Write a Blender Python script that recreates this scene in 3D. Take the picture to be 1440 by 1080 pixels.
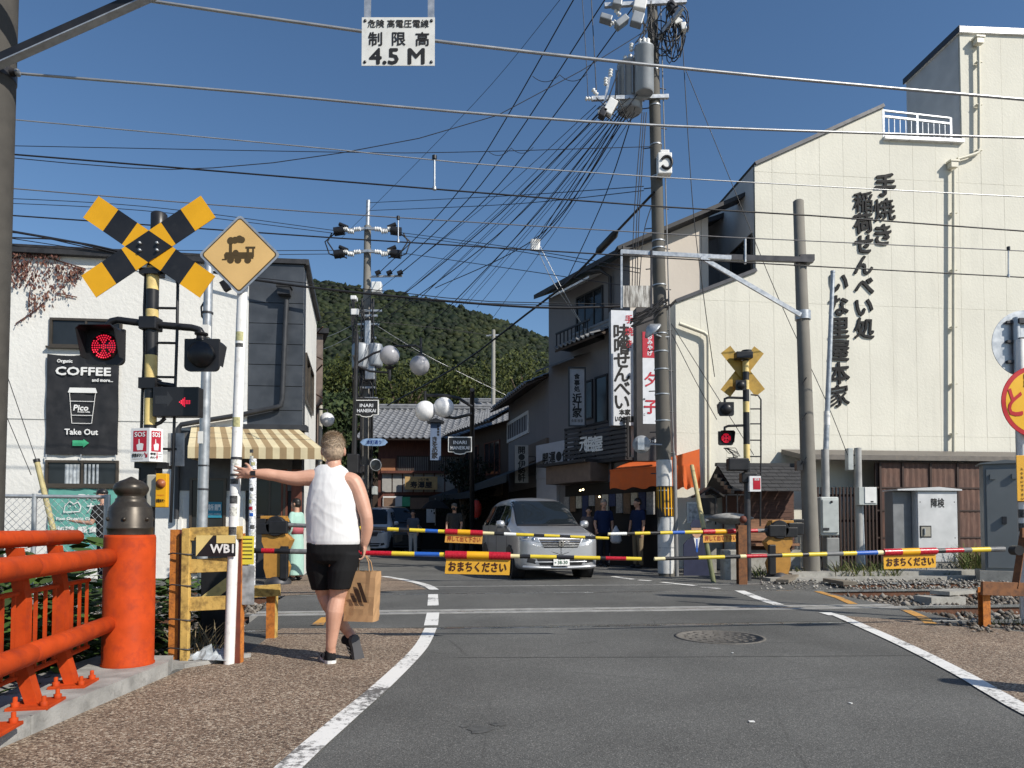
import bpy,bmesh,math,random
import numpy as np
from mathutils import Vector,Matrix,Euler,noise
for _o in list(bpy.data.objects): bpy.data.objects.remove(_o)
SC = bpy.context.scene
COL = SC.collection
R = math.radians
rnd = random.Random(7)
# ---------------------------------------------------------------- camera, sky, sun, exposure
FPX,PITCH,HORIZ,CAMZ = 998.0,R(2.0),741.0,1.05
cam = bpy.data.cameras.new('camera'); camo = bpy.data.objects.new('camera',cam); COL.objects.link(camo)
cam.sensor_width = 36.0; cam.lens = 36.0 * FPX / 1440.0
cam.shift_y = (HORIZ - 540 - FPX * math.tan(PITCH)) / 1440.0
cam.clip_start = 0.05; cam.clip_end = 4000
camo.location = (0,0,CAMZ); camo.rotation_euler = (R(90) + PITCH,0,0)
SC.camera = camo
SUN_AZ,SUN_EL = R(126.5),R(38.0)         # clockwise from +Y; the sun stands behind and to the right
world = bpy.data.worlds.new('World'); SC.world = world; world.use_nodes = True
wn,wl = world.node_tree.nodes,world.node_tree.links
sky = wn.new('ShaderNodeTexSky'); sky.sky_type = 'NISHITA'; sky.sun_disc = False
sky.sun_elevation = SUN_EL; sky.sun_rotation = SUN_AZ; sky.altitude = 100; sky.air_density = 1.0; sky.dust_density = 0.3; sky.ozone_density = 2.5
hs = wn.new('ShaderNodeHueSaturation'); hs.inputs['Saturation'].default_value = 1.12
wl.new(sky.outputs[0],hs.inputs['Color']); wl.new(hs.outputs[0],wn['Background'].inputs[0]); wn['Background'].inputs[1].default_value = 0.107
sl = bpy.data.lights.new('sun','SUN'); so = bpy.data.objects.new('sun',sl); COL.objects.link(so)
sl.energy = 4.9; sl.angle = R(0.53); sl.color = (1.0,0.94,0.84)
SUND = Vector((math.sin(SUN_AZ) * math.cos(SUN_EL),math.cos(SUN_AZ) * math.cos(SUN_EL),math.sin(SUN_EL)))
so.rotation_euler = SUND.to_track_quat('Z','Y').to_euler(); so.location = SUND * 60
SC.view_settings.view_transform = 'Standard'; SC.view_settings.look = 'None'
SC.view_settings.exposure = 0.15; SC.view_settings.gamma = 1.0; SC.view_settings.use_curve_mapping = False
SC.cycles.use_denoising = True; SC.cycles.max_bounces = 6; SC.cycles.diffuse_bounces = 3
SC.cycles.transparent_max_bounces = 6; SC.cycles.use_adaptive_sampling = False
# ---------------------------------------------------------------- survey: photo pixel -> place
def W(px,py,Y):
 xc = (px - 720) / FPX; yc = (540 - py) / FPX + cam.shift_y * 1440 / FPX
 d = Vector((xc,math.cos(PITCH) - yc * math.sin(PITCH),math.sin(PITCH) + yc * math.cos(PITCH)))
 return Vector((0,0,CAMZ)) + d * (Y / d.y)
def G(px,py,z=0.0):
 d = W(px,py,1.0) - Vector((0,0,CAMZ))
 return Vector((0,0,CAMZ)) + d * ((z - CAMZ) / d.z)
TA = R(6.0)
TU = Vector((math.cos(TA),math.sin(TA),0)); TN = Vector((-math.sin(TA),math.cos(TA),0))
def TR(u,v,z=0.0): return TU * u + TN * v + Vector((0,0,z))   # track frame: u along the rails, v across
def onv(px,py,v):
 """pixel -> point on the vertical plane parallel to the rails at distance v"""
 d = W(px,py,1.0) - Vector((0,0,CAMZ)); o = Vector((0,0,CAMZ))
 return o + d * ((v - o.dot(TN)) / d.dot(TN))
# ---------------------------------------------------------------- materials
_M = {}
def ramp(nt,fac,stops):
 r = nt.nodes.new('ShaderNodeValToRGB'); e = r.color_ramp.elements
 while len(e) < len(stops): e.new(0.5)
 for el,(p,c) in zip(e,stops):
  el.position = p; el.color = (c[0],c[1],c[2],1) if not isinstance(c,(int,float)) else (c,c,c,1)
 nt.links.new(fac,r.inputs[0]); return r.outputs[0]
def newmat(name):
 m = bpy.data.materials.new(name); m.use_nodes = True
 nt = m.node_tree; return m,nt,nt.nodes['Principled BSDF']
def tex(nt,kind,scale,detail=3.0,coord='Object',**kw):
 tc = nt.nodes.get('tc') or nt.nodes.new('ShaderNodeTexCoord'); tc.name = 'tc'
 t = nt.nodes.new('ShaderNodeTex' + kind); src = tc.outputs[coord]
 st = kw.pop('stretch',None)
 if st:
  mp = nt.nodes.new('ShaderNodeMapping'); mp.inputs['Scale'].default_value = st; nt.links.new(src,mp.inputs[0]); src = mp.outputs[0]
 nt.links.new(src,t.inputs['Vector']); t.inputs['Scale'].default_value = scale
 if kind == 'Noise': t.inputs['Detail'].default_value = detail
 for k,v in kw.items():
  if k in t.inputs: t.inputs[k].default_value = v
  else: setattr(t,k,v)
 return t
def mix(nt,fac,a,b,mode='MIX'):
 n = nt.nodes.new('ShaderNodeMix'); n.data_type = 'RGBA'; n.blend_type = mode
 for s,v in ((n.inputs[0],fac),(n.inputs[6],a),(n.inputs[7],b)):
  if hasattr(v,'is_output'): nt.links.new(v,s)
  elif isinstance(v,(int,float)): s.default_value = v
  else: s.default_value = (v[0],v[1],v[2],1)
 return n.outputs[2]
def bump(nt,b,h,strength,dist=0.01):
 n = nt.nodes.new('ShaderNodeBump'); n.inputs['Strength'].default_value = strength; n.inputs['Distance'].default_value = dist
 nt.links.new(h,n.inputs['Height']); nt.links.new(n.outputs[0],b.inputs['Normal'])
def M(name,col,rough=0.6,metal=0.0,var=0.12,scale=6.0,bmp=0.0,bscale=80.0,dirt=0.0,dcol=(0.06,0.05,0.04),spec=0.4,coat=0.0,streak=False):
 """a paint / metal / plaster with uneven tone, optional grime and grain"""
 if name in _M: return _M[name]
 m,nt,b = newmat(name)
 n1 = tex(nt,'Noise',scale,4.0)
 lo = [max(0,c * (1 - var)) for c in col]; hi = [min(1,c * (1 + var)) for c in col]
 c = ramp(nt,n1.outputs[0],[(0.3,lo),(0.7,hi)])
 if dirt > 0:
  n2 = tex(nt,'Noise',scale * 1.7,6.0,stretch=(3.0,3.0,0.5) if streak else None,Roughness=0.65)
  f = ramp(nt,n2.outputs[0],[(0.62 - dirt * 0.3,0.0),(0.72 - dirt * 0.12,min(1.0,dirt * 1.5))])
  c = mix(nt,f,c,dcol)
 nt.links.new(c,b.inputs['Base Color'])
 rr = ramp(nt,n1.outputs[0],[(0.3,max(0.03,rough - 0.08)),(0.7,min(1,rough + 0.08))]); nt.links.new(rr,b.inputs['Roughness'])
 b.inputs['Metallic'].default_value = metal; b.inputs['Specular IOR Level'].default_value = spec
 if coat: b.inputs['Coat Weight'].default_value = coat; b.inputs['Coat Roughness'].default_value = 0.05
 if bmp > 0: bump(nt,b,tex(nt,'Noise',bscale,5.0).outputs[0],bmp)
 _M[name] = m; return m
def glow(name,col,strength):
 if name in _M: return _M[name]
 m,nt,b = newmat(name); b.inputs['Base Color'].default_value = (*col,1)
 b.inputs['Emission Color'].default_value = (*col,1); b.inputs['Emission Strength'].default_value = strength
 _M[name] = m; return m
def wood(name,col,scale=4.0,axis=2):
 if name in _M: return _M[name]
 m,nt,b = newmat(name); st = [9.0,9.0,9.0]; st[axis] = 0.7
 n = tex(nt,'Noise',scale,6.0,stretch=st)
 c = ramp(nt,n.outputs[0],[(0.3,[x * 0.55 for x in col]),(0.55,col),(0.75,[min(1,x * 1.25) for x in col])])
 nt.links.new(c,b.inputs['Base Color']); b.inputs['Roughness'].default_value = 0.75
 bump(nt,b,n.outputs[0],0.3,0.004); _M[name] = m; return m
# ---------------------------------------------------------------- mesh building
def frame_of(d):
 d = d.normalized(); a = Vector((0,0,1)) if abs(d.z) < 0.9 else Vector((1,0,0))
 x = a.cross(d).normalized(); return x,d.cross(x)
class MB:
 def __init__(s,m=None): s.v = []; s.f = []; s.fm = []; s.sm = []; s.mats = []; s.cur = m
 def mi(s,m):
  m = m or s.cur
  if m not in s.mats: s.mats.append(m)
  return s.mats.index(m)
 def add(s,vs,fs,m=None,smooth=False):
  k = len(s.v); i = s.mi(m); s.v += [tuple(v) for v in vs]
  for f in fs: s.f.append(tuple(k + q for q in f)); s.fm.append(i); s.sm.append(smooth)
  return s
 def box(s,c,d,rot=0.0,m=None,mat3=None):
  c = Vector(c); h = Vector(d) / 2; q = mat3 or Matrix.Rotation(rot,3,'Z')
  vs = [c + q @ Vector((sx * h.x,sy * h.y,sz * h.z)) for sz in (-1,1) for sy in (-1,1) for sx in (-1,1)]
  return s.add(vs,[(0,2,3,1),(4,5,7,6),(0,1,5,4),(1,3,7,5),(3,2,6,7),(2,0,4,6)],m)
 def beam(s,p0,p1,w,h,m=None,up=(0,0,1)):
  p0 = Vector(p0); p1 = Vector(p1); d = (p1 - p0); L = d.length; d.normalize(); u = Vector(up)
  if abs(d.dot(u)) > 0.98: u = Vector((0,1,0))
  x = d.cross(u).normalized(); z = x.cross(d)
  return s.box((p0 + p1) / 2,(w,L,h),m=m,mat3=Matrix((x,d,z)).transposed())
 def tube(s,pts,r,n=8,m=None,caps=True,smooth=True):
  pts = [Vector(p) for p in pts]; rs = r if isinstance(r,(list,tuple)) else [r] * len(pts)
  vs = []; px = None
  for i,p in enumerate(pts):
   d = (pts[min(i + 1,len(pts) - 1)] - pts[max(i - 1,0)])
   if d.length < 1e-9: d = Vector((0,0,1))
   if px is None: x,y = frame_of(d)
   else:
    d.normalize(); x = (px - d * px.dot(d))
    if x.length < 1e-6: x,_ = frame_of(d)
    x.normalize(); y = d.cross(x)
   px = x
   for k in range(n):
    a = 2 * math.pi * k / n; vs.append(p + (x * math.cos(a) + y * math.sin(a)) * rs[i])
  fs = [(i * n + k,i * n + (k + 1) % n,(i + 1) * n + (k + 1) % n,(i + 1) * n + k) for i in range(len(pts) - 1) for k in range(n)]
  s.add(vs,fs,m,smooth)
  if caps:
   s.add(vs[:n],[tuple(range(n))[::-1]],m); s.add(vs[-n:],[tuple(range(n))],m)
  return s
 def lathe(s,prof,n=20,o=(0,0,0),axis=(0,0,1),m=None,smooth=True,mfun=None):
  o = Vector(o); d = Vector(axis).normalized(); x,y = frame_of(d)
  vs = [o + d * z + (x * math.cos(2 * math.pi * k / n) + y * math.sin(2 * math.pi * k / n)) * r for r,z in prof for k in range(n)]
  fs = []; P = len(prof)
  for i in range(P - 1):
   for k in range(n): fs.append((i * n + k,i * n + (k + 1) % n,(i + 1) * n + (k + 1) % n,(i + 1) * n + k))
  if mfun:
   for i in range(P - 1): s.add(vs[i * n:(i + 2) * n],[(k,(k + 1) % n,n + (k + 1) % n,n + k) for k in range(n)],mfun(i),smooth)
  else: s.add(vs,fs,m,smooth)
  for i,fl in ((0,True),(P - 1,False)):
   if prof[i][0] > 1e-4:
    f = tuple(range(n)); s.add(vs[i * n:(i + 1) * n],[f[::-1] if fl else f],m or (mfun(0) if mfun else None))
  return s
 def prism(s,poly,o,x,y,depth,m=None,msides=None):
  """polygon (2D list) in the plane o + a*x + b*y, extruded by depth along x cross y"""
  o = Vector(o); x = Vector(x); y = Vector(y); n = x.cross(y).normalized() * depth
  a = 0.0
  for i in range(len(poly)): a += poly[i - 1][0] * poly[i][1] - poly[i][0] * poly[i - 1][1]
  if a * (1 if depth > 0 else -1) < 0: poly = poly[::-1]
  b = [o + x * p[0] + y * p[1] for p in poly]; t = [q + n for q in b]; k = len(poly)
  s.add(t,[tuple(range(k))],m); s.add(b,[tuple(range(k))[::-1]],m)
  s.add(b + t,[(i,(i + 1) % k,k + (i + 1) % k,k + i) for i in range(k)],msides or m)
  return s
 def quad(s,a,b,c,d,m=None): return s.add([a,b,c,d],[(0,1,2,3)],m)
 def build(s,name,parent=None,m=None,bevel=0.0,world=False,link=True):
  me = bpy.data.meshes.new(name)
  off = root_of(parent).matrix_basis.inverted() if (world and parent is not None) else None
  vs = [tuple(off @ Vector(v)) for v in s.v] if off is not None else s.v
  me.from_pydata(vs,[],s.f)
  for mm in s.mats: me.materials.append(mm or m)
  if not s.mats and m: me.materials.append(m)
  me.polygons.foreach_set('material_index',s.fm); me.polygons.foreach_set('use_smooth',s.sm); me.update()
  o = bpy.data.objects.new(name,me); COL.objects.link(o)
  if parent is not None: o.parent = parent
  if bevel:
   b = o.modifiers.new('bevel','BEVEL'); b.width = bevel; b.segments = 2; b.limit_method = 'ANGLE'; b.angle_limit = R(40)
  return o
def root_of(o):
 while o.parent is not None: o = o.parent
 return o
def tag(o,label=None,cat=None,group=None,kind=None):
 if label: o['label'] = label
 if cat: o['category'] = cat
 if group: o['group'] = group
 if kind: o['kind'] = kind
 return o
def thing(name,label,cat,loc=(0,0,0),rz=0.0,group=None):
 o = bpy.data.objects.new(name,None); COL.objects.link(o); o.empty_display_size = 0.1
 o.location = loc; o.rotation_euler = (0,0,rz)
 o.matrix_basis = Matrix.Translation(Vector(loc)) @ Matrix.Rotation(rz,4,'Z')
 return tag(o,label,cat,group)
def solo(mb,name,label,cat,group=None,m=None,bevel=0.0):
 """a thing that is a single mesh; origin moved to its base"""
 o = mb.build(name,None,m,bevel); me = o.data
 co = np.empty(len(me.vertices) * 3); me.vertices.foreach_get('co',co); co = co.reshape(-1,3)
 c = co.mean(0); c[2] = co[:,2].min(); co -= c; me.vertices.foreach_set('co',co.ravel()); me.update(); o.location = c
 return tag(o,label,cat,group)
def struct(mb,name,m=None): return tag(mb.build(name,None,m),kind='structure')
def dup(root,loc,rz=None,label=None):
 def cp(o,p):
  c = o.copy(); COL.objects.link(c)
  if p is not None: c.parent = p
  for ch in o.children: cp(ch,c)
  return c
 r = cp(root,None); r.location = loc
 if rz is not None: r.rotation_euler = (0,0,rz)
 if label: r['label'] = label
 return r
def np_mesh(name,verts,faces,mat,parent=None,smooth=False,matidx=None):
 """fast mesh from numpy arrays; all faces have the same number of corners"""
 me = bpy.data.meshes.new(name); nv = len(verts); nf,k = faces.shape
 me.vertices.add(nv); me.vertices.foreach_set('co',np.ascontiguousarray(verts,np.float32).ravel())
 me.loops.add(nf * k); me.loops.foreach_set('vertex_index',np.ascontiguousarray(faces,np.int32).ravel())
 me.polygons.add(nf); me.polygons.foreach_set('loop_start',np.arange(0,nf * k,k,dtype=np.int32))
 for mm in (mat if isinstance(mat,list) else [mat]): me.materials.append(mm)
 if matidx is not None: me.polygons.foreach_set('material_index',matidx.astype(np.int32))
 me.update(calc_edges=True); me.validate()
 if smooth: me.polygons.foreach_set('use_smooth',np.ones(nf,bool))
 o = bpy.data.objects.new(name,me); COL.objects.link(o)
 if parent is not None: o.parent = parent
 return o
# lettering
_GL = {}
def glyph(text,bold=0.0,res=2):
 """2D outline mesh of a string at size 1 (verts, faces), centred on its box"""
 k = (text,res)
 if k not in _GL:
  cu = bpy.data.curves.new('lettering','FONT'); cu.body = text; cu.resolution_u = res; cu.size = 1.0
  o = bpy.data.objects.new('lettering',cu); me = bpy.data.meshes.new_from_object(o)
  vs = np.array([v.co[:] for v in me.vertices]) if len(me.vertices) else np.zeros((0,3)); fs = [tuple(p.vertices) for p in me.polygons]
  bpy.data.objects.remove(o); bpy.data.curves.remove(cu); bpy.data.meshes.remove(me)
  _GL[k] = (vs,fs)
 return _GL[k]
def write(mb,text,o,x,y,size,m,bold=0.0,lift=0.002,wide=None,res=2,stretch=1.0,shear=0.0):
 """print a line of text centred at o; x right, y up (unit vectors); size = height of a kanji; wide = total width to fit"""
 vs,fs = glyph(text,res=res)
 if not len(vs): return
 o = Vector(o); x = Vector(x); y = Vector(y); n = x.cross(y)
 mn = vs.min(0); mx = vs.max(0); c = (mn + mx) / 2; sx = sy = size / 0.92
 if wide: sx = wide / max(1e-6,mx[0] - mn[0])
 sx *= stretch
 offs = [(0,0)] if bold <= 0 else [(-1,0),(1,0),(0,1),(0,-1),(0.7,0.7),(-0.7,-0.7)]
 for i,(a,b) in enumerate(offs):
  q = [o + x * ((v[0] - c[0]) * sx + a * bold + shear * (v[1] - c[1]) * sy) + y * ((v[1] - c[1]) * sy + b * bold) + n * (lift + i * 0.0003) for v in vs]
  mb.add(q,fs,m)
def clip(poly,a,b,c):
 """keep a*x+b*y<=c"""
 out = []
 for i in range(len(poly)):
  p,q = poly[i - 1],poly[i]; dp = a * p[0] + b * p[1] - c; dq = a * q[0] + b * q[1] - c
  if (dp <= 0) != (dq <= 0):
   t = dp / (dp - dq); out.append((p[0] + (q[0] - p[0]) * t,p[1] + (q[1] - p[1]) * t))
  if dq <= 0: out.append(q)
 return out
def cell(poly,x0,x1,y0,y1):
 for a,b,c in ((-1,0,-x0),(1,0,x1),(0,-1,-y0),(0,1,y1)):
  if len(poly) < 3: return []
  poly = clip(poly,a,b,c)
 return poly if len(poly) >= 3 else []
X_,Y_,Z_ = Vector((1,0,0)),Vector((0,1,0)),Vector((0,0,1))
# shared materials
WHITE = M('white_paint',(0.75,0.75,0.73),0.45,var=0.06,dirt=0.15,dcol=(0.3,0.28,0.25))
BLACK = M('black_paint',(0.015,0.015,0.017),0.4,var=0.2,dirt=0.1,dcol=(0.08,0.08,0.08))
YEL = M('signal_yellow',(0.72,0.36,0.008),0.45,var=0.06)
PALEYEL = M('faded_yellow',(0.68,0.52,0.2),0.55,var=0.1,dirt=0.3,dcol=(0.25,0.18,0.08))
RED = M('red_paint',(0.45,0.015,0.02),0.4,var=0.1)
BLUE = M('blue_paint',(0.02,0.10,0.42),0.4)
GALV = M('galvanised_steel',(0.42,0.44,0.46),0.42,0.6,var=0.15,scale=14,dirt=0.15,dcol=(0.2,0.19,0.18))
STEEL = M('grey_steel',(0.33,0.34,0.35),0.4,0.7,var=0.12,scale=12)
DARKST = M('dark_steel',(0.05,0.05,0.055),0.45,0.4,var=0.3,dirt=0.15,dcol=(0.12,0.08,0.05))
CONC = M('concrete',(0.33,0.32,0.29),0.9,var=0.2,scale=5,bmp=0.3,bscale=60,dirt=0.35,dcol=(0.16,0.15,0.12))
POLEC = M('pole_concrete',(0.11,0.103,0.09),0.85,var=0.12,scale=3,bmp=0.25,bscale=120,dirt=0.25,dcol=(0.14,0.13,0.11),streak=True)
ORANGE = M('vermilion_paint',(0.43,0.052,0.010),0.6,var=0.16,scale=7,dirt=0.42,dcol=(0.27,0.035,0.015),bmp=0.2,bscale=24,spec=0.1)
INK = M('black_ink',(0.012,0.012,0.013),0.6,var=0.1)
GLASS = M('window_glass',(0.02,0.024,0.028),0.08,var=0.5,scale=1.3,spec=0.3)
CERAM = M('white_ceramic',(0.75,0.75,0.73),0.2,var=0.05)
WIRE = M('black_cable',(0.015,0.015,0.018),0.5,var=0.1)
GWIRE = M('aluminium_cable',(0.42,0.43,0.44),0.4,0.6,var=0.1)
# ---------------------------------------------------------------- ground, road, pavements, tracks
def asphalt():
 m,nt,b = newmat('asphalt')
 v = tex(nt,'Voronoi',230.0); n1 = tex(nt,'Noise',1.1,5.0); n2 = tex(nt,'Noise',150.0,3.0); n3 = tex(nt,'Noise',0.45,6.0,stretch=(1,0.4,1))
 sep = nt.nodes.new('ShaderNodeSeparateColor'); nt.links.new(v.outputs['Color'],sep.inputs[0])
 c = ramp(nt,sep.outputs[0],[(0.0,(0.066,0.066,0.063)),(0.55,(0.118,0.118,0.112)),(0.9,(0.165,0.164,0.155)),(1.0,(0.3,0.29,0.27))])
 c = mix(nt,0.75,c,ramp(nt,n1.outputs[0],[(0.3,0.72),(0.7,1.1)]),'MULTIPLY')
 cr = tex(nt,'Voronoi',0.55,feature='DISTANCE_TO_EDGE'); nw = tex(nt,'Noise',0.9,6.0); wv = mix(nt,0.12,nt.nodes['tc'].outputs['Object'],nw.outputs['Color'],'ADD'); nt.links.new(wv,cr.inputs['Vector'])
 ck = ramp(nt,cr.outputs['Distance'],[(0.0,0.55),(0.006,1.0)]); msk = ramp(nt,n1.outputs[0],[(0.5,0.0),(0.62,0.8)]); c = mix(nt,msk,c,mix(nt,1.0,c,ck,'MULTIPLY'))
 ns = tex(nt,'Noise',2.3,3.0,Distortion=0.6); c = mix(nt,0.7,c,ramp(nt,ns.outputs[0],[(0.22,0.55),(0.30,1.0),(0.68,1.0),(0.8,1.18)]),'MULTIPLY')
 c = mix(nt,0.6,c,ramp(nt,n3.outputs[0],[(0.36,0.62),(0.5,1.0),(0.7,1.08)]),'MULTIPLY')
 nt.links.new(c,b.inputs['Base Color']); b.inputs['Roughness'].default_value = 0.85; b.inputs['Specular IOR Level'].default_value = 0.25
 bump(nt,b,n2.outputs[0],0.5,0.006); return m
def aggregate(name,cols,scale=95.0):
 m,nt,b = newmat(name)
 v = tex(nt,'Voronoi',scale,Randomness=1.0); n1 = tex(nt,'Noise',1.5,5.0)
 sep = nt.nodes.new('ShaderNodeSeparateColor'); nt.links.new(v.outputs['Color'],sep.inputs[0])
 k = len(cols); c = ramp(nt,sep.outputs[0],[(i / (k - 1),q) for i,q in enumerate(cols)])
 e = ramp(nt,v.outputs['Distance'],[(0.3,1.12),(0.85,0.7)])
 c = mix(nt,1.0,c,e,'MULTIPLY'); c = mix(nt,0.8,c,ramp(nt,n1.outputs[0],[(0.3,0.75),(0.7,1.12)]),'MULTIPLY')
 nt.links.new(c,b.inputs['Base Color']); b.inputs['Roughness'].default_value = 0.8
 bump(nt,b,ramp(nt,v.outputs['Distance'],[(0.1,1.0),(0.8,0.0)]),0.7,0.006); return m
def worn(name,col,base,amt=0.5):
 m,nt,b = newmat(name); n = tex(nt,'Noise',26.0,8.0,Roughness=0.75); n2 = tex(nt,'Noise',1.6,3.0)
 a = nt.nodes.new('ShaderNodeMath'); a.operation = 'ADD'; nt.links.new(n.outputs[0],a.inputs[0])
 q = nt.nodes.new('ShaderNodeMath'); q.operation = 'MULTIPLY_ADD'; nt.links.new(n2.outputs[0],q.inputs[0]); q.inputs[1].default_value = 0.9; q.inputs[2].default_value = -0.45
 nt.links.new(q.outputs[0],a.inputs[1])
 f = ramp(nt,a.outputs[0],[(0.40 - amt * 0.25 + 0.08,1.0),(0.40 - amt * 0.25 + 0.2 ,0.0)])
 nt.links.new(mix(nt,f,col,base),b.inputs['Base Color']); b.inputs['Roughness'].default_value = 0.7; return m
ASPH = asphalt()
AGG = aggregate('brown_aggregate',[(0.06,0.04,0.028),(0.145,0.097,0.065),(0.225,0.155,0.107),(0.32,0.24,0.17),(0.52,0.44,0.34)])
WLINE = worn('white_line_paint',(0.72,0.71,0.68),(0.12,0.115,0.11),0.5)
OLINE = worn('orange_line_paint',(0.55,0.27,0.05),(0.1,0.09,0.08),0.35)
DIRT = aggregate('gravelly_soil',[(0.07,0.06,0.05),(0.14,0.125,0.1),(0.2,0.18,0.15),(0.3,0.28,0.24)],60.0)
RUST = M('rusty_steel',(0.13,0.06,0.035),0.8,0.2,var=0.35,scale=20,bmp=0.3)
RAILTOP = M('polished_rail',(0.5,0.5,0.5),0.28,0.9,var=0.1)
PALEC = M('pale_worn_concrete',(0.30,0.295,0.28),0.8,var=0.25,scale=7,dirt=0.3,dcol=(0.12,0.12,0.11),bmp=0.3)
mb = MB(DIRT); S = 1500.0; gz = -0.2
mb.add([(-S,-S,gz),(S,-S,gz),(S,S,gz),(-S,S,gz)],[(0,1,2,3)]); struct(mb,'ground')
RV = [7.44,8.875,11.25,12.685]          # the four rails across the tracks
def slab(pts,z0,z1,m,name):
 mb = MB(m); mb.prism([(p[0],p[1]) for p in pts],(0,0,z0),X_,Y_,z1 - z0); return struct(mb,name)
uL,uR = -2.0,6.75
def crossline(v,u0,u1): return [TR(u0,v),TR(u1,v)]
near = [(-2.48,-6),(7.5,-6),(7.5,3.0)] + [tuple(TR(5.6,7.36)[:2]),tuple(TR(uL,7.36)[:2]),(-2.48,5.3)]
slab(near,gz,0.0,ASPH,'road')
slab([TR(-16,13.2),TR(26,13.2),(40,75),(-40,75)],gz,0.0,ASPH,'road')
mbp = MB(ASPH)
bands = [(RV[0] + 0.10,RV[1] - 0.20),(RV[1] + 0.24,RV[2] - 0.03),(RV[2] + 0.10,RV[3] - 0.1),(RV[3] + 0.03,13.2)]
for i,(a,b) in enumerate(bands):
 ur = [5.95,6.15,7.2,7.2][i]; ul = [-2.0,-2.2,-2.9,-3.4][i]
 pts = [TR(ul,a),TR(ur - 0.1,a),TR(ur + 0.1,b),TR(ul - 0.1,b)]
 slab([(p[0],p[1]) for p in pts],gz + 0.002,0.0,ASPH,'crossing_surface')
# the pale strips beside the second rail, and the timber edge of the far rail
for a,b in ((RV[1] - 0.195,RV[1] - 0.04),(RV[1] + 0.10,RV[1] + 0.235),(RV[3] - 0.095,RV[3] - 0.05)):
 slab([TR(-2.2,a),TR(6.1,a),TR(6.1,b),TR(-2.2,b)],gz + 0.003,0.003,PALEC,'crossing_edge_beam')
for i,v in enumerate(RV):
 mb = MB(RUST)
 for (u0,u1,tm) in ((-24,30,RAILTOP),):
  mb.beam(TR(u0,v,-0.015),TR(u1,v,-0.015),0.065,0.03,m=tm)
  mb.beam(TR(u0,v,-0.09),TR(u1,v,-0.09),0.02,0.12,m=RUST); mb.beam(TR(u0,v,-0.16),TR(u1,v,-0.16),0.13,0.02,m=RUST)
 struct(mb,'rail')
SLP = M('concrete_sleeper',(0.24,0.22,0.19),0.9,var=0.2,bmp=0.3,dirt=0.3,dcol=(0.12,0.08,0.05))
for t in (8.157,11.967):
 for k in range(-22,40):
  u = k * 0.62
  if -2.3 < u < 6.3 and not (t > 10 and (u < -2.8)): continue
  if u < -12 or u > 16: continue
  mb = MB(SLP); mb.box(TR(u,t,-0.215),(0.2,2.2,0.09),rot=TA); o = struct(mb,'sleeper')
# ballast: real stones along the tracks outside the crossing
def stones(name,spots,m,seed,parent=None):
 rg = np.random.default_rng(seed)
 base = np.array([(1,1,1),(-1,-1,1),(-1,1,-1),(1,-1,-1),(0,0,1.5),(0,0,-1.5)],float) * 0.6
 base = np.array([(1,0,0),(-1,0,0),(0,1,0),(0,-1,0),(0,0,.8),(0,0,-.8),(.6,.6,.3),(-.6,-.6,.25)],float)
 F = np.array([(0,6,4),(6,2,4),(2,1,4),(1,7,4),(7,3,4),(3,0,4),(6,0,5),(2,6,5),(1,2,5),(7,1,5),(3,7,5),(0,3,5)])
 n = len(spots); P = np.array(spots)
 V = base[None] * (1 + 0.5 * (rg.random((n,8,1)) - 0.5)) * (0.6 + 0.8 * rg.random((n,1,3)))
 a = rg.random(n) * 6.28; ca,sa = np.cos(a),np.sin(a); Vx = V[...,0] * ca[:,None] - V[...,1] * sa[:,None]; Vy = V[...,0] * sa[:,None] + V[...,1] * ca[:,None]
 V = np.stack([Vx,Vy,V[...,2]],-1) * P[:,None,3:4] + P[:,None,:3]
 FF = (F[None] + (np.arange(n) * 8)[:,None,None]).reshape(-1,3)
 return np_mesh(name,V.reshape(-1,3),FF,m,parent)
def stone_mat(name,cols):
 m,nt,b = newmat(name); g = nt.nodes.new('ShaderNodeNewGeometry')
 k = len(cols); c = ramp(nt,g.outputs['Random Per Island'],[(i / (k - 1),q) for i,q in enumerate(cols)])
 nt.links.new(c,b.inputs['Base Color']); b.inputs['Roughness'].default_value = 0.9; return m
STONE = stone_mat('ballast_stone',[(0.06,0.048,0.038),(0.12,0.1,0.08),(0.19,0.17,0.145),(0.3,0.275,0.24)])
sp = []
for _ in range(15000):
 u = rnd.choice([rnd.uniform(-8,-2.0),rnd.uniform(5.9,13)]); v = rnd.uniform(6.6,13.5)
 if u > 0 and v < 7.2 and u < 6: continue
 p = TR(u,v); sp.append((p.x,p.y,-0.14 + rnd.uniform(-0.03,0.05),rnd.uniform(0.03,0.055)))
tag(stones('ballast',sp,STONE,3),kind='stuff')
sp = []
for _ in range(3200):   # the gravel bank round the catenary mast
 x = rnd.gauss(0,1); px = 1140 + rnd.uniform(-70,280); py = 800 + abs(rnd.gauss(0,12)); g = G(px,min(828,py))
 sp.append((g.x,g.y,0.0 + rnd.uniform(-0.02,0.04),rnd.uniform(0.015,0.035)))
tag(stones('gravel',sp,stone_mat('pale_gravel',[(0.16,0.145,0.12),(0.28,0.26,0.23),(0.4,0.375,0.34)]),4),kind='stuff')
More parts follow.
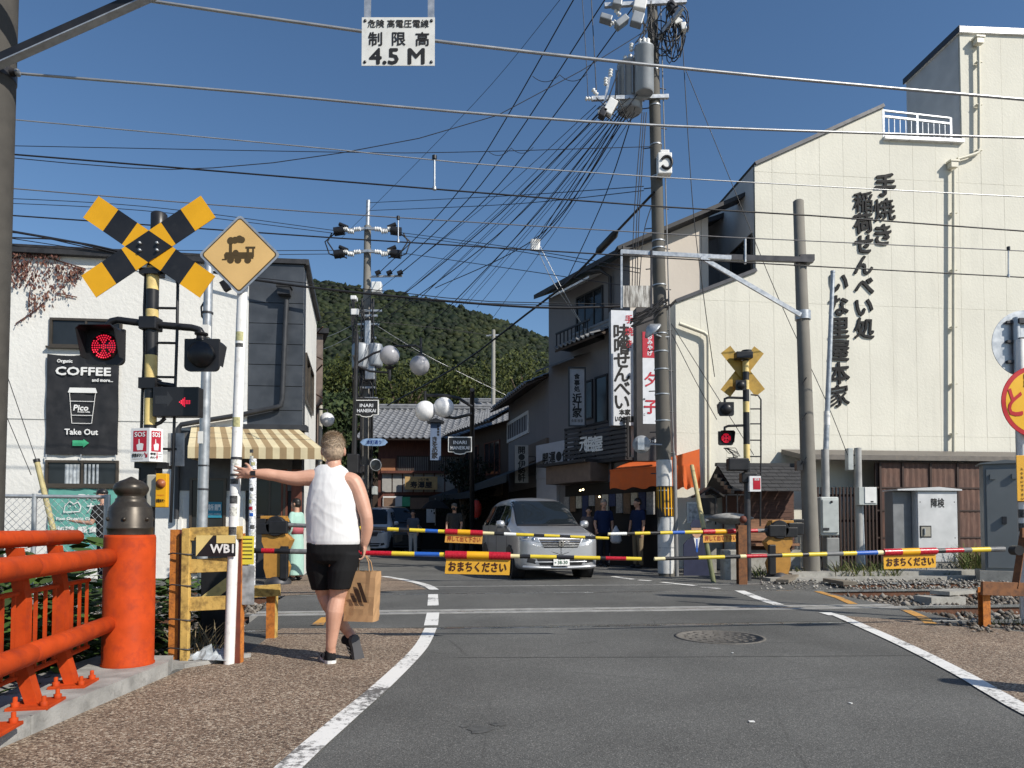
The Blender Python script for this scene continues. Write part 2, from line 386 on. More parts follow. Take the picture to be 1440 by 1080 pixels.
# pavements in brown exposed aggregate
def sheet(pts,z,m,name,kind='structure'):
 mb = MB(m); mb.add([(p[0],p[1],z) for p in pts],[tuple(range(len(pts)))]);
 return struct(mb,name)
def gp(*a): return [G(x,y) for x,y in a]
Ledge = [(375,1090),(463,1015),(532,958),(580,912),(597,884),(600,860),(601,842),(585,828),(545,813)]
Lp = gp(*Ledge)
def smooth_path(P,n=8):
 out = []
 for i in range(len(P) - 1):
  p0,p1,p2,p3 = P[max(i - 1,0)],P[i],P[i + 1],P[min(i + 2,len(P) - 1)]
  for k in range(n):
   t = k / n; out.append(0.5 * ((2 * p1) + (p2 - p0) * t + (2 * p0 - 5 * p1 + 4 * p2 - p3) * t * t + (3 * p1 - p0 - 3 * p2 + p3) * t * t * t))
 return out + [P[-1]]
L1 = smooth_path([Vector((-1.08,0.5,0)),Vector((-1.07,1.6,0))] + Lp[:5])
kx = [Vector((-2.42,0.5,0)),Vector((-2.42,5.25,0)),Vector((-2.5,5.6,0)),G(322,936),G(396,884)]
sheet([p for p in L1] + kx[::-1],0.004,AGG,'left_pavement')
sheet(gp((395,838),(600,829),(584,822),(560,814),(535,809),(395,809)),0.004,AGG,'far_pavement')
Redge = [(1462,1010),(1400,976),(1344,944),(1262,903),(1178,866)]
Rp = smooth_path([Vector((2.75,2.2,0)),Vector((2.8,3.2,0))] + gp(*Redge))
sheet([p for p in Rp][::-1] + [Vector((2.75,0.5,0)),Vector((7.3,0.5,0)),Vector((7.3,3.0,0)),TR(5.5,7.30)] ,0.004,AGG,'right_pavement')
def stripe(path,w,z,m,name,dash=None):
 """a painted line of width w along a ground path"""
 mb = MB(m); seg = []
 for i,p in enumerate(path):
  d = (path[min(i + 1,len(path) - 1)] - path[max(i - 1,0)]).normalized(); n = Vector((-d.y,d.x,0)) * w / 2
  seg.append((p + n,p - n))
 for i in range(len(seg) - 1):
  if dash and (i // dash[0]) % 2: continue
  a,b = seg[i],seg[i + 1]
  mb.add([Vector((q.x,q.y,z)) for q in (a[1],b[1],b[0],a[0])],[(0,1,2,3)])
 return struct(mb,name)
def shiftp(P,dx): return [p + Vector((dx,0,0)) for p in P]
stripe(shiftp(L1,0.065),0.125,0.008,WLINE,'road_marking')
stripe(smooth_path(gp((606,880),(609,862)),4),0.15,0.005,WLINE,'road_marking')
stripe(smooth_path(gp((609,852),(609,836)),4),0.15,0.005,WLINE,'road_marking')
stripe(smooth_path(gp((611,830),(598,823),(570,816),(540,811)),5),0.16,0.008,WLINE,'road_marking')
stripe(Rp,0.125,0.008,WLINE,'road_marking')
stripe(smooth_path(gp((1174,866),(1160,862)),3),0.15,0.0075,WLINE,'road_marking')
stripe(smooth_path(gp((1095,851),(1068,842),(1040,831)),5),0.16,0.006,WLINE,'road_marking')
for a in (((1012,828),(985,826)),((978,824),(930,819)),((915,817),(898,816)),((890,815),(862,811))):
 stripe(smooth_path(gp(*a),2),0.14,0.006,WLINE,'road_marking')
stripe(gp((1150,832),(1180,841),(1200,850)),0.12,0.006,OLINE,'road_marking')
stripe(gp((1274,858),(1296,868),(1310,878)),0.12,0.006,OLINE,'road_marking')
mb = MB(OLINE); mb.add([Vector((p.x,p.y,0.009)) for p in gp((452,869),(462,869),(455,880),(437,880))],[(3,2,1,0)]); struct(mb,'road_marking')
# manhole cover with its raised ring pattern
mc = G(1012,896)
t = thing('manhole_cover','round rusty manhole cover set in the asphalt before the rails','manhole cover',(mc.x,mc.y,0.0))
mr = M('cast_iron',(0.125,0.115,0.102),0.7,0.1,var=0.3,scale=30)
mb = MB(mr); mb.lathe([(0.42,0.0),(0.42,0.006),(0.385,0.006),(0.385,0.003),(0.0,0.003)],40); mb.build('frame',t)
mb = MB(mr)
for rr in (0.07,0.15,0.23,0.31):
 k = int(rr * 60)
 for i in range(k):
  a = 2 * math.pi * i / k; mb.box((rr * math.cos(a),rr * math.sin(a),0.0045),(0.035,0.05,0.005),rot=a)
tag(mb.build('tread_stud',t),kind='stuff')
STAIN = M('oil_stain',(0.085,0.085,0.08),0.7,var=0.4,scale=20)
for (px,py,s_,k) in ((675,1026,0.085,9),(700,1019,0.05,7),(652,1022,0.03,6)):
 g = G(px,py); mb = MB(STAIN); mb.add([(g.x + s_ * rnd.uniform(.5,1.2) * math.cos(6.283 * i / 16),g.y + .8 * s_ * rnd.uniform(.5,1.2) * math.sin(6.283 * i / 16),0.002 + 0.0001 * k) for i in range(16)],[tuple(range(16))]); struct(mb,'road_stain')
for a in (((640,925),(960,924),(1290,922)),((400,884),(720,882),(1165,876))): stripe(smooth_path(gp(*a),6),0.012,0.0035,STAIN,'road_seam')
# the bridge kerb of concrete and the end of the deck
mb = MB(PALEC)
for y0,y1 in ((-4.0,-1.0),(-0.99,1.6),(1.61,3.6),(3.61,5.28)):
 q = 0.10 + 0.002 * rnd.random();
 o = MB(PALEC); o.prism([(-3.05,y0),(-2.42 + 0.012 * (5.3 - y1) ,y0),(-2.42 + 0.0 * y1,y1 - (0.25 if y1 > 5 else 0)),(-2.5 if y1 > 5 else -2.42,y1),(-3.05,y1)],(0,0,gz),X_,Y_,q - gz)
 b = struct(o,'kerb'); bv = b.modifiers.new('bevel','BEVEL'); bv.width = 0.015; bv.segments = 2
slab([(-2.95,5.29),(-2.42,5.29),(-2.1,5.75),(-2.6,5.85)],gz,0.035,PALEC,'kerb')
# worn patch, paper scrap and bits of litter on the road
for i,(px,py,s) in enumerate(((1057,1016,0.03),(1030,919,0.018),(1196,990,0.02))):
 g = G(px,py); mb = MB(WHITE); mb.box((g.x,g.y,0.006),(s,s * 0.7,0.004),rot=i)
 solo(mb,'paper_scrap',['pale paper scrap lying low in the middle of the road','tiny white scrap on the asphalt near the manhole','small pale scrap on the asphalt towards the right pavement'][i],'litter')
# ---------------------------------------------------------------- vermilion bridge railing and its end pillars
BRONZE = M('dark_bronze',(0.055,0.047,0.038),0.42,0.5,var=0.3,scale=8,dirt=0.25,dcol=(0.12,0.11,0.09))
def bridge_pillar(x,y,label):
 t = thing('bridge_pillar',label,'bridge pillar',(x,y,0.1))
 mb = MB(ORANGE); mb.lathe([(0.168,0.0),(0.17,0.012),(0.163,0.02),(0.163,0.875),(0.158,0.895),(0.0,0.897)],40); mb.build('column',t)
 mb = MB(BRONZE)
 mb.lathe([(0.143,0.897),(0.143,0.93),(0.147,0.935),(0.147,0.95),(0.141,0.955),(0.141,1.06),(0.136,1.066),(0.136,1.08),(0.13,1.09),(0.105,1.12),(0.098,1.13),
    (0.098,1.145),(0.088,1.15),(0.083,1.165),(0.098,1.18),(0.111,1.205),(0.112,1.225),(0.1,1.25),(0.075,1.268),(0.04,1.282),(0.012,1.298),(0.0,1.302)],36)
 c = mb.build('finial',t)
 for k in range(6):
  a = k * math.pi / 3 - 1.35; mb = MB(BRONZE); d = Vector((math.cos(a),math.sin(a),0))
  mb.lathe([(0.016,0),(0.014,0.01),(0.0,0.017)],10,o=d * 0.139 + Z_ * 1.005,axis=d); mb.build('rivet',c)
 return t
bridge_pillar(-2.66,4.95,'vermilion round bridge pillar with a dark bronze onion finial beside the pavement')
bridge_pillar(4.4,3.84,'vermilion bridge pillar on the right that throws its shadow over the pavement')
def railing(P0,dirv,length,label,side):
 """P0 = end by the pillar, dirv runs back along the bridge"""
 d = dirv.normalized(); n = Vector((-d.y,d.x,0)) * side       # n points off the bridge
 t = thing('bridge_railing',label,'railing',(P0.x,P0.y,0.1))
 def q(s,off,z): return d * s + n * off + Z_ * (z - 0.1)
 for (z,r,s0,off,nm) in ((0.985,0.046,0.16,0.14,'rail'),(0.845,0.061,0.0,0.0,'rail'),(0.395,0.056,0.0,0.0,'rail')):
  L = s0; k = 0
  while L < length:
   e = min(length,L + (1.15 if k == 0 else 1.7)); mb = MB(ORANGE)
   mb.tube([q(L,off,z),q(L + 0.012,off,z),q(e - 0.008,off,z),q(e - 0.002,off,z)],[r - 0.012 if k == 0 else r - 0.003,r,r,r - 0.003],18)
   mb.build('rail',t); L = e; k += 1
 s = 0.5
 while s < length:
  mb = MB(ORANGE)
  w = 0.075
  pl = [(0.0,0.015),(0.06,0.015),(0.12,0.2),(0.12,0.55),(0.17,0.838),(0.11,0.838),(0.065,0.55),(0.065,0.24)]
  o = q(s - w / 2,0,0.1)
  mb.prism([(a,b) for a,b in pl],o,n,Z_,w if n.cross(Z_).dot(d) > 0 else -w)
  mb.build('post',t,bevel=0.004)
  bp = MB(ORANGE); bp.box(q(s,0.02,0.107),(0.24,0.2,0.018),rot=math.atan2(d.y,d.x)); b = bp.build('base_plate',t,bevel=0.003)
  for a,c in ((-0.085,-0.05),(0.085,-0.05),(-0.085,0.085),(0.085,0.085)):
   bo = MB(ORANGE); p = q(s,0,0.116) + d * a + n * c
   bo.lathe([(0.02,0),(0.02,0.022),(0.011,0.024),(0.011,0.05),(0.0,0.052)],6,o=p); bo.build('bolt',b)
  s += 0.5
 # slim baluster panels on the outer side
 s = 0.06
 while s < length:
  e = s + 0.42
  for z in (0.70,0.26):
   mb = MB(ORANGE); mb.tube([q(s,0.1,z),q(e,0.1,z)],0.015,8); mb.build('panel_rail',t)
  for k in range(4):
   mb = MB(ORANGE); a = s + 0.03 + k * (e - s - 0.05) / 3; mb.box(q(a,0.1,0.48),(0.016,0.016,0.44),rot=math.atan2(d.y,d.x)); mb.build('baluster',t)
  s += 0.5
 return t
railing(Vector((-2.72,4.8,0)),Vector((0.33,-1.58,0)),6.2,'vermilion bridge railing of three round rails ending at the finial pillar',-1)
railing(Vector((4.6,3.6,0)),Vector((0.1,-1.6,0)),5.0,'vermilion bridge railing on the far right behind the round signs',1)
# ---------------------------------------------------------------- old timber-and-angle fences beside the left crossing signal
FENCEY = M('weathered_yellow_paint',(0.55,0.36,0.1),0.75,var=0.15,scale=9,dirt=0.55,dcol=(0.14,0.085,0.03),bmp=0.3,bscale=40)
FENCEO = M('weathered_orange_paint',(0.5,0.17,0.03),0.75,var=0.2,scale=10,dirt=0.5,dcol=(0.17,0.06,0.025),bmp=0.3,bscale=60)
FENCEB = M('weathered_shaded_brown',(0.2,0.085,0.035),0.8,var=0.25,scale=9,dirt=0.5,dcol=(0.08,0.04,0.025))  # weathered brown that also carries the shade on the A-frame and far post
FENCED = M('dark_red_angle',(0.14,0.035,0.02),0.7,var=0.3,dirt=0.3)
def angle_post(mb,p,h,w=0.075,m=None,m2=None):
 mb.box((p[0],p[1],p[2] + h / 2),(w,0.008,h),m=m); mb.box((p[0] + w / 2,p[1] + w / 2,p[2] + h / 2),(0.008,w,h),m=m2 or m)
 mb.box((p[0],p[1] + w,p[2] + h / 2),(w,0.008,h),m=m)
F0 = G(243,934); F1 = G(322,915)
t = thing('crossing_fence','flaking yellow crossing fence of angle posts and boards under the crossbuck','fence',(F0.x,F0.y,0))
o = Vector((F0.x,F0.y,0))
mb = MB(FENCEO); angle_post(mb,(0,0,0),1.03,0.07,FENCEO,FENCED); mb.build('post',t)
mb = MB(FENCEY); mb.box((0.105,-0.03,0.52),(0.06,0.045,1.04)); mb.build('batten',t,bevel=0.004)
mb = MB(FENCED); angle_post(mb,(0.47,0.02,0),1.0,0.07,FENCED,FENCEO); mb.build('post',t)
for z,x1,h in ((0.995,0.52,0.1),(0.75,0.43,0.105),(0.46,0.44,0.105)):
 mb = MB(FENCEY); mb.beam((0.13,-0.02,z),(x1,0.0,z + 0.012),0.03,h); mb.build('board',t,bevel=0.003)
for z in (0.12,0.34,0.6,0.84):   # wire ties
 mb = MB(DARKST); mb.tube([(-0.04,-0.01,z),(0.0,-0.04,z + 0.01),(0.14,-0.056,z),(0.15,0.0,z)],0.006,5); mb.build('wire_tie',t)
mb = MB(BLACK); mb.box((0.335,-0.045,0.905),(0.3,0.006,0.16),m=BLACK)
mb.prism([(0,0),(0.13,0.16),(0,0.16)],(0.186,-0.0495,0.826),X_,Z_,0.0005,m=PALEYEL)
mb.prism([(0.155,0.1),(0.3,0.1),(0.3,0.16),(0.155,0.16)],(0.186,-0.0495,0.826),X_,Z_,0.0006,m=PALEYEL)
write(mb,'WB1',(0.385,-0.0505,0.885),X_,Z_,0.085,WHITE,bold=0.003); mb.build('number_plate',t)
# low second stretch
F2 = G(383,898)
t = thing('crossing_fence','low yellow fence stub with one board behind the white pole','fence',(F2.x,F2.y,0))
mb = MB(FENCEO); angle_post(mb,(-0.02,0,0),0.48,0.08,FENCEO,FENCEY); mb.build('post',t)
mb = MB(FENCEY); mb.beam((-0.36,-0.06,0.43),(0.08,-0.03,0.46),0.03,0.11); mb.build('board',t,bevel=0.003)
# right fence: A-frame of orange angles
F3 = G(1388,884); o = F3
t = thing('crossing_fence','orange A-frame crossing fence with a plank at the right edge of the tracks','fence',(o.x,o.y,0))
mb = MB(FENCEO); angle_post(mb,(0,0,0),0.42,0.075,FENCEO,FENCEO); mb.build('post',t)
pts = [((0.30,0.0,0.42),(0.44,0.05,1.0)),((0.5,0.0,0.02),(0.47,0.05,1.0))]
for a,b in pts:
 mb = MB(FENCEB); mb.beam(a,b,0.075,0.012); mb.beam(Vector(a) + Vector((0.03,0.03,0)),Vector(b) + Vector((0.03,0.03,0)),0.012,0.07,m=FENCED); mb.build('post',t)
mb = MB(FENCEB); mb.beam((-0.08,-0.05,0.42),(1.6,0.12,0.36),0.035,0.14); mb.build('plank',t,bevel=0.004)
mb = MB(FENCEB); mb.beam((0.36,-0.02,0.99),(1.6,0.12,0.94),0.035,0.1); mb.build('plank',t,bevel=0.004)
mb = MB(FENCEO); angle_post(mb,(1.0,0.07,0),1.0,0.075,FENCEO,FENCEO); mb.build('post',t)
# far side orange post with red knob
F4 = G(1045,822); t = thing('crossing_fence','orange angle post with a brown knob beside the leaning pole across the tracks','fence post',(F4.x,F4.y,0))
mb = MB(FENCEO); angle_post(mb,(0,0,0),1.08,0.15,FENCEB,FENCEO); mb.build('post',t)  # shaded front flange coloured brown, lit side flange left orange
mb = MB(FENCED); mb.lathe([(0.0,1.12),(0.06,1.14),(0.07,1.19),(0.05,1.24),(0,1.26)],12,o=(0.03,0.05,0)); mb.build('knob',t)
# ---------------------------------------------------------------- white pole with the yellow locomotive sign
P0 = G(322,934)
t = thing('warning_sign','yellow diamond steam locomotive sign on a white stickered pole','road sign',(P0.x,P0.y,0))
POLEW = M('stickered_white_paint',(0.74,0.74,0.72),0.45,var=0.05,dirt=0.22,dcol=(0.33,0.3,0.26),scale=12)
tilt = Vector((0.058,0.02,2.92))
mb = MB(POLEW); mb.tube([(0,0,0),tilt * 0.5,tilt],0.039,16); mb.tube([tilt * 1.0,tilt * 1.003],0.041,16,m=GALV); mb.build('pole',t)
def on_pole(z): return tilt * (z / 2.92)
STK = M('sticker_print',(0.55,0.55,0.5),0.5,var=0.5,scale=60); STK2 = M('yellow_sticker',(0.42,0.4,0.2),0.5,var=0.3,scale=50); STK3 = M('dark_sticker',(0.06,0.06,0.06),0.5,var=0.9,scale=60)
for z,h,mm in ((2.53,0.07,STK2),(2.46,0.03,STK3),(1.86,0.075,STK2),(1.4,0.04,STK3),(1.33,0.05,WHITE),(1.26,0.06,STK3),(1.17,0.07,STK),(1.02,0.06,STK3),(0.93,0.07,STK),(1.55,0.05,STK)):
 p = on_pole(z); mb = MB(mm); vs = []; nn = 7
 for k in range(nn):
  a = -math.pi / 2 + (k / (nn - 1) - 0.5) * 1.7
  for dz in (-h / 2,h / 2): vs.append((p.x + 0.0402 * math.cos(a),p.y + 0.0402 * math.sin(a),z + dz))
 mb.add(vs,[(2 * k,2 * k + 2,2 * k + 3,2 * k + 1) for k in range(nn - 1)],mm,True); mb.build('sticker',t)
p = on_pole(1.9)
for z in (1.45,1.58): mb = MB(DARKST); mb.lathe([(0.042,-0.01),(0.042,0.01)],14,o=on_pole(z)); mb.build('clamp',t)
sc = on_pole(2.92) + Vector((-0.005,-0.055,0.24)); H = 0.335
def dia(h): return [(0,-h),(h,0),(0,h),(-h,0)]
SIGNY = M('faded_sign_amber',(0.66,0.43,0.17),0.5,var=0.06,scale=4); SIGNB = M('sign_brown',(0.07,0.045,0.015),0.5,var=0.2)
mb = MB(GALV); mb.prism(dia(H * 0.83),sc + Y_ * 0.003,X_,Z_,0.003,m=GALV)
sp = H * 0.84
mb = MB(GALV)
def rdia(h,r=0.03):
 out = []
 for k,(cx,cz) in enumerate(dia(h - r * 1.414)):
  for j in range(5):
   a = math.radians(-90 + 90 * k - 45 + 90 * j / 4); out.append((cx + r * math.cos(a),cz + r * math.sin(a)))
 return out
mb.prism(rdia(0.318,0.03),sc,X_,Z_,0.004,m=GALV)
mb.prism(rdia(0.296,0.025),sc - Y_ * 0.0045,X_,Z_,0.0006,m=SIGNB); mb.prism(rdia(0.283,0.02),sc - Y_ * 0.0055,X_,Z_,0.0006,m=SIGNY)
pl = mb.build('sign_plate',t)
mb = MB(SIGNB)
def flat(poly,dz=0.0): mb.prism([(a * 0.95,b * 0.95) for a,b in poly],sc - Y_ * (0.0066 + dz),X_,Z_,0.0005)
def disc(cx,cz,r,dz=0.0,n=16): flat([(cx + r * math.cos(2 * math.pi * k / n),cz + r * math.sin(2 * math.pi * k / n)) for k in range(n)],dz)
flat([(-0.12,-0.035),(0.115,-0.035),(0.115,0.02),(-0.11,0.02),(-0.125,0.0)])              # boiler and chassis
flat([(-0.085,0.0),(-0.06,0.0),(-0.06,0.085),(-0.085,0.085)],0.0006); disc(-0.03,0.015,0.025,0.0008)
flat([(0.06,-0.02),(0.08,-0.02),(0.08,0.06),(0.06,0.06)],0.0010); flat([(0.105,-0.02),(0.12,-0.02),(0.12,0.06),(0.105,0.06)],0.0010); flat([(0.05,0.05),(0.13,0.05),(0.13,0.066),(0.05,0.066)],0.0012)
for cx in (-0.07,-0.01,0.07): disc(cx,-0.045,0.028,0.0014)
flat([(-0.14,-0.045),(-0.1,-0.045),(-0.1,-0.036),(-0.14,-0.036)],0.0015)
for cx,cz,r in ((-0.07,0.115,0.03),(-0.035,0.12,0.028),(0.0,0.128,0.03),(0.02,0.122,0.026)): disc(cx,cz,r,0.0018 + r * 0.01)
mb.build('locomotive_symbol',pl)
for z,w,h,mm,nm in ((0.97,0.115,0.19,None,'a'),):
 mb = MB(STK2); YP = M('yellow_paper',(0.7,0.6,0.06),0.6,var=0.1); mb.cur = YP
 p = on_pole(0.86); mb.box((p.x + 0.1,p.y + 0.03,0.87),(0.10,0.004,0.22),m=YP)
 for i in range(6): mb.box((p.x + 0.1,p.y + 0.027,0.955 - i * 0.03),(0.075,0.001,0.008),m=INK)
 mb.build('notice',t)
 mb = MB(STK); mb.box((p.x + 0.1,p.y + 0.032,0.60),(0.11,0.004,0.3),m=M('faded_notice',(0.28,0.3,0.31),0.6,var=0.45,scale=14)); mb.build('notice',t)
# crumpled clear plastic bag at the foot
g = G(291,934); rg = random.Random(5); n = 14; vs = []; fs = []
PLAST = M('clear_plastic',(0.34,0.37,0.39),0.18,var=0.35,scale=18,spec=0.8)
for i in range(n):
 for j in range(9):
  x = (i / (n - 1) - 0.5) * 0.36; y = (j / 8 - 0.5) * 0.24; e = max(0,1 - (x / 0.19) ** 2) * max(0,1 - (y / 0.13) ** 2)
  vs.append((g.x + x + rg.uniform(-0.015,0.015),g.y + y + 0.08 + rg.uniform(-.012,.012),0.03 + e * (0.07 + rg.uniform(-0.03,0.045))))
fs = [(i * 9 + j,(i + 1) * 9 + j,(i + 1) * 9 + j + 1,i * 9 + j + 1) for i in range(n - 1) for j in range(8)]
mb = MB(PLAST); mb.add(vs,fs,PLAST,False); solo(mb,'plastic_bag','crumpled clear plastic bag lying at the foot of the white pole','plastic bag')
# ---------------------------------------------------------------- level crossing signals
LENS = None
def led_lens(on):
 nm = 'red_signal_on' if on else 'red_signal_off'
 if nm in _M: return _M[nm]
 m,nt,b = newmat(nm); b.inputs['Base Color'].default_value = (0.05,0.004,0.004,1); b.inputs['Roughness'].default_value = 0.25
 _M[nm] = m; return m
LEDON = glow('red_led',(0.9,0.02,0.06),0.8)
def lamp(t,c,rear=False,on=True,s=1.0,name='signal_lamp'):
 """hooded round lamp on a square black board; faces -Y (or away when rear)"""
 c = Vector(c); f = -1 if not rear else 1
 w,h = 0.34 * s,0.32 * s
 mb = MB(BLACK); r = 0.05 * s
 out = []
 for k,(cx,cz) in enumerate(((w / 2 - r,-h / 2 + r),(w / 2 - r,h / 2 - 0.01),(-w / 2 + r,h / 2 - 0.01),(-w / 2 + r,-h / 2 + r))):
  if k in (1,2): out.append((cx + (r if k == 1 else -r),h / 2)); continue
  for j in range(5):
   a = math.radians((-90 if k == 0 else 180) + 22.5 * j); out.append((cx + r * math.cos(a),cz + r * math.sin(a)))
 mb.prism(out,c + Y_ * 0.03,X_,Z_,0.03)
 # hood: side walls and top open at the front
 dp = 0.16 * s
 pts = [(-w / 2,-h / 2 + 0.05),(-w / 2,h / 2 - 0.03),(-w / 2 + 0.03,h / 2),(w / 2 - 0.03,h / 2),(w / 2,h / 2 - 0.03),(w / 2,-h / 2 + 0.05)]
 for a,b in zip(pts[:-1],pts[1:]):
  ins = [Vector((p[0] * 0.97,0,p[1] * 0.97)) for p in (a,b)]; ou = [Vector((p[0],0,p[1])) for p in (a,b)]
  y0 = Y_ * (0.0 if f < 0 else 0.03); y1 = y0 + Y_ * f * dp
  q0,q1,r0,r1 = ou[0],ou[1],ins[0],ins[1]; lowcut = 0.5 if (a[1] < 0 or b[1] < 0) else 1.0
  ya = y0 + Y_ * f * dp * (0.45 if a[1] < 0 else 1.0); yb = y0 + Y_ * f * dp * (0.45 if b[1] < 0 else 1.0)
  V = [c + q0 + y0,c + q1 + y0,c + q1 + yb,c + q0 + ya,c + r0 + y0,c + r1 + y0,c + r1 + yb,c + r0 + ya]
  mb.add(V,[(0,1,2,3),(7,6,5,4),(3,2,6,7),(0,3,7,4),(1,5,6,2)])
 mb.lathe([(0.13 * s,0),(0.12 * s,0.06 * s),(0.05 * s,0.1 * s),(0,0.1 * s)],20,o=c + Y_ * (0.03 if f < 0 else 0.0),axis=(0,-f,0))
 body = mb.build(name,t)
 lm = MB(led_lens(on)); oo = c + Y_ * (f * 0.004 if f < 0 else 0.034)
 lm.lathe([(0.122 * s,0.0),(0.118 * s,0.008),(0.0,0.014)],28,o=oo,axis=(0,f,0),m=led_lens(on)); L = lm.build('lens',body)
 if on:
  pt = MB(LEDON)
  for ring,k in ((0.0,1),(0.02,6),(0.04,12),(0.06,18),(0.08,24),(0.1,30)):
   for i in range(k):
    a = 2 * math.pi * (i + 0.5) / k
    if abs((a * 4 / (2 * math.pi)) % 1 - 0.5) < 0.06 and ring > 0.03: continue
    pt.lathe([(0.0078 * s,0),(0.0,0.006)],6,o=oo + Vector((ring * s * math.cos(a),f * 0.0135,ring * s * math.sin(a))),axis=(0,f,0))
  tag(pt.build('led',body),kind='stuff')
 return body
def stripes_post(t,x,y,h,r,bands,name='post',z0=0.0):
 z = z0; i = 0; prof = []
 mb = MB(BLACK)
 for (dz,mm) in bands:
  mb.lathe([(r,z),(r,z + dz)],18,o=(x,y,0),m=mm); z += dz
 return mb.build(name,t)
def xbuck(t,c,L,w,ang,m1,m2,back=False,lab=True):
 """crossbuck: two boards with black bands"""
 for sgn in (1,-1):
  a = ang * sgn; x = Vector((math.cos(a),0,math.sin(a))); z = Vector((-math.sin(a),0,math.cos(a))); yo = -0.02 if sgn > 0 else -0.012
  mb = MB(m1); n = 7; seg = [0.0,0.195,0.37,0.46,0.54,0.63,0.805,1.0]
  seg = [0,0.17,0.335,0.49,0.51,0.665,0.83,1.0]
  for i in range(7):
   mm = m1 if i in (0,2,4,6) else m2
   if i == 3: mm = m2
   x0 = (seg[i] - 0.5) * L; x1 = (seg[i + 1] - 0.5) * L
   mb.prism([(x0,-w / 2),(x1,-w / 2),(x1,w / 2),(x0,w / 2)],Vector(c) + Y_ * yo,x,z,0.006,m=mm)
  mb.build('crossbuck_board',t)
 mb = MB(m2); mb.prism([(w / 2 / math.sin(ang),0),(0,w / 2 / math.cos(ang)),(-w / 2 / math.sin(ang),0),(0,-w / 2 / math.cos(ang))],Vector(c) - Y_ * 0.0205,X_,Z_,0.006); mb.build('centre_plate',t)
S0 = Vector(((209 - 720) / FPX * 6.0,6.0,0))
t = thing('crossing_signal','striped crossing signal with a full yellow and black crossbuck and SOS box','crossing signal',(S0.x,S0.y,0))
def s(px,py,Y=6.0): return W(px,py,Y) - S0
zz = lambda py: s(0,py).z
bands = [(zz(650),DARKST)]
for a,b,mm in ((650,598,BLACK),(598,561,PALEYEL),(561,532,BLACK),(532,500,PALEYEL),(500,458,BLACK),(458,436,PALEYEL),(436,408,BLACK),(408,376,PALEYEL),(376,330,BLACK)):
 bands.append((zz(b) - zz(a),mm))
stripes_post(t,0.0,0,3.3,0.05,bands)
mb = MB(BLACK); mb.lathe([(0.066,zz(324)),(0.066,zz(302)),(0.055,zz(300)),(0,zz(299.5))],18,o=(0.045,0,0)); mb.lathe([(0.05,zz(332)),(0.05,zz(324))],18,o=(0.045,0,0),m=GALV); mb.build('bell',t)
xbuck(t,s(216,352) - Y_ * 0.06,1.21,0.225,R(34.5),YEL,BLACK)
for px,py in ((205,350),(205,360),(229,350),(229,360)):
 mb = MB(GALV); mb.lathe([(0.012,0),(0.012,0.02),(0,0.022)],6,o=s(px,py - 2) - Y_ * 0.09,axis=(0,-1,0)); mb.build('bolt',t)
# lamp arm
y1 = -0.08
mb = MB(BLACK); a = s(160,460); b = s(212,456); c = s(280,462)
mb.tube([s(152,468),s(152,458) ,s(157,452),s(166,450),s(212,456),s(270,461),s(281,464),s(284,470),s(284,478)],[0.03] * 9,10)
mb.box(b,(0.15,0.13,0.11)); mb.build('lamp_arm',t,bevel=0.01)
for px,py in ((153,465),(283,474)):
 mb = MB(BLACK); mb.lathe([(0.065,0),(0.065,0.012),(0.04,0.016),(0.04,0.05),(0.055,0.055),(0.055,0.07)],12,o=s(px,py + 6)); mb.build('flange',t)
lamp(t,s(152,490) - Y_ * 0.05,False,True,0.95)
lamp(t,s(287,501) - Y_ * 0.05,True,True,0.86)
# direction indicator
DI = s(253,567)
mb = MB(BLACK); mb.box(DI - Y_ * 0.03,(0.385,0.1,0.25)); ind = mb.build('direction_indicator',t,bevel=0.006)
mb = MB(M('indicator_face',(0.03,0.03,0.032),0.25))
mb.prism([(-0.17,-0.02),(-0.07,-0.02),(-0.07,-0.05),(-0.02,0.02),(-0.07,0.09),(-0.07,0.05),(-0.17,0.05)][::-1],DI - Y_ * 0.0805,X_,Z_,0.001); mb.build('dark_arrow',ind)
mb = MB(LEDON)
for i in range(7):
 for j in range(-3,4):
  if (i <= 3 and abs(j) <= i) or (i > 3 and abs(j) <= 1):
   mb.lathe([(0.006,0),(0,0.004)],5,o=DI + Vector((0.035 + i * 0.014,-0.081,j * 0.0115 - 0.005)),axis=(0,-1,0))
tag(mb.build('led',ind),kind='stuff')
mb = MB(BLACK); mb.tube([s(212,537),s(226,540),s(246,543)],0.022,8); mb.tube([s(212,600),s(226,594),s(232,588)],0.016,6); mb.box(s(211,540),(0.14,0.12,0.09)); mb.build('bracket',t)
# ladder
mb = MB(BLACK); mb.tube([s(214,383),s(236,384),s(247,388),s(250,400),s(249,470),s(246,560),s(243,665),s(240,735)],0.013,8); mb.build('ladder_rail',t)
for py in (433,482,530,580,631): mb = MB(BLACK); mb.tube([s(215,py),s(248,py + 0.5)],0.011,6); mb.build('ladder_rung',t)
mb = MB(BLACK); mb.tube([s(205,385),s(203,430),s(203,500),s(200,560),s(198,640),s(196,700)],0.012,6); mb.tube([s(205,330),s(202,345)],0.01,6); mb.build('conduit',t)
for q_,d_ in ((s(214,384),(0.16,0.13,0.05)),(s(216,655),(0.26,0.13,0.05)),(s(213,680),(0.12,0.13,0.25))): mb = MB(BLACK); mb.box(q_,d_); mb.build('collar',t)
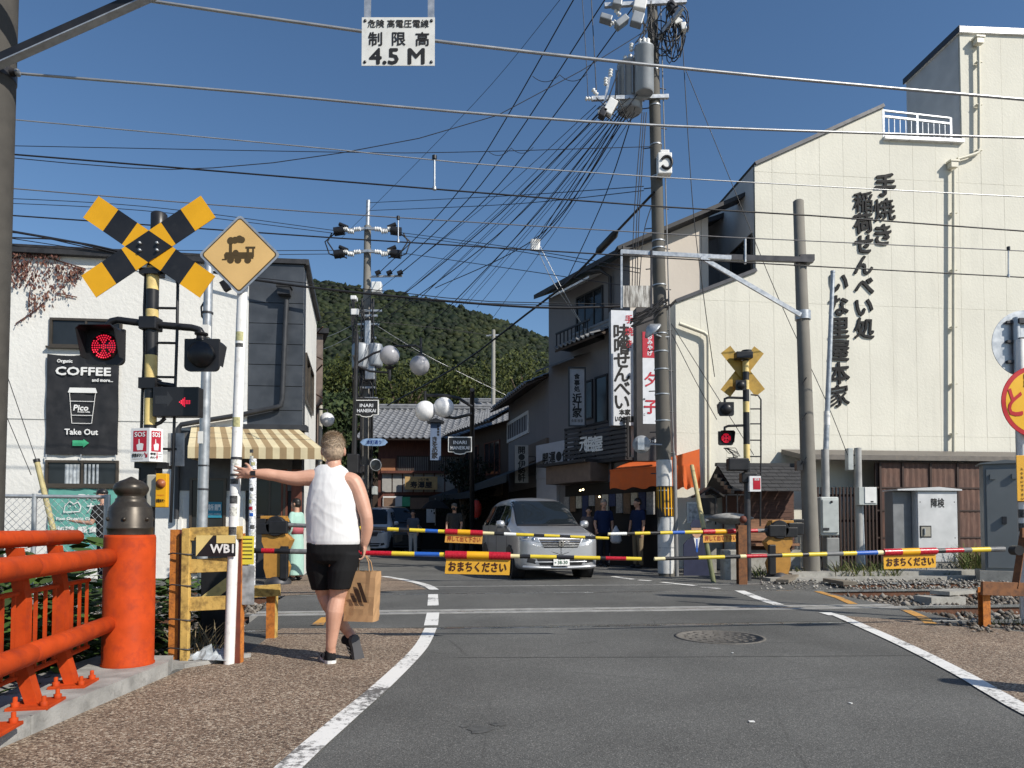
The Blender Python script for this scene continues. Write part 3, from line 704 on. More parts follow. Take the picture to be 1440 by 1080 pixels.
# SOS box: folded plate with two faces
WS = M('white_enamel',(0.72,0.72,0.72),0.35,var=0.05,dirt=0.1,dcol=(0.4,0.38,0.35)); RS = M('sos_red',(0.42,0.012,0.03),0.35)
zt,zb = s(0,602,5.82).z,s(0,649,5.82).z
A,B,Cc = s(182,626,5.82).x,s(210,626,5.8).x,s(229,626,5.87).x
p0 = Vector((A,-0.16,0)); p1 = Vector((B,-0.2,0)); p2 = Vector((Cc,-0.13,0))
mb = MB(WS); mb.prism([(p0.x,p0.y),(p1.x,p1.y),(p2.x,p2.y),(0.0,0.02)],(0,0,zb),X_,Y_,zt - zb); so_ = mb.build('sos_box',t)
for (a,b,j) in ((p0,p1,0),(p1,p2,1)):
 x = (b - a).normalized(); nn = x.cross(Z_); Lx = (b - a).length; mid = (a + b) / 2
 mb = MB(RS); cz = (zt + zb) / 2
 def pt(u,v,l=0.0015): return mid + x * u * Lx + Z_ * (cz + v * (zt - zb)) + nn * l
 mb.add([pt(-0.36,-0.2),pt(0.36,-0.2),pt(0.36,0.42),pt(-0.36,0.42)],[(0,1,2,3)],RS)
 write(mb,'SOS',pt(0,0.31,0.001),x,Z_,0.05,WS,bold=0.0015,wide=Lx * 0.56)
 for poly in ([(-0.14,-0.16),(0.16,-0.16),(0.2,0.02),(0.1,0.05),(-0.05,0.04),(-0.18,0.0)],[(-0.07,0.03),(0.0,0.04),(-0.02,0.17),(-0.07,0.17)]):
  mb.add([pt(u,v,0.0026) for u,v in poly],[tuple(range(len(poly)))],WS)
 if j == 0:
  write(mb,'非常ボタン',pt(-0.1,-0.31,0.001),x,Z_,0.03,INK,bold=0.0012,wide=Lx * 0.6)
  mb.add([pt(u,v,0.003) for u,v in ((0.28,-0.38),(0.42,-0.38),(0.42,-0.24))],[(0,1,2)],RS)
  mb.add([pt(u,v,0.003) for u,v in ((0.24,-0.25),(0.28,-0.22),(0.38,-0.33),(0.34,-0.36))],[(3,2,1,0)],RS)
  write(mb,'EMERGENCY BUTTON',pt(-0.1,-0.42,0.001),x,Z_,0.012,INK,wide=Lx * 0.55)
 else:
  write(mb,'非常',pt(-0.22,-0.27,0.001),x,Z_,0.02,INK,bold=0.001); write(mb,'ボタン',pt(-0.22,-0.38,0.001),x,Z_,0.02,INK,bold=0.001,wide=Lx * 0.4)
  mb.add([pt(u,v,0.003) for u,v in ((0.0,-0.34),(0.16,-0.34),(0.08,-0.45))],[(2,1,0)],RS); mb.add([pt(u,v,0.003) for u,v in ((0.05,-0.34),(0.11,-0.34),(0.11,-0.22),(0.05,-0.22))],[(0,1,2,3)],RS)
  write(mb,'Emergency',pt(0.32,-0.27,0.001),x,Z_,0.012,INK,wide=Lx * 0.28); write(mb,'Button',pt(0.32,-0.34,0.001),x,Z_,0.012,INK,wide=Lx * 0.2)
 mb.build('sos_print',so_)
# emergency button box
BB = Vector((s(224,690).x + 0.01,-0.08,s(224,691).z)); BEIGE = M('beige_box',(0.42,0.40,0.34),0.5,var=0.1,dirt=0.2)
mb = MB(BEIGE); mb.box(BB + Vector((0.0,0.04,0)),(0.12,0.16,0.27)); bx = mb.build('button_box',t,bevel=0.012)
mb = MB(YEL); mb.box(BB + Vector((0.085,-0.06,0)),(0.092,0.05,0.28)); dr = mb.build('button_cover',t,bevel=0.006)
mb = MB(M('button_brown',(0.3,0.09,0.03),0.4)); mb.lathe([(0.04,0),(0.04,0.008),(0.03,0.01),(0.03,0.018),(0,0.02)],20,o=BB + Vector((0.085,-0.085,0.055)),axis=(0,-1,0))
write(mb,'非常ボタン',BB + Vector((0.085,-0.086,-0.085)),X_,Z_,0.03,INK,bold=0.001,wide=0.07); write(mb,'Emergency',BB + Vector((0.085,-0.086,-0.04)),X_,Z_,0.014,RED,wide=0.06); mb.build('button',dr)
mb = MB(BEIGE); mb.box(s(246,632) + Y_ * 0.02,(0.13,0.03,0.28),m=M('greyed_plate',(0.33,0.34,0.34),0.6,var=0.4,scale=10)); mb.build('backing_plate',t)
mb = MB(BLACK); mb.box(s(317,402,6.3) ,(0.06,0.05,0.09),mat3=Matrix.Rotation(R(-30),3,'Y')); mb.build('camera_housing',t)
# ---- barriers
BOOMG = M('boom_grey',(0.14,0.145,0.15),0.5,var=0.3,scale=20)
REDT = M('red_tape',(0.42,0.012,0.025),0.3,var=0.2,scale=60)
YBOOM = M('boom_yellow',(0.66,0.5,0.04),0.4,var=0.08,scale=10); CREAMB = M('cream_tip',(0.68,0.6,0.33),0.5)
def boom(name,label,pts,r0,r1,bands,sign=None,extra=None,base=None):
 """pts: polyline (droop), bands: list of (fraction end, material)"""
 P = [Vector(p) for p in pts]; o = Vector((P[0].x,P[0].y,0))
 t = thing('barrier_boom',label,'barrier',o)
 def at(f):
  f = max(0,min(1,f)); k = min(len(P) - 2,int(f * (len(P) - 1))); q = f * (len(P) - 1) - k
  return P[k].lerp(P[k + 1],q) - o
 mb = MB(BLACK); f0 = 0.0
 for f1,mm in bands:
  n = 3; q = [at(f0 + (f1 - f0) * i / n) for i in range(n + 1)]; mb.tube(q,[r0 + (r1 - r0) * (f0 + (f1 - f0) * i / n) for i in range(n + 1)],12,m=mm,caps=(f0 == 0 or f1 >= 1)); f0 = f1
 mb.build('boom',t)
 if sign:
  f0,f1,h,txt,col,ink = sign
  a,b = at(f0),at(f1); x = (b - a).normalized(); z = x.cross(Y_).cross(x) * 1.0; z = Z_ - x * Z_.dot(x); z.normalize(); n = x.cross(z)
  Lx = (b - a).length; rr = r0 + 0.012
  mb = MB(REDT)
  for i in range(3): mb.tube([a + (b - a) * (i / 3),a + (b - a) * ((i + 1) / 3)],rr,14,m=REDT if i != 1 else YEL)
  mb.build('tape_sleeve',t)
  mb = MB(col); q = a - z * (rr + h); mb.prism([(0,0),(Lx * 0.99,0),(Lx,h),(0.01,h)],q - n * 0.002,x,z,0.004,m=col); mb.cur = ink
  write(mb,txt,(a + b) / 2 - z * (rr + h / 2) + n * 0.003,x,z,h * 0.66,ink,bold=h * 0.02,wide=Lx * 0.88); mb.build('sign_board',t)
 return t,at
B_,Y1,G1 = BLACK,YBOOM,BOOMG
def line(px0,py0,Y0,px1,py1,Y1,n=9,sag=0.0):
 a,b = W(px0,py0,Y0),W(px1,py1,Y1); return [a.lerp(b,i / n) - Z_ * sag * (i / n) ** 2 for i in range(n + 1)]
def fr(px0,px1,lst): return [((x - px0) / (px1 - px0),m) for x,m in lst]
SB = M('amber_sign_board',(0.66,0.35,0.03),0.45,var=0.08,scale=120); SB2 = M('orange_sign_board',(0.6,0.3,0.06),0.5,var=0.1); SBINK = M('sign_dark_red',(0.05,0.012,0.008),0.5); SBINK2 = M('sign_brick',(0.3,0.05,0.015),0.5)
bn = fr(346,902,[(368,B_),(386,REDT),(408,B_),(435,G1),(500,B_),(520,REDT),(549,REDT),(581,Y1),(616,BLUE),(625,Y1),(716,REDT),(729,CREAMB),(744,B_),(781,Y1),(806,B_),(843,Y1),(851,B_),(880,REDT),(902,Y1)])
boom('barrier_boom','lowered near barrier boom passing the man, its amber sign in front of the minivan',line(346,774,6.35,902,786,6.45),0.024,0.017,bn,((624 - 346) / 556,(716 - 346) / 556,0.135,'おまちください',SB,SBINK))
bn = fr(1412,920,[(1390,G1),(1362,Y1),(1350,G1),(1323,REDT),(1312,B_),(1234,REDT),(1225,CREAMB),(1195,BLUE),(1176,Y1),(1153,G1),(1128,Y1),(1119,B_),(1091,Y1),(1070,B_),(1042,REDT),(1034,CREAMB),(1013,B_),(978,Y1),(934,B_),(920,CREAMB)])
tb,at = boom('barrier_boom','lowered near barrier boom on the right, its shaded amber sign before the tall cabinet',line(1412,772,7.25,920,786,6.75),0.026,0.017,bn,None)
a = at((1412 - 1310) / 492); b = at((1412 - 1234) / 492)
# its sign reads from our side: left to right is from the tip towards the hinge
x = (a - b).normalized(); z = (Z_ - x * Z_.dot(x)).normalized(); n = x.cross(z); Lx = (a - b).length
mb = MB(REDT)
for i in range(3): mb.tube([b + (a - b) * (i / 3),b + (a - b) * ((i + 1) / 3)],0.036,14,m=REDT if i != 1 else YEL)
mb.build('tape_sleeve',tb)
mb = MB(SB); mb.prism([(0,0),(Lx * 0.99,0),(Lx,0.13),(0.0,0.13)],b - z * 0.166 - n * 0.002,x,z,0.004,m=SB); write(mb,'おまちください',(a + b) / 2 - z * 0.1 + n * 0.003,x,z,0.085,SBINK,bold=0.003,wide=Lx * 0.9); mb.build('sign_board',tb)
bn = fr(398,856,[(440,G1),(500,B_),(523,Y1),(543,B_),(559,Y1),(574,B_),(596,Y1),(614,BLUE),(624,Y1),(677,REDT),(693,CREAMB),(707,B_),(724,WHITE),(749,Y1),(764,B_),(786,Y1),(801,B_),(822,Y1),(837,B_),(856,Y1)])
boom('barrier_boom','lowered far barrier boom before the minivan, its orange sign before the masked man',line(398,738,13.1,856,757,13.35),0.04,0.028,bn,((624 - 398) / 458,(677 - 398) / 458,0.15,'押して出て下さい',SB2,SBINK2))
bn = fr(1080,855,[(1064,G1),(1054,REDT),(1040,B_),(1020,REDT),(1005,YEL),(985,REDT),(978,Y1),(960,Y1),(943,BLUE),(926,Y1),(912,B_),(891,Y1),(880,B_),(858,WHITE),(855,CREAMB)])
tb,at = boom('barrier_boom','lowered far barrier boom on the right, its orange sign by the leaning pole',line(1080,746,14.3,855,751,13.7),0.042,0.03,bn,None)
a = at((1080 - 1036) / 225); b = at((1080 - 986) / 225); x = (a - b).normalized(); z = (Z_ - x * Z_.dot(x)).normalized(); n = x.cross(z); Lx = (a - b).length
mb = MB(REDT)
for i in range(3): mb.tube([b + (a - b) * (i / 3),b + (a - b) * ((i + 1) / 3)],0.05,14,m=REDT if i != 1 else YEL)
mb.build('tape_sleeve',tb)
mb = MB(SB2); mb.prism([(0,0),(Lx,0),(Lx,0.155),(0.0,0.155)],b - z * 0.21 - n * 0.002,x,z,0.004,m=SB2); write(mb,'押して出て下さい',(a + b) / 2 - z * 0.13 + n * 0.003,x,z,0.1,SBINK2,bold=0.003,wide=Lx * 0.9); mb.build('sign_board',tb)
def barrier_machine(px,pybase,label,Y,flip=1,s=1.0,hub_py=745):
 o = G(px,pybase); o = Vector(((px - 720) / FPX * Y,Y,0)); t = thing('barrier_machine',label,'barrier machine',o)
 f = flip; hz = W(px,hub_py,Y).z
 MY = M('machine_orange',(0.42,0.21,0.04),0.5,var=0.1,dirt=0.3,dcol=(0.15,0.08,0.03))
 mb = MB(DARKST); mb.lathe([(0.24,0),(0.24,0.05),(0.18,0.12),(0.12,0.16)],16); mb.build('foot',t)
 mb = MB(MY); mb.prism([(-0.15,0.12),(0.17,0.12),(0.22,0.3),(0.22,0.55),(0.2,0.62),(0.26,hz - 0.28),(0.26,hz - 0.08),(-0.1,hz - 0.1),(-0.26,hz - 0.25),(-0.12,0.5),(-0.2,0.32)],(0,0.14,0),X_ * f,Z_,0.28 * f); mb.build('housing',t,bevel=0.012)
 mb = MB(MY); mb.box((0.08 * f,0,hz + 0.16),(0.44,0.24,0.06)); mb.box((-0.12 * f,0,hz + 0.09),(0.1,0.2,0.12)); mb.build('guard',t,bevel=0.01)
 mb = MB(BLACK); mb.lathe([(0.17,-0.19),(0.19,-0.17),(0.19,0.17),(0.17,0.19)],20,o=(0,0,hz),axis=(0,1,0)); mb.build('hub',t)
 mb = MB(BLACK); mb.box((-0.05 * f,-0.17,hz - 0.02),(0.34,0.06,0.24)); mb.box((-0.16 * f,-0.15,0.4),(0.14,0.1,0.6)); mb.build('cover',t,bevel=0.02)
 mb = MB(BLACK); mb.box((0.34 * f,-0.05,hz + 0.02),(0.3,0.2,0.24)); mb.box((0.4 * f,-0.02,hz + 0.18),(0.24,0.12,0.07)); mb.box((0.2 * f,-0.16,hz - 0.05),(0.3,0.06,0.2)); mb.build('counterweight',t,bevel=0.015)
 return t
barrier_machine(392,800,'black and orange barrier machine behind the low yellow fence',13.1,-1,hub_py=740)
barrier_machine(1092,812,'black and orange barrier machine beside the catenary mast',14.3,1,hub_py=745)
o = Vector(((1425 - 720) / FPX * 7.3,7.3,0)); t = thing('barrier_machine','dark barrier hinge box behind the orange A-frame','barrier machine',o)
mb = MB(DARKST); mb.box((0.25,0.1,0.4),(0.1,0.1,0.8)); mb.build('housing',t,bevel=0.02); mb = MB(BLACK); mb.lathe([(0.05,-0.05),(0.05,0.05)],16,o=(0.02,0,0.81),axis=(0,1,0)); mb.build('hub',t)
o = W(352,774,6.35); o.z = 0; t = thing('barrier_machine','dark striped barrier machine behind the yellow board fence','barrier machine',o + Vector((-0.32,0.1,0)))
mb = MB(BLACK); mb.box((0.0,0.05,0.38),(0.26,0.26,0.76)); mb.prism([(-0.13,0.3),(0.13,0.5),(0.13,0.62),(-0.13,0.42)],(0,-0.081,0),X_,Z_,0.001,m=PALEYEL); mb.build('housing',t,bevel=0.012)
mb = MB(BLACK); mb.lathe([(0.08,-0.12),(0.08,0.12)],16,o=(0.12,-0.04,0.84),axis=(0,1,0)); mb.build('hub',t)
# far crossing signal seen from behind
S0 = Vector(((1051 - 720) / FPX * 13.9,13.9,0)); s = lambda px,py,Y=13.9: W(px,py,Y) - S0; zz = lambda py: s(0,py).z
t = thing('crossing_signal','distant crossing signal seen from behind with black lamps before the cream wall','crossing signal',S0)
bands = [(zz(690),DARKST)]
for a,b,mm in ((690,648,BLACK),(648,625,PALEYEL),(625,580,BLACK),(580,565,PALEYEL),(565,548,BLACK),(548,535,PALEYEL),(535,523,BLACK),(523,508,PALEYEL),(508,500,BLACK)): bands.append((zz(b) - zz(a),mm))
stripes_post(t,0,0,4,0.062,bands)
XB = M('crossbuck_back',(0.42,0.26,0.045),0.5,var=0.15,dirt=0.2)
c = s(1046,521) + Y_ * 0.08
for sgn in (1,-1):
 a = R(52) * sgn; x = Vector((math.cos(a),0,math.sin(a))); z = Vector((-math.sin(a),0,math.cos(a)))
 mb = MB(XB); mb.prism([(-0.55,-0.12),(0.55,-0.12),(0.55,0.12),(-0.55,0.12)],c + Y_ * 0.02 * sgn,x,z,0.006); mb.build('crossbuck_board',t)
mb = MB(BLACK); mb.box(s(1043,502) - Y_ * 0.1,(0.32,0.2,0.13)); mb.lathe([(0.1,0),(0.1,0.1)],14,o=s(1050,500)); mb.build('bell',t,bevel=0.01)
lamp(t,s(1040,543) - Y_ * 0.1,True,True,0.62); lamp(t,s(1020,576) - Y_ * 0.08,True,True,0.86); lamp(t,s(1019,617) - Y_ * 0.08,False,True,0.86)
mb = MB(BLACK); mb.tube([s(1019,566),s(1019,561),s(1024,559),s(1053,560)],0.025,8); mb.tube([s(1019,606),s(1019,601),s(1024,599),s(1053,598)],0.025,8); mb.build('lamp_arm',t)
mb = MB(BLACK); mb.tube([s(1056,555),s(1066,556),s(1070,562),s(1070,640),s(1069,740)],0.016,6); mb.build('ladder_rail',t)
for py in (575,596,619,642,665): mb = MB(BLACK); mb.tube([s(1055,py),s(1070,py)],0.014,6); mb.build('ladder_rung',t)
mb = MB(BLACK); mb.box(s(1035,654) - Y_ * 0.1,(0.4,0.2,0.24)); mb.box(s(1052,672),(0.3,0.2,0.2)); mb.build('direction_indicator',t,bevel=0.02)
mb = MB(WS); mb.box(s(1058,681) - Y_ * 0.12,(0.22,0.1,0.3)); mb.box(s(1060,681) - Y_ * 0.1725,(0.14,0.004,0.22),m=RS); write(mb,'SOS',s(1060,675) - Y_ * 0.1755,X_,Z_,0.05,WS,bold=0.003); mb.build('sos_box',t)
mb = MB(BLACK); rg = random.Random(11)
for k in range(7):
 q = [s(1020 + rg.uniform(-3,3),630)]
 for j in range(6): q.append(s(1018 + rg.uniform(0,22),634 + j * 4.5 + rg.uniform(-4,4)) - Y_ * 0.05)
 mb.tube(q,0.007,4)
mb.build('loose_cable',t)
# ---------------------------------------------------------------- buildings across the tracks
def plaster(name,col,b1=0.5,bs=22.0,stain=0.25,scol=None):
 if name in _M: return _M[name]
 m,nt,b = newmat(name)
 n1 = tex(nt,'Noise',0.8,6.0); n2 = tex(nt,'Noise',1.4,7.0,stretch=(2.2,2.2,0.22),Roughness=0.7); n3 = tex(nt,'Noise',bs,6.0,Roughness=0.6)
 c = ramp(nt,n1.outputs[0],[(0.3,[x * 0.94 for x in col]),(0.7,[min(1,x * 1.04) for x in col])])
 c = mix(nt,ramp(nt,n2.outputs[0],[(0.52,0.0),(0.78,stain)]),c,scol or [x * 0.6 for x in col])
 nt.links.new(c,b.inputs['Base Color']); b.inputs['Roughness'].default_value = 0.85; b.inputs['Specular IOR Level'].default_value = 0.25
 bump(nt,b,n3.outputs[0],b1,0.02); _M[name] = m; return m
WPL = plaster('white_roughcast',(0.72,0.71,0.67),0.55,11.0,0.2)
CRM = plaster('cream_wall_panel',(0.68,0.66,0.575),0.35,16.0,0.3)
PNK = plaster('pale_pink_panel',(0.60,0.54,0.47),0.2,10.0,0.12)
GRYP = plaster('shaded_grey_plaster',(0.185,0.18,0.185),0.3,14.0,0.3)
DGP = M('dark_metal_cladding',(0.062,0.07,0.082),0.5,0.3,var=0.25,scale=2.5,dirt=0.2,dcol=(0.11,0.115,0.12))
DTRIM = M('dark_trim',(0.035,0.037,0.042),0.5,var=0.2)
ALU = M('bronze_aluminium',(0.085,0.07,0.055),0.4,0.4,var=0.15)
ROOFD = M('dark_roof',(0.03,0.03,0.033),0.6,var=0.3)
def PV(v,pts):
 return [(lambda p: (p.dot(TU),p.z))(onv(x,y,v)) for x,y in pts]
def sid(v,u,z=0.0): return TR(u,v,z)
def wallplane(mb,poly,v,depth,m=None,ax=TU,base=None):
 """prism from polygon in (u,z); front face at v, body going back by depth"""
 mb.prism(poly,base if base is not None else TN * v,ax,Z_,-depth,m=m)
def rect(u0,u1,z0,z1): return [(u0,z0),(u1,z0),(u1,z1),(u0,z1)]
def window(par,base,ax,u0,u1,z0,z1,panes=2,fm=None,gm=None,fw=0.05,proud=0.02,sill=False,name='window'):
 """frame, panes and mullions as real pieces, out of the plane base + ax*u"""
 n = ax.cross(Z_); fm = fm or ALU; gm = gm or GLASS; mb = MB(fm)
 B0 = base + n * proud
 for (a,b,c,d) in ((u0,u1,z0,z0 + fw),(u0,u1,z1 - fw,z1),(u0,u0 + fw,z0 + fw,z1 - fw),(u1 - fw,u1,z0 + fw,z1 - fw)):
  mb.prism(rect(a,b,c,d),B0 - n * 0.08,ax,Z_,0.08 + proud)
 for k in range(1,panes):
  u = u0 + (u1 - u0) * k / panes; mb.prism(rect(u - fw * 0.4,u + fw * 0.4,z0 + fw,z1 - fw),B0 - n * 0.08,ax,Z_,0.075 + proud)
 if sill: mb.prism(rect(u0 - 0.04,u1 + 0.04,z0 - 0.04,z0 - 0.001),B0 - n * 0.05,ax,Z_,0.1 + proud)
 w = mb.build(name,par,world=True)
 for k in range(panes):
  a = u0 + fw + (u1 - u0 - 2 * fw) * k / panes; b = u0 + fw + (u1 - u0 - 2 * fw) * (k + 1) / panes
  g = MB(gm); g.prism(rect(a,b,z0 + fw,z1 - fw),B0 - n * (proud - 0.004 - 0.009 * (k % 2)),ax,Z_,0.006); g.build('pane',w,world=True)
 return w
# ---- the white cafe building on the left
VL = 15.2
cu = onv(425,600,VL).dot(TU); cw = onv(346,600,VL).dot(TU)
t = thing('cafe_building','white roughcast two-storey cafe with a dark clad corner and striped awning','building',sid(VL,cu))
sd = Vector((-0.205,0.978,0)).normalized()            # its street side
top = PV(VL,[(-140,330),(0,345),(346,372)])
ztop = top[2][1]
def zq(py,px=300): return PV(VL,[(px,py)])[0][1]
mb = MB(WPL); wallplane(mb,[(-17,-0.2),(cw,-0.2),(cw,zq(374,346)),(top[1][0],zq(352,0)),(-17,zq(345,-100))],VL,4.0)
mb.build('wall',t,world=True)
mb = MB(WPL); zc = zq(372,425)
a = sid(VL,cu); b = a + sd * 4.2
mb.add([a + TN * .03 + Z_ * -0.2,b + Z_ * -0.2,b + Z_ * zc,a + TN * .03 + Z_ * zc],[(0,1,2,3)]); mb.add([b - Z_ * .2,b - TU * 6 - Z_ * .2,b - TU * 6 + Z_ * zc,b + Z_ * zc],[(0,1,2,3)]); mb.build('side_wall',t,world=True)
sn = sd.cross(Z_);
window(t,a,sd,0.35,2.6,zq(558,430),zq(490,430),2,proud=0.03)
mb = MB(DTRIM); wallplane(mb,rect(cw + 0.02,cu - 0.003,-0.2,zc - 0.002),VL + 0.05,0.25); mb.build('clad_core',t,world=True)
ys = [605,580,545,512,484,453,422,385,374]
zs = [zq(605,390),zq(577,390),zq(543,390),zq(513,390),zq(484,390),zq(455,390),zq(426,390),zc]
for z0,z1 in zip(zs[:-1],zs[1:]):
 mb = MB(DGP); wallplane(mb,rect(cw + 0.03,cu - 0.001,z0 + 0.007,z1 - 0.007),VL,0.045); mb.build('cladding_panel',t,world=True,bevel=0.004)
mb = MB(WHITE); wallplane(mb,rect(cw - 0.05,cw + 0.02,zq(612,346),zc),VL - 0.03,0.08); mb.build('corner_trim',t,world=True)
mb = MB(ROOFD); wallplane(mb,rect(cw - 0.1,cu + 0.05,zc,zc + 0.1),VL - 0.05,0.6); mb.beam(a + Z_ * (zc + 0.06) + sn * 0.04,b + Z_ * (zc + 0.06) + sn * 0.04,0.12,0.125)
mb.build('parapet_cap',t,world=True)
mb = MB(ROOFD); zl,zr = zq(352,0),zq(374,346)
p0,p1 = TR(-17,VL - 0.03,zq(343,-100) + 0.05),TR(cw - 0.8,VL - 0.03,zr + 0.06)
mb.beam(p0,p1,0.22,0.1); mb.beam(p0 + TN * 2.4 + Z_ * 0.2,p1 + TN * 2.4 + Z_ * 0.2,4.4,0.05); mb.build('roof_edge',t,world=True)
# gutter hopper and downpipe on the dark corner
def dn(x,y,off=0.12): return onv(x,y,VL - off)
mb = MB(DTRIM); h = dn(400,413); mb.box(h + Z_ * 0.05,(0.25,0.2,0.16),rot=TA); mb.box(h + Z_ * 0.145,(0.3,0.22,0.05),rot=TA)
mb.tube([dn(403,422),dn(401,460),dn(397,560),dn(395,570),dn(388,573),dn(340,583),dn(285,592),dn(255,597),dn(251,602),dn(250,640),dn(248,730)],0.05,10); mb.build('downpipe',t,world=True)
# string course joint on the white wall
mb = MB(M('joint_grey',(0.3,0.3,0.29),0.8)); mb.beam(onv(-60,587,VL - 0.003),onv(250,594,VL - 0.003),0.012,0.014); mb.build('wall_joint',t,world=True)
WP = lambda x,y: PV(VL,[(x,y)])[0]
BV = TN * VL
(u0,z1),(u1,z0) = WP(71,447),WP(172,490); window(t,BV,TU,u0,u1,z0,z1,2,sill=True)
CURT = M('sheer_curtain',(0.35,0.38,0.4),0.7,var=0.4,scale=9)
(u0,z1),(u1,z0) = WP(65,647),WP(167,684); w = window(t,BV,TU,u0,u1,z0,z1,2,sill=True)
for xa,xb in ((92,112),(118,140)):
 (a0,c1),(b0,c0) = WP(xa,653),WP(xb,682); mb = MB(CURT); n = 8
 for i in range(n):
  ua = a0 + (b0 - a0) * i / n; ub = a0 + (b0 - a0) * (i + 1) / n
  mb.add([TR(ua,VL - 0.015 - 0.01 * (i % 2),c0),TR(ub,VL - 0.015 - 0.01 * ((i + 1) % 2),c0),TR(ub,VL - 0.015 - 0.01 * ((i + 1) % 2),c1),TR(ua,VL - 0.015 - 0.01 * (i % 2),c1)],[(0,1,2,3)])
 mb.build('curtain',w,world=True)
# ground floor front under the awning
SHP = M('shopfront_grey',(0.10,0.1,0.1),0.7,var=0.2);
(ua,_),(ub,_) = WP(252,650),WP(424,650); zA = zq(606,300)
mb = MB(SHP); wallplane(mb,rect(ua,cu - 0.2,zq(690,300),zA),VL - 0.02,0.1); mb.build('shopfront_wall',t,world=True)
mb = MB(WPL); wallplane(mb,rect(ua,WP(268,0)[0],-0.2,zq(700,300)),VL - 0.03,0.12); wallplane(mb,rect(WP(318,0)[0],WP(352,0)[0],-0.2,zq(700,300)),VL - 0.03,0.12); mb.build('shopfront_pier',t,world=True)
(u0,z1),(u1,z0) = WP(268,672),WP(318,760); window(t,BV - TN * 0.02,TU,u0,u1,0.1,z1,2,name='door')
(u0,z1),(u1,z0) = WP(358,672),WP(402,730); window(t,BV - TN * 0.02,TU,u0,u1,z0,z1,2,name='window')
WOODR = wood('red_brown_wood',(0.16,0.05,0.03)); mb = MB(WOODR); wallplane(mb,rect(WP(404,0)[0],WP(412,0)[0],0,zq(660,400)),VL - 0.05,0.1); wallplane(mb,rect(WP(418,0)[0],cu,0,zq(660,400)),VL - 0.05,0.1); mb.build('door_post',t,world=True)
mb = MB(M('teal_print',(0.03,0.22,0.32),0.5)); u0,z0 = WP(287,728); u1,z1 = WP(313,706); wallplane(mb,rect(u0,u1,z0,z1),VL - 0.06,0.02)
o = TR((u0 + u1) / 2,VL - 0.06,(z0 + z1) / 2); write(mb,'珈琲所 開門',o + Z_ * 0.05,TU,Z_,0.13,WHITE,bold=0.004,wide=0.32); write(mb,'ORGANIC COFFEE',o - Z_ * 0.09,TU,Z_,0.05,WHITE,wide=0.34); mb.build('door_sign',t,world=True)
# awning: striped cloth with valance
AW1 = M('awning_cream',(0.58,0.5,0.32),0.8,var=0.08,dirt=0.15,dcol=(0.35,0.28,0.15)); AW2 = M('awning_tan',(0.3,0.215,0.115),0.8,var=0.08,dirt=0.15,dcol=(0.2,0.14,0.08))
ta = WP(270,598)[0]; tb_ = WP(418,606)[0]; zt = zq(601,340); vo = VL - 1.0
ba = onv(264,630,vo).dot(TU); bb = onv(452,632,vo).dot(TU); zb_ = onv(350,629,vo).z; zv = onv(350,645,vo).z
mb = MB(AW1); n = 19
for i in range(n):
 f0,f1 = i / n,(i + 1) / n; mm = (AW1,AW2)[i % 2]
 q = [TR(ta + (tb_ - ta) * f0,VL - 0.03,zt),TR(ta + (tb_ - ta) * f1,VL - 0.03,zt),TR(ba + (bb - ba) * f1,vo,zb_),TR(ba + (bb - ba) * f0,vo,zb_)]
 mb.add(q,[(3,2,1,0)],mm)
 sc_ = 0.02 * (i % 2)
 r = [TR(ba + (bb - ba) * f0,vo,zv),TR(ba + (bb - ba) * f1,vo,zv),q[2],q[3]]; mb.add(r,[(0,1,2,3)],mm)
ns = 5
for (p,bx) in ((tb_,bb),(ta,ba)):
 for i in range(ns):
  f0,f1 = i / ns,(i + 1) / ns; mm = (AW2,AW1)[i % 2]
  e0 = TR(bx,vo,zb_).lerp(TR(bx,VL - 0.03,zb_),f0); e1 = TR(bx,vo,zb_).lerp(TR(bx,VL - 0.03,zb_),f1); tp = TR(p,VL - 0.03,zt)
  mb.add([e0,e1,tp],[(0,1,2)],mm); mb.add([e0 - Z_ * (zb_ - zv),e1 - Z_ * (zb_ - zv),e1,e0],[(0,1,2,3)],mm)
mb.build('awning',t,world=True)
mb = MB(DTRIM); wallplane(mb,rect(WP(345,0)[0],cu + 0.1,zq(606,390),zq(598,390)),VL - 0.12,0.3); mb.build('flashing',t,world=True)
# banners
def hang(label,name,px0,py0,px1,py1,v,m,rows,cat='banner'):
 (a0,c1),(a1,c0) = PV(v,[(px0,py0),(px1,py1)]); o = TR((a0 + a1) / 2,v,c0); b = thing(name,label,cat,o)
 mb = MB(m); nx,ny = 14,18; vs = []
 for i in range(nx + 1):
  for j in range(ny + 1):
   u = a0 + (a1 - a0) * i / nx; z = c0 + (c1 - c0) * j / ny
   vs.append(TR(u,v - 0.03 + 0.018 * math.sin(i * 1.3 + j * 0.25) * math.sin(j * 0.5 + i * 0.3),z - 0.03 * (j == ny) * math.sin(math.pi * (i % 7) / 7)))
 fs = [(i * (ny + 1) + j,(i + 1) * (ny + 1) + j,(i + 1) * (ny + 1) + j + 1,i * (ny + 1) + j + 1) for i in range(nx) for j in range(ny)]
 mb.add(vs,fs,m,True); s = mb.build('cloth',b,world=True)
 return b,s,a0,a1,c0,c1
BCL = M('black_banner_cloth',(0.022,0.022,0.024),0.55,var=0.3,scale=5)
b,s_,a0,a1,c0,c1 = hang('black COFFEE Take Out banner with a paper cup drawing on the white wall','banner',68,498,166,640,VL - 0.02,BCL,None)
Wd,Hd = a1 - a0,c1 - c0; vv = VL - 0.075
def at(fx,fy): return TR(a0 + Wd * fx,vv,c1 - Hd * fy)
mb = MB(WHITE)
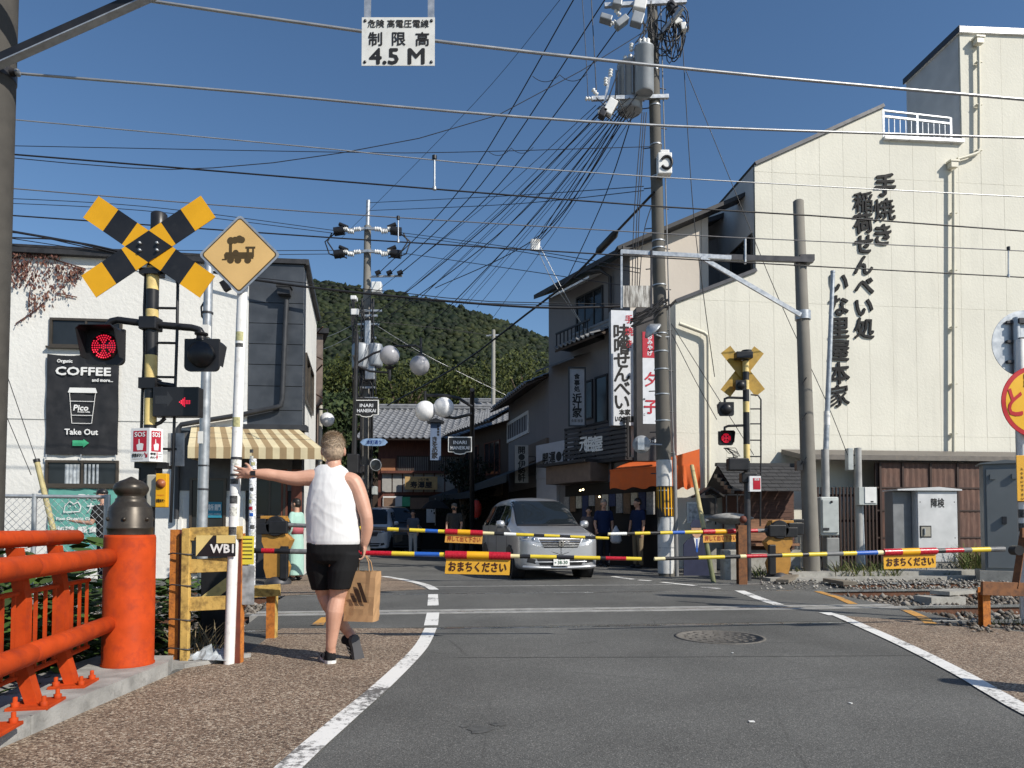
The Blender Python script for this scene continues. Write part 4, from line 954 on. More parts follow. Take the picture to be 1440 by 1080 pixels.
write(mb,'Organic',at(0.25,0.075),TU,Z_,0.085,WHITE,bold=0.004,wide=Wd * 0.21); write(mb,'COFFEE',at(0.51,0.17),TU,Z_,0.21,WHITE,bold=0.009,wide=Wd * 0.76)
write(mb,'and more...',at(0.78,0.255),TU,Z_,0.085,WHITE,bold=0.004,wide=Wd * 0.29); write(mb,'Take Out',at(0.5,0.775),TU,Z_,0.15,WHITE,bold=0.005,wide=Wd * 0.46)
write(mb,'Pico',at(0.49,0.535),TU,Z_,0.15,WHITE,bold=0.006,wide=Wd * 0.2,shear=0.15); write(mb,'Premium Coffee',at(0.53,0.575),TU,Z_,0.035,WHITE,bold=0.002,wide=Wd * 0.17)
def ln(pts,w=0.012):
 for p,q in zip(pts[:-1],pts[1:]): mb.beam(at(*p),at(*q),0.006,w,m=WHITE)
mb.add([at(0.30,0.385),at(0.71,0.385),at(0.685,0.335),at(0.325,0.335)],[(0,1,2,3)],WHITE)
ln([(0.325,0.39),(0.365,0.69),(0.64,0.69),(0.685,0.39)]); ln([(0.335,0.47),(0.675,0.47)]); ln([(0.355,0.61),(0.65,0.61)])
mb.build('print',b,world=True)
GRN = M('green_print',(0.06,0.4,0.2),0.5); mb = MB(GRN)
mb.add([at(0.38,0.915),at(0.53,0.915),at(0.53,0.86),at(0.38,0.86)],[(0,1,2,3)]); mb.add([at(0.53,0.93),at(0.61,0.885),at(0.53,0.845)],[(0,1,2)]); mb.build('arrow',b,world=True)
mb = MB(GALV)
for fx in (0.02,0.5,0.98): mb.tube([at(fx,1.0),at(fx,1.05)],0.012,6)
mb.build('tie',b,world=True)
TEAL = M('teal_banner_cloth',(0.12,0.34,0.29),0.6,var=0.12,scale=4)
b,s_,a0,a1,c0,c1 = hang('teal cafe banner with a white animal drawing below the curtained window','banner',70,686,168,790,VL - 0.02,TEAL,None)
Wd,Hd = a1 - a0,c1 - c0; mb = MB(WHITE)
write(mb,'Pico',at(0.62,0.12),TU,Z_,0.12,WHITE,bold=0.007,wide=Wd * 0.4,shear=0.15); write(mb,'カフェ',at(0.75,0.27),TU,Z_,0.2,WHITE,bold=0.006,wide=Wd * 0.4)
write(mb,'Pico Organic Coffee',at(0.42,0.42),TU,Z_,0.07,WHITE,bold=0.004,wide=Wd * 0.6); write(mb,'珈琲 軽食',at(0.4,0.56),TU,Z_,0.12,WHITE,bold=0.005,wide=Wd * 0.6)
ln([(0.22,0.33),(0.24,0.24),(0.3,0.18),(0.36,0.22),(0.42,0.19),(0.46,0.26),(0.44,0.32),(0.22,0.33)],0.02); ln([(0.31,0.24),(0.31,0.26)],0.02); ln([(0.38,0.24),(0.38,0.26)],0.02)
mb.build('print',b,world=True)
# dry brown creeper on the white wall
m,nt,bb_ = newmat('dry_creeper'); g = nt.nodes.new('ShaderNodeNewGeometry'); nt.links.new(ramp(nt,g.outputs['Random Per Island'],[(0,(0.07,0.025,0.02)),(0.6,(0.15,0.06,0.045)),(1,(0.22,0.11,0.07))]),bb_.inputs['Base Color']); bb_.inputs['Roughness'].default_value = 0.8
mb = MB(m); rg = random.Random(3)
def creep(px,py,sz):
 p = onv(px,py,VL - rg.uniform(0.02,0.12)); a = rg.uniform(0,6.28); x = Vector((math.cos(a),rg.uniform(-.5,.5),math.sin(a) * 0.4)).normalized() * sz * 0.6; z = Vector((rg.uniform(-.4,.4),rg.uniform(-.3,.3),-1)) * sz
 mb.add([p,p + x * 0.5 + z * 0.5,p + z,p - x * 0.5 + z * 0.5],[(0,1,2,3)])
for _ in range(620):
 px = 8 + 110 * rg.random() ** 1.15; lim = 432 - max(0,px - 62) * 0.9 - 8 * math.sin(px * 0.4) if px > 40 else 400 + 8 * math.sin(px * 0.7); y0 = 364 + max(0,px - 70) * 0.25
 py = y0 + (lim - y0) * (rg.random() ** 1.2); creep(px,py,rg.uniform(0.04,0.1))
for _ in range(160): creep(rg.uniform(10,85),rg.uniform(352,362),rg.uniform(0.04,0.09))
for pts in ([(62,425),(45,440),(22,455)],[(42,410),(40,432)],[(50,415),(49,436)],[(80,412),(108,418)],[(14,362),(60,360),(120,378)]):
 mb.tube([onv(x,y,VL - 0.03) for x,y in pts],0.012,4)
 for k in range(12):
  f = rg.random() * (len(pts) - 1); i = int(f); creep(pts[i][0] + (pts[i + 1][0] - pts[i][0]) * (f - i),pts[i][1] + (pts[i + 1][1] - pts[i][1]) * (f - i),0.06)
solo(mb,'creeper','dry reddish brown creeper hanging over the corner of the white cafe wall','plant')
# ---- next houses on the left side of the street
def block(name,label,A,B,h,m,deep,cap=None,roofm=None):
 """simple wall block: front from A to B (Vector), body going to the left of A->B ... away by vector deep"""
 t = thing(name,label,'building',A); mb = MB(m); P = [A,B,B + deep,A + deep]
 mb.add([p + Z_ * (-0.2 - p.z) for p in P] + [p + Z_ * (h - p.z) for p in P],[(0,1,5,4),(1,2,6,5),(2,3,7,6),(3,0,4,7),(4,5,6,7)]); mb.build('wall',t,world=True)
 c = MB(roofm or ROOFD); x = (B - A).normalized(); n = deep.normalized()
 c.prism([(-0.15,-0.15),((B - A).length + 0.15,-0.15),((B - A).length + 0.15,deep.length + 0.1),(-0.15,deep.length + 0.1)],A + Z_ * (h + 0.001 - A.z),x,n,0.14 if x.cross(n).z > 0 else -0.14); c.build('roof',t,world=True)
 return t
a = Vector(((452 - 720) / FPX * 20.6,20.6,0));
t2 = block('town_house','narrow grey brown house behind the cafe with rusty vine trellis',a - TU * 5,a,W(440,470,20.6).z,M('taupe_wall',(0.21,0.165,0.14),0.8,var=0.2),Vector((-0.35,0.93,0)) * 4)
n_ = Vector((0.93,0.35,0));
window(t2,a - TU * 5,TU,4.2,4.85,3.2,4.6,1)
mb = MB(M('downpipe_cream',(0.5,0.47,0.4),0.5)); mb.tube([W(451,570,20.4),W(450,640,20.4),W(450,700,20.4)],0.06,8); mb.build('downpipe',t2,world=True)
mb = MB(RUST);
for k in range(5): p = a + Z_ * (4.4 + k * 0.55) - TU * 0.25 - TN * 0.05; mb.beam(p,p + TU * 0.3 + Z_ * (0.2 * (-1) ** k) - TN * 0.35,0.03,0.03)
mb.build('trellis',t2,world=True)
# ---- cream building on the right: wall panels around a real outline
VC = 17.5
out = [(953,820),(953,425),(1063,381),(1063,232),(1242,150),(1242,195),(1353,200),(1353,45),(1600,54),(1600,830)]
poly = PV(VC,out);
poly[0] = (poly[0][0],-0.2); poly[-1] = (poly[-1][0],-0.2)
ub = poly[0][0]; uA,uB,uT = poly[2][0],poly[4][0],poly[6][0]; poly[1] = (ub,poly[1][1]); poly[3] = (uA,poly[3][1]); poly[5] = (uB,poly[5][1]); poly[7] = (uT,poly[7][1])
t = thing('rice_cracker_shop','tall cream panelled building with black brush lettering and a stepped roof','building',sid(VC,ub))
core = MB(CRM)
def zv_(px,py): return PV(VC,[(px,py)])[0][1]
# core bodies
wallplane(core,[(ub,-0.2),(uA + .3,-0.2),(uA + .3,poly[2][1] + 0.11),(ub,poly[1][1] - 0.02)],VC + 0.008,2.2)
wallplane(core,[(uA + 0.01,-0.2),(uB,-0.2),(uB,poly[4][1] - 0.02),(uA + 0.01,poly[3][1] - 0.02)],VC + 0.009,9)
wallplane(core,[(uB - 0.01,-0.2),(poly[-1][0],-0.2),(poly[-1][0],poly[6][1] - 0.02),(uB - 0.01,poly[5][1] - 0.02)],VC + 0.0085,9)
wallplane(core,[(uT + 0.0,poly[6][1] - 1),(poly[-1][0],poly[6][1] - 1),(poly[-1][0],poly[8][1] - 0.02),(uT,poly[7][1] - 0.02)],VC + 0.011,2.2)
core.build('wall_core',t,world=True)
pw = 0.66; zr = [-0.2,3.45,6.9,10.35,15.5]
u = ub
while u < poly[-1][0]:
 for z0,z1 in zip(zr[:-1],zr[1:]):
  c = cell(poly,u + 0.003,u + pw - 0.003,z0 + 0.003,z1 - 0.003)
  if c:
   mb = MB(CRM); wallplane(mb,c,VC + rnd.uniform(-0.002,0.002),0.02)
   mb.build('wall_panel',t,world=True)
 u += pw
ECAP = M('dark_eave_cap',(0.05,0.052,0.06),0.5,0.3,var=0.2)
def capline(pts,w=0.14,h=0.09,dv=0.3,m=ECAP,off=0.02,nm='eave_cap'):
 mb = MB(m)
 for (a,b) in zip(pts[:-1],pts[1:]): mb.beam(TR(a[0],VC - 0.06 + dv / 2,a[1] + off),TR(b[0],VC - 0.06 + dv / 2,b[1] + off),dv,h)
 mb.build(nm,t,world=True)
capline([poly[1],poly[2]],dv=2.4); capline([poly[3],poly[4]],dv=9)
WCAP = M('white_metal_cap',(0.78,0.78,0.78),0.3,0.1)
mb = MB(WCAP); mb.beam(TR(uT - 0.06,VC + 1.08,poly[7][1] + 0.03),TR(poly[8][0],VC + 1.08,poly[8][1] + 0.03),2.3,0.16); mb.build('tower_cap',t,world=True)
mb = MB(ECAP); mb.beam(TR(uT - 0.075,VC - 0.1,poly[7][1] + 0.03),TR(uT - 0.075,VC + 2.25,poly[7][1] + 0.03),0.03,0.165); mb.build('tower_cap_side',t,world=True)
for (uu,z0,z1,l,mm) in ((uT,poly[6][1],poly[7][1] - 0.01,2.2,None),(uA,5.0,poly[3][1] - 0.02,9,None)):
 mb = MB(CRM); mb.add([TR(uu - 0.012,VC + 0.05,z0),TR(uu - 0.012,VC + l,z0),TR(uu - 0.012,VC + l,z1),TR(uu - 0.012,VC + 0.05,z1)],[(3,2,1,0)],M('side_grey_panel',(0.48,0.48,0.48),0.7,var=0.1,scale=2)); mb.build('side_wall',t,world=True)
window(t,TR(uA - 0.02,VC,0),-TN,-1.5,-0.12,zv_(1063,392),zv_(1063,325),1)
# terrace railing
mb = MB(WCAP); za = poly[5][1]; mb.beam(TR(uB - 0.02,VC - 0.04,za + 0.0),TR(uT + 0.0,VC - 0.04,poly[6][1] + 0.0),0.12,0.09); mb.build('terrace_sill',t,world=True)
mb = MB(GALV); zt = zv_(1242,155); zm = zv_(1242,163); um = uB + (uT - uB) * 0.86
for (z,h) in ((zt,0.035),(zm,0.05)): mb.beam(TR(uB,VC + 0.02,z),TR(um,VC + 0.02,z - 0.09),0.05,h)
rl = mb.build('terrace_railing',t,world=True)
for k in range(13):
 uu = uB + (um - uB) * k / 12; f = k / 12; big = k in (0,6,12); mb = MB(GALV)
 mb.beam(TR(uu,VC + 0.02,za + 0.04 - 0.09 * f),TR(uu,VC + 0.02,(zt if big else zm) - 0.09 * f),0.06 if big else 0.018,0.06 if big else 0.018); mb.build('baluster',rl,world=True)
# downpipes with hoppers
DPC = M('cream_pipe',(0.6,0.57,0.46),0.45,var=0.06)
def pc(px,py,off=0.12): return onv(px,py,VC - off)
for hx,hy in ((1376,58),(1340,232)):
 h = pc(hx,hy); mb = MB(DPC); mb.box(h,(0.2,0.16,0.17),rot=TA); mb.box(h + Z_ * 0.09,(0.26,0.2,0.05),rot=TA); mb.build('hopper',t,world=True)
mb = MB(DPC); mb.tube([pc(1376,66),pc(1377,140),pc(1377,208),pc(1376,214),pc(1370,217),pc(1346,224)],0.045,8); mb.tube([pc(1341,240),pc(1341,440),pc(1341,690)],0.045,8)
for (px,ps) in ((1376,(88,148,212)),(1341,(300,380,460,540,610))):
 for py in ps: mb.box(pc(px,py,0.08),(0.16,0.12,0.025),rot=TA)
mb.build('downpipe',t,world=True); mb = MB(DPC); mb.tube([pc(955,455),pc(990,468),pc(995,472),pc(996,480),pc(997,690)],0.05,8); mb.build('downpipe',t,world=True)
# brush lettering, each character a raised piece
LET = M('raised_black_letter',(0.009,0.009,0.01),0.8,var=0.1)
def letters(text,px,py0,py1,size,par):
 n = len(text); n_ = TU.cross(Z_)
 for i,ch in enumerate(text):
  cy = py0 + (py1 - py0) * i / (n - 1); cx = px[0] + (px[1] - px[0]) * i / (n - 1); c = onv(cx,cy,VC - 0.06)
  vs,fs = glyph(ch,res=2); mn,mx = vs.min(0),vs.max(0); ce = (mn + mx) / 2; k = size / 0.92
  mb = MB(LET); j = 0; sh = -0.16 + 0.05 * math.sin(i * 2.1); rot = 0.10 * math.sin(i * 1.7)
  # outline edges for the sides
  ec = {}
  for f in fs:
   for a,b in zip(f,f[1:] + f[:1]): ec[(a,b)] = ec.get((a,b),0) + 1
  bound = [(a,b) for (a,b) in ec if (b,a) not in ec]
  for (dx,dy) in ((-1,-0.3),(1,0.3),(0.2,1),(-0.2,-1),(0.8,0.8),(-0.8,-0.8)):
   w = 0.016 if len(vs) < 70 else 0.008
   X = (vs[:,0] - ce[0]) * k * 0.98; Y = (vs[:,1] - ce[1]) * k; Y = Y + X * -sh * 0.5; xr = X * math.cos(rot) - Y * math.sin(rot) + dx * w; yr = X * math.sin(rot) + Y * math.cos(rot) + dy * w
   fr_ = [c + TU * x + Z_ * y - n_ * (0.02 - j * 0.0008) for x,y in zip(xr,yr)]; bk = [c + TU * x + Z_ * y - n_ * 0.055 for x,y in zip(xr,yr)]
   m0 = len(fr_); mb.add(fr_ + bk,[tuple(f) for f in fs] + [(b,a,a + m0,b + m0) for a,b in bound]); j += 1
  mb.build('letter',par,world=True)
letters('手焼き',(1246,1243),259,329,0.59,t)
letters('稲荷せんべい処',(1215,1217),283,461,0.53,t)
letters('いな里屋本家',(1181,1181),397,556,0.56,t)
# low lean-to sheds and brown panel wall at the foot of the cream wall
VS = 16.6
LROOF = M('shed_roof_metal',(0.14,0.125,0.11),0.6,var=0.2,scale=6,dirt=0.3,dcol=(0.2,0.16,0.12)); BRP = M('rusty_brown_panel',(0.105,0.055,0.04),0.7,var=0.25,scale=3,dirt=0.4,dcol=(0.2,0.12,0.09),streak=True); BFR = M('shed_frame',(0.05,0.03,0.024),0.7)
t = thing('storage_shed','long low shed of rusty brown panels under a flat eave beside the cabinets','shed',onv(1300,790,VS) * 1.0)
pp = PV(VS,[(1232,650),(1432,655),(1432,800),(1232,800)]); u0,u1 = pp[0][0],pp[1][0] + 3.0; z1 = pp[0][1]
mb = MB(BFR); wallplane(mb,rect(u0,u1,-0.2,z1),VS + 0.04,0.05); mb.build('backing',t,world=True)
cols = [u0,u0 + 0.1] + [PV(VS,[(x,700)])[0][0] for x in (1270,1309,1347,1385,1420)] + [u1 - 1.2,u1]; rows = [-0.1] + [PV(VS,[(1300,y)])[0][1] for y in (756,718,686)] + [z1]
for i in range(1,len(cols) - 1):
 for j in range(len(rows) - 1):
  mb = MB(BRP); a,b,c,d = cols[i] + 0.025,cols[i + 1] - 0.025,rows[j] + 0.02,rows[j + 1] - 0.02
  nn = max(4,int((b - a) / 0.075)); vs = []
  for k in range(nn + 1):
   uu = a + (b - a) * k / nn; dv = 0.012 * (k % 2)
   vs += [TR(uu,VS + 0.02 - dv,c),TR(uu,VS + 0.02 - dv,d)]
  mb.add(vs,[(2 * k,2 * k + 2,2 * k + 3,2 * k + 1) for k in range(nn)]); mb.build('panel',t,world=True)
mb = MB(BFR)
for uu in cols[1:]: mb.beam(TR(uu,VS,-0.1),TR(uu,VS,z1),0.05,0.05)
for z in rows[1:]: mb.beam(TR(u0,VS + 0.005,z),TR(u1,VS + 0.005,z),0.03,0.035)
mb.build('frame',t,world=True)
e0,e1 = PV(VS - 0.15,[(1128,640),(1434,650)]); e2 = PV(VS + 0.6,[(1105,632)])[0]
mb = MB(LROOF); za,zb2 = e0[1],PV(VC,[(1250,634)])[0][1]
mb.add([TR(e0[0],VS - 0.15,za - 0.1),TR(u1,VS - 0.15,za - 0.1),TR(u1,VS - 0.15,za + 0.02),TR(e0[0],VS - 0.15,za + 0.02),TR(e2[0],VC - 0.06,zb2),TR(u1,VC - 0.06,zb2),TR(e2[0],VC - 0.06,zb2 - 0.12),TR(u1,VC - 0.06,zb2 - 0.12)],
  [(0,1,2,3),(3,2,5,4),(1,0,6,7),(0,3,4,6)]); mb.build('roof',t,world=True)
# slatted fence between the pole and the shed
t = thing('slat_fence','dark narrow slat fence under the shed eave beside the thin grey pole','fence',onv(1195,800,VS))
fa,fb = PV(VS,[(1150,685),(1232,685)]); zt = fa[1]
uu = fa[0]
while uu < fb[0]:
 mb = MB(BFR); mb.beam(TR(uu,VS,0),TR(uu,VS,zt),0.035,0.05); mb.build('slat',t,world=True); uu += 0.095
mb = MB(BFR)
for z in (0.3,1.2,zt - 0.2): mb.beam(TR(fa[0],VS + 0.03,z),TR(fb[0],VS + 0.03,z),0.03,0.06)
mb.build('rail',t,world=True)
# small shrine-like hut with slate roof
VH = 16.0
t = thing('wayside_shrine','small dark wooden wayside shrine with a black shingle roof behind the crossing signal','shrine',onv(1080,805,VH))
a0,z0 = PV(VH,[(1032,795)])[0]; a1,_ = PV(VH,[(1128,795)])[0]; ze = PV(VH,[(1080,688)])[0][1]; zr_ = PV(VH + 0.7,[(1080,655)])[0][1]
WSH = wood('dark_shrine_wood',(0.10,0.045,0.03),axis=0)
mb = MB(WSH); wallplane(mb,rect(a0 + 0.25,a1,0,ze),VH + 0.35,0.9); mb.build('wall',t,world=True)
for k in range(7):
 mb = MB(WSH); z = 0.62 + k * 0.13; wallplane(mb,rect(a0 + 0.3,a1 - 0.05,z,z + 0.122),VH + 0.32,0.025); mb.build('plank',t,world=True)
mb = MB(wood('altar_wood',(0.26,0.13,0.07),axis=0)); wallplane(mb,rect(a0 + 0.55,a1 - 0.3,0.72,1.25),VH + 0.28,0.03); wallplane(mb,rect(a0 + 0.4,a1,0.6,0.66),VH + 0.1,0.2); mb.build('shutter',t,world=True)
mb = MB(CONC); wallplane(mb,rect(a0 + 0.1,a1 + 0.1,-0.2,0.5),VH + 0.25,1.1); mb.build('plinth',t,world=True)
SHIN = M('black_shingle',(0.035,0.035,0.038),0.7,var=0.3,scale=8,bmp=0.2)
nr = 7
for j in range(nr):
 f0,f1 = j / nr,(j + 1) / nr; va,vb = VH - 0.25 + 0.95 * f0,VH - 0.25 + 0.95 * f1; zA,zB = ze - 0.05 + (zr_ - ze + 0.05) * f0,ze - 0.05 + (zr_ - ze + 0.05) * f1
 ua = a0 - 0.1; k = 0
 while ua < a1 + 0.2:
  ub2 = min(a1 + 0.25,ua + (0.3 if (k or j % 2) else 0.15)); mb = MB(SHIN)
  A,B,Cq,D = TR(ua + 0.004,va - 0.03,zA + 0.012),TR(ub2 - 0.004,va - 0.03,zA + 0.012),TR(ub2 - 0.004,vb,zB),TR(ua + 0.004,vb,zB); dz = Z_ * -0.018
  mb.add([A,B,Cq,D,A + dz,B + dz],[(0,1,2,3),(4,5,1,0)]); mb.build('shingle',t,world=True); ua = ub2; k += 1
mb = MB(SHIN); mb.beam(TR(a0 - 0.12,VH + 0.72,zr_ + 0.02),TR(a1 + 0.25,VH + 0.72,zr_ + 0.02),0.14,0.08)
mb.add([TR(a0 - 0.1,VH - 0.25,ze - 0.08),TR(a0 - 0.1,VH + 0.7,zr_ - 0.02),TR(a0 - 0.1,VH + 1.6,ze - 0.08)],[(0,1,2),(2,1,0)]); mb.add([TR(a1 + 0.25,VH + 0.7,zr_),TR(a0 - 0.1,VH + 0.7,zr_),TR(a0 - 0.1,VH + 1.65,ze - 0.05),TR(a1 + 0.25,VH + 1.65,ze - 0.05)],[(0,1,2,3)]); mb.build('roof_ridge',t,world=True)
for k in range(5):
 mb = MB(BLACK); z = ze - 0.07 + k * 0.1; mb.beam(TR(a0 - 0.14,VH - 0.3 + k * 0.2,z),TR(a0 - 0.14,VH - 0.1 + k * 0.2,z + 0.02),0.08,0.1); mb.build('rafter',t,world=True)
# small dark lantern hut
VQ = 15.8; p = onv(996,805,VQ)
t = thing('shrine_lantern','small dark wooden lantern house with a gable roof beside the leaning yellow pole','lantern',(p.x,p.y,0))
mb = MB(CONC); mb.box((0,0,0.4),(0.3,0.3,0.8)); mb.build('base',t); DW = wood('black_wood',(0.03,0.025,0.022)); zl = onv(996,722,VQ).z; zt = onv(996,690,VQ).z
mb = MB(DW); mb.box((0,0,(zl + zt) / 2 - 0.1),(0.34,0.34,(zt - zl) - 0.15)); mb.build('box',t)
mb = MB(DW); mb.prism([(-0.3,zt - 0.16),(0,zt + 0.03),(0.3,zt - 0.16),(0.3,zt - 0.12),(0,zt + 0.08),(-0.3,zt - 0.12)],(0,0.3,0),X_,Z_,0.6); mb.build('roof',t)
mb = MB(CONC); mb.box((0,0,0.88),(0.36,0.36,0.14)); mb.build('collar',t)
# stone water basin / mushroom-roofed stand
p = onv(1027,806,15.2); t = thing('stone_lantern','pale broad-capped stone lantern half hidden behind the far right boom','lantern',(p.x,p.y,0))
zc_ = onv(1027,725,15.2).z
mb = MB(PALEC); mb.lathe([(0.13,0),(0.12,zc_ - 0.2)],12); mb.build('shaft',t); mb = MB(PALEC); mb.lathe([(0.1,zc_ - 0.2),(0.5,zc_ - 0.08),(0.52,zc_ - 0.05),(0.3,zc_ + 0.03),(0.08,zc_ + 0.06),(0,zc_ + 0.06)],18); mb.build('cap',t)
mb = MB(BLACK)
for x in (-0.2,0.05,0.3,0.5): mb.box((x,0.4,zc_ + 0.15),(0.025,0.025,0.7))
mb.beam((-0.3,0.4,zc_ + 0.48),(0.6,0.4,zc_ + 0.48),0.025,0.025); mb.build('grille',t)
# ---------------------------------------------------------------- the shaded shops on the right of the street
SA,SB0,SC0,SD0,SE0 = Vector((4.08,17.95,0)),Vector((3.19,19.0,0)),Vector((1.18,22.6,0)),Vector((-0.14,28.0,0)),Vector((-2.4,32.6,0))
def pf(A,B,px):
 """distance from B (far end) along the wall A-B at the pixel column px; axis runs far -> near"""
 ax = (A - B).normalized(); k = (px - 720) / FPX     # x = k*y
 return (B.x - k * B.y) / (k * ax.y - ax.x)
def pfz(A,B,px,py):
 ax = (A - B).normalized(); u = pf(A,B,px); p = B + ax * u; return u,W(px,py,p.y).z
def frect(A,B,x0,y0,x1,y1):
 """pixel rectangle on the shaded wall -> u0,u1,z0,z1 (heights read at the middle)"""
 u0,u1 = pf(A,B,x0),pf(A,B,x1); xm = (x0 + x1) / 2
 return u0,u1,pfz(A,B,xm,y1)[1],pfz(A,B,xm,y0)[1]
WDARK = wood('dark_brown_wood',(0.055,0.036,0.026)); WDRED = wood('dark_red_wood',(0.13,0.045,0.03))
TILE = M('grey_roof_tile',(0.20,0.205,0.215),0.45,var=0.25,scale=5,dirt=0.25,dcol=(0.1,0.1,0.1)); LITP = M('pale_plaster',(0.5,0.48,0.46),0.85,var=0.08)
def tile_roof(par,E0,E1,R0,R1,m=TILE,name='roof_tile',step=0.3,course=0.3):
 """rows of curved tiles from the eave E0-E1 to the ridge R0-R1, one joined piece"""
 L = (E1 - E0).length; H = (R0 - E0).length; nx,ny = max(2,int(L / step)),max(2,int(H / course)); mb = MB(m)
 ax = (E1 - E0).normalized(); nrm = ax.cross((R0 - E0).normalized()); nrm = nrm if nrm.z > 0 else -nrm
 pf_ = [(0.0,0.03),(0.12,0.075),(0.26,0.085),(0.4,0.05),(0.55,0.02),(0.8,0.012),(1.0,0.03)]
 for j in range(ny):
  for i in range(nx):
   vs = []
   for (a,h) in pf_:
    f = (i + a) / nx; g0,g1 = j / ny,(j + 1.03) / ny
    b = E0.lerp(E1,f); c = R0.lerp(R1,f); vs += [b.lerp(c,g0) + nrm * (h + 0.035),b.lerp(c,g1) + nrm * (h + 0.005)]
    if a == 0: st = len(vs)
   fs = [(2 * k,2 * k + 2,2 * k + 3,2 * k + 1) for k in range(len(pf_) - 1)]
   lo = [q for q in vs[0::2]]; n0 = len(vs); vs += [q - nrm * 0.04 for q in lo]; fs += [(2 * k,n0 + k,n0 + k + 1,2 * k + 2) for k in range(len(pf_) - 1)]
   mb.add(vs,fs,m,False)
 o = mb.build(name,par,world=True); tag(o,kind='stuff')
 mb = MB(m); mb.tube([R0.lerp(R1,k / 8) + nrm * 0.1 for k in range(9)],0.13,8); mb.tube([R0.lerp(R1,k / 8) + nrm * 0.22 for k in range(9)],0.08,8); mb.build('ridge',par,world=True)
 mb = MB(WDARK); d = nrm * 0.06; mb.add([E0 - d,E1 - d,R1 - d,R0 - d,E0,E1,R1,R0],[(0,1,2,3),(4,5,1,0),(5,6,2,1),(7,4,0,3),(7,6,5,4)]); mb.build('roof_deck',par,world=True)
def wallprism(par,A,B,poly,deep,m,name='wall'):
 ax = (A - B).normalized(); mb = MB(m); mb.prism(poly,B,ax,Z_,-deep,m=m); return mb.build(name,par,world=True),ax,ax.cross(Z_)
# shop B1 : the three storey gabled corner house
A,B = SB0,SC0; ax = (A - B).normalized(); nn = ax.cross(Z_); L1_ = (A - B).length
t = thing('corner_shop_house','three storey grey gabled shop house with a shaded street face and pink end wall','building',B)
H1 = 8.5
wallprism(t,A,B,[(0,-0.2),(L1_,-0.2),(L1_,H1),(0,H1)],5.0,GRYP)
pk = PV(18.6,[(884,340),(1012,283),(1030,440),(884,440)]); mb = MB(PNK)
uB1 = SB0.dot(TU); pk[0] = (uB1,H1 + 0.05); pk[3] = (uB1,2.0); slope = 0.46
pink = [(uB1,2.0),(uB1 + 4.2,2.0),(uB1 + 4.2,H1 + 0.05 + 4.2 * slope),(uB1,H1 + 0.05)]
uu = uB1
for (ua,ub_) in ((uB1,uB1 + 1.05),(uB1 + 1.06,uB1 + 2.0),(uB1 + 2.01,uB1 + 2.2)):
 for (z0,z1) in ((2.0,6.3),(6.31,8.4),(8.41,13)):
  c = cell(pink,ua,ub_,z0,z1)
  if c: mb = MB(PNK); wallplane(mb,c,SB0.dot(TN) - 0.03,0.2); mb.build('wall_panel',t,world=True)
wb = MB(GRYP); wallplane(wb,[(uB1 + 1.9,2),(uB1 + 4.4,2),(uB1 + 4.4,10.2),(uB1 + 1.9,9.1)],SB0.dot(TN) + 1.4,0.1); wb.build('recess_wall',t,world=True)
mb = MB(ROOFD); e = nn * 0.5; away = -nn
E0,E1 = B + e + Z_ * (H1 - 0.18) - ax * 0.1,A + e + Z_ * (H1 - 0.18) + ax * 0.35
mb.add([q + d for d in (Z_ * 0,Z_ * 0.14) for q in (E0,E1,E1 + away * 5 + Z_ * 5 * slope,E0 + away * 5 + Z_ * 5 * slope)],[(0,1,2,3),(4,5,6,7),(0,1,5,4),(1,2,6,5),(3,0,4,7)])
pe = TR(uB1 - 0.45,SB0.dot(TN) - 0.25,H1 + 0.05 - 0.45 * slope + 0.06); mb.beam(pe,pe + TU * 4.6 + Z_ * 4.6 * slope,0.5,0.1); mb.build('roof',t,world=True)
BW = ax
def awin(par,x0,y0,x1,y1,panes=2,**k):
 u0,u1,z0,z1 = frect(A,B,x0,y0,x1,y1); return window(par,B,ax,u0,u1,z0,z1,panes,**k)
DKF = M('dark_window_frame',(0.025,0.025,0.028),0.5,0.2)
w = awin(t,812,410,850,478,3,fm=DKF)
u0,u1,z0,z1 = frect(A,B,803,462,851,486)
mb = MB(DKF); mb.prism(rect(u0,u1,z0,z0 + 0.07),B,ax,Z_,0.55); mb.prism(rect(u0,u1,z1 - 0.05,z1),B + nn * 0.5,ax,Z_,0.05); bal = mb.build('balcony',t,world=True)
k = 0
uu = u0
while uu <= u1 + 0.01: mb = MB(DKF); mb.prism(rect(uu,uu + 0.03,z0 + 0.07,z1 - 0.05),B + nn * 0.5,ax,Z_,0.03); mb.build('baluster',bal,world=True); uu += 0.2
# small canopies over the first and second storey windows
def canopy(par,x0,x1,py,d=0.7,drop=0.3,m=None,tile=True):
 u0,u1 = pf(A,B,x0),pf(A,B,x1); z = pfz(A,B,(x0 + x1) / 2,py)[1]; a,b = B + ax * u0 + Z_ * z,B + ax * u1 + Z_ * z
 if tile: tile_roof(par,a + nn * d - Z_ * drop,b + nn * d - Z_ * drop,a,b,m or TILE,step=0.22,course=0.3)
 else:
  mb = MB(m); mb.add([a + nn * d - Z_ * drop,b + nn * d - Z_ * drop,b,a,a + nn * d - Z_ * (drop + .06),b + nn * d - Z_ * (drop + .06)],[(0,1,2,3),(4,5,1,0)]); mb.build('canopy',par,world=True)
canopy(t,808,866,472); canopy(t,796,852,397,0.55,0.2,WHITE,False)
canopy(t,776,832,505,0.6,0.2,M('tin_canopy',(0.08,0.08,0.085),0.5,0.3),False)
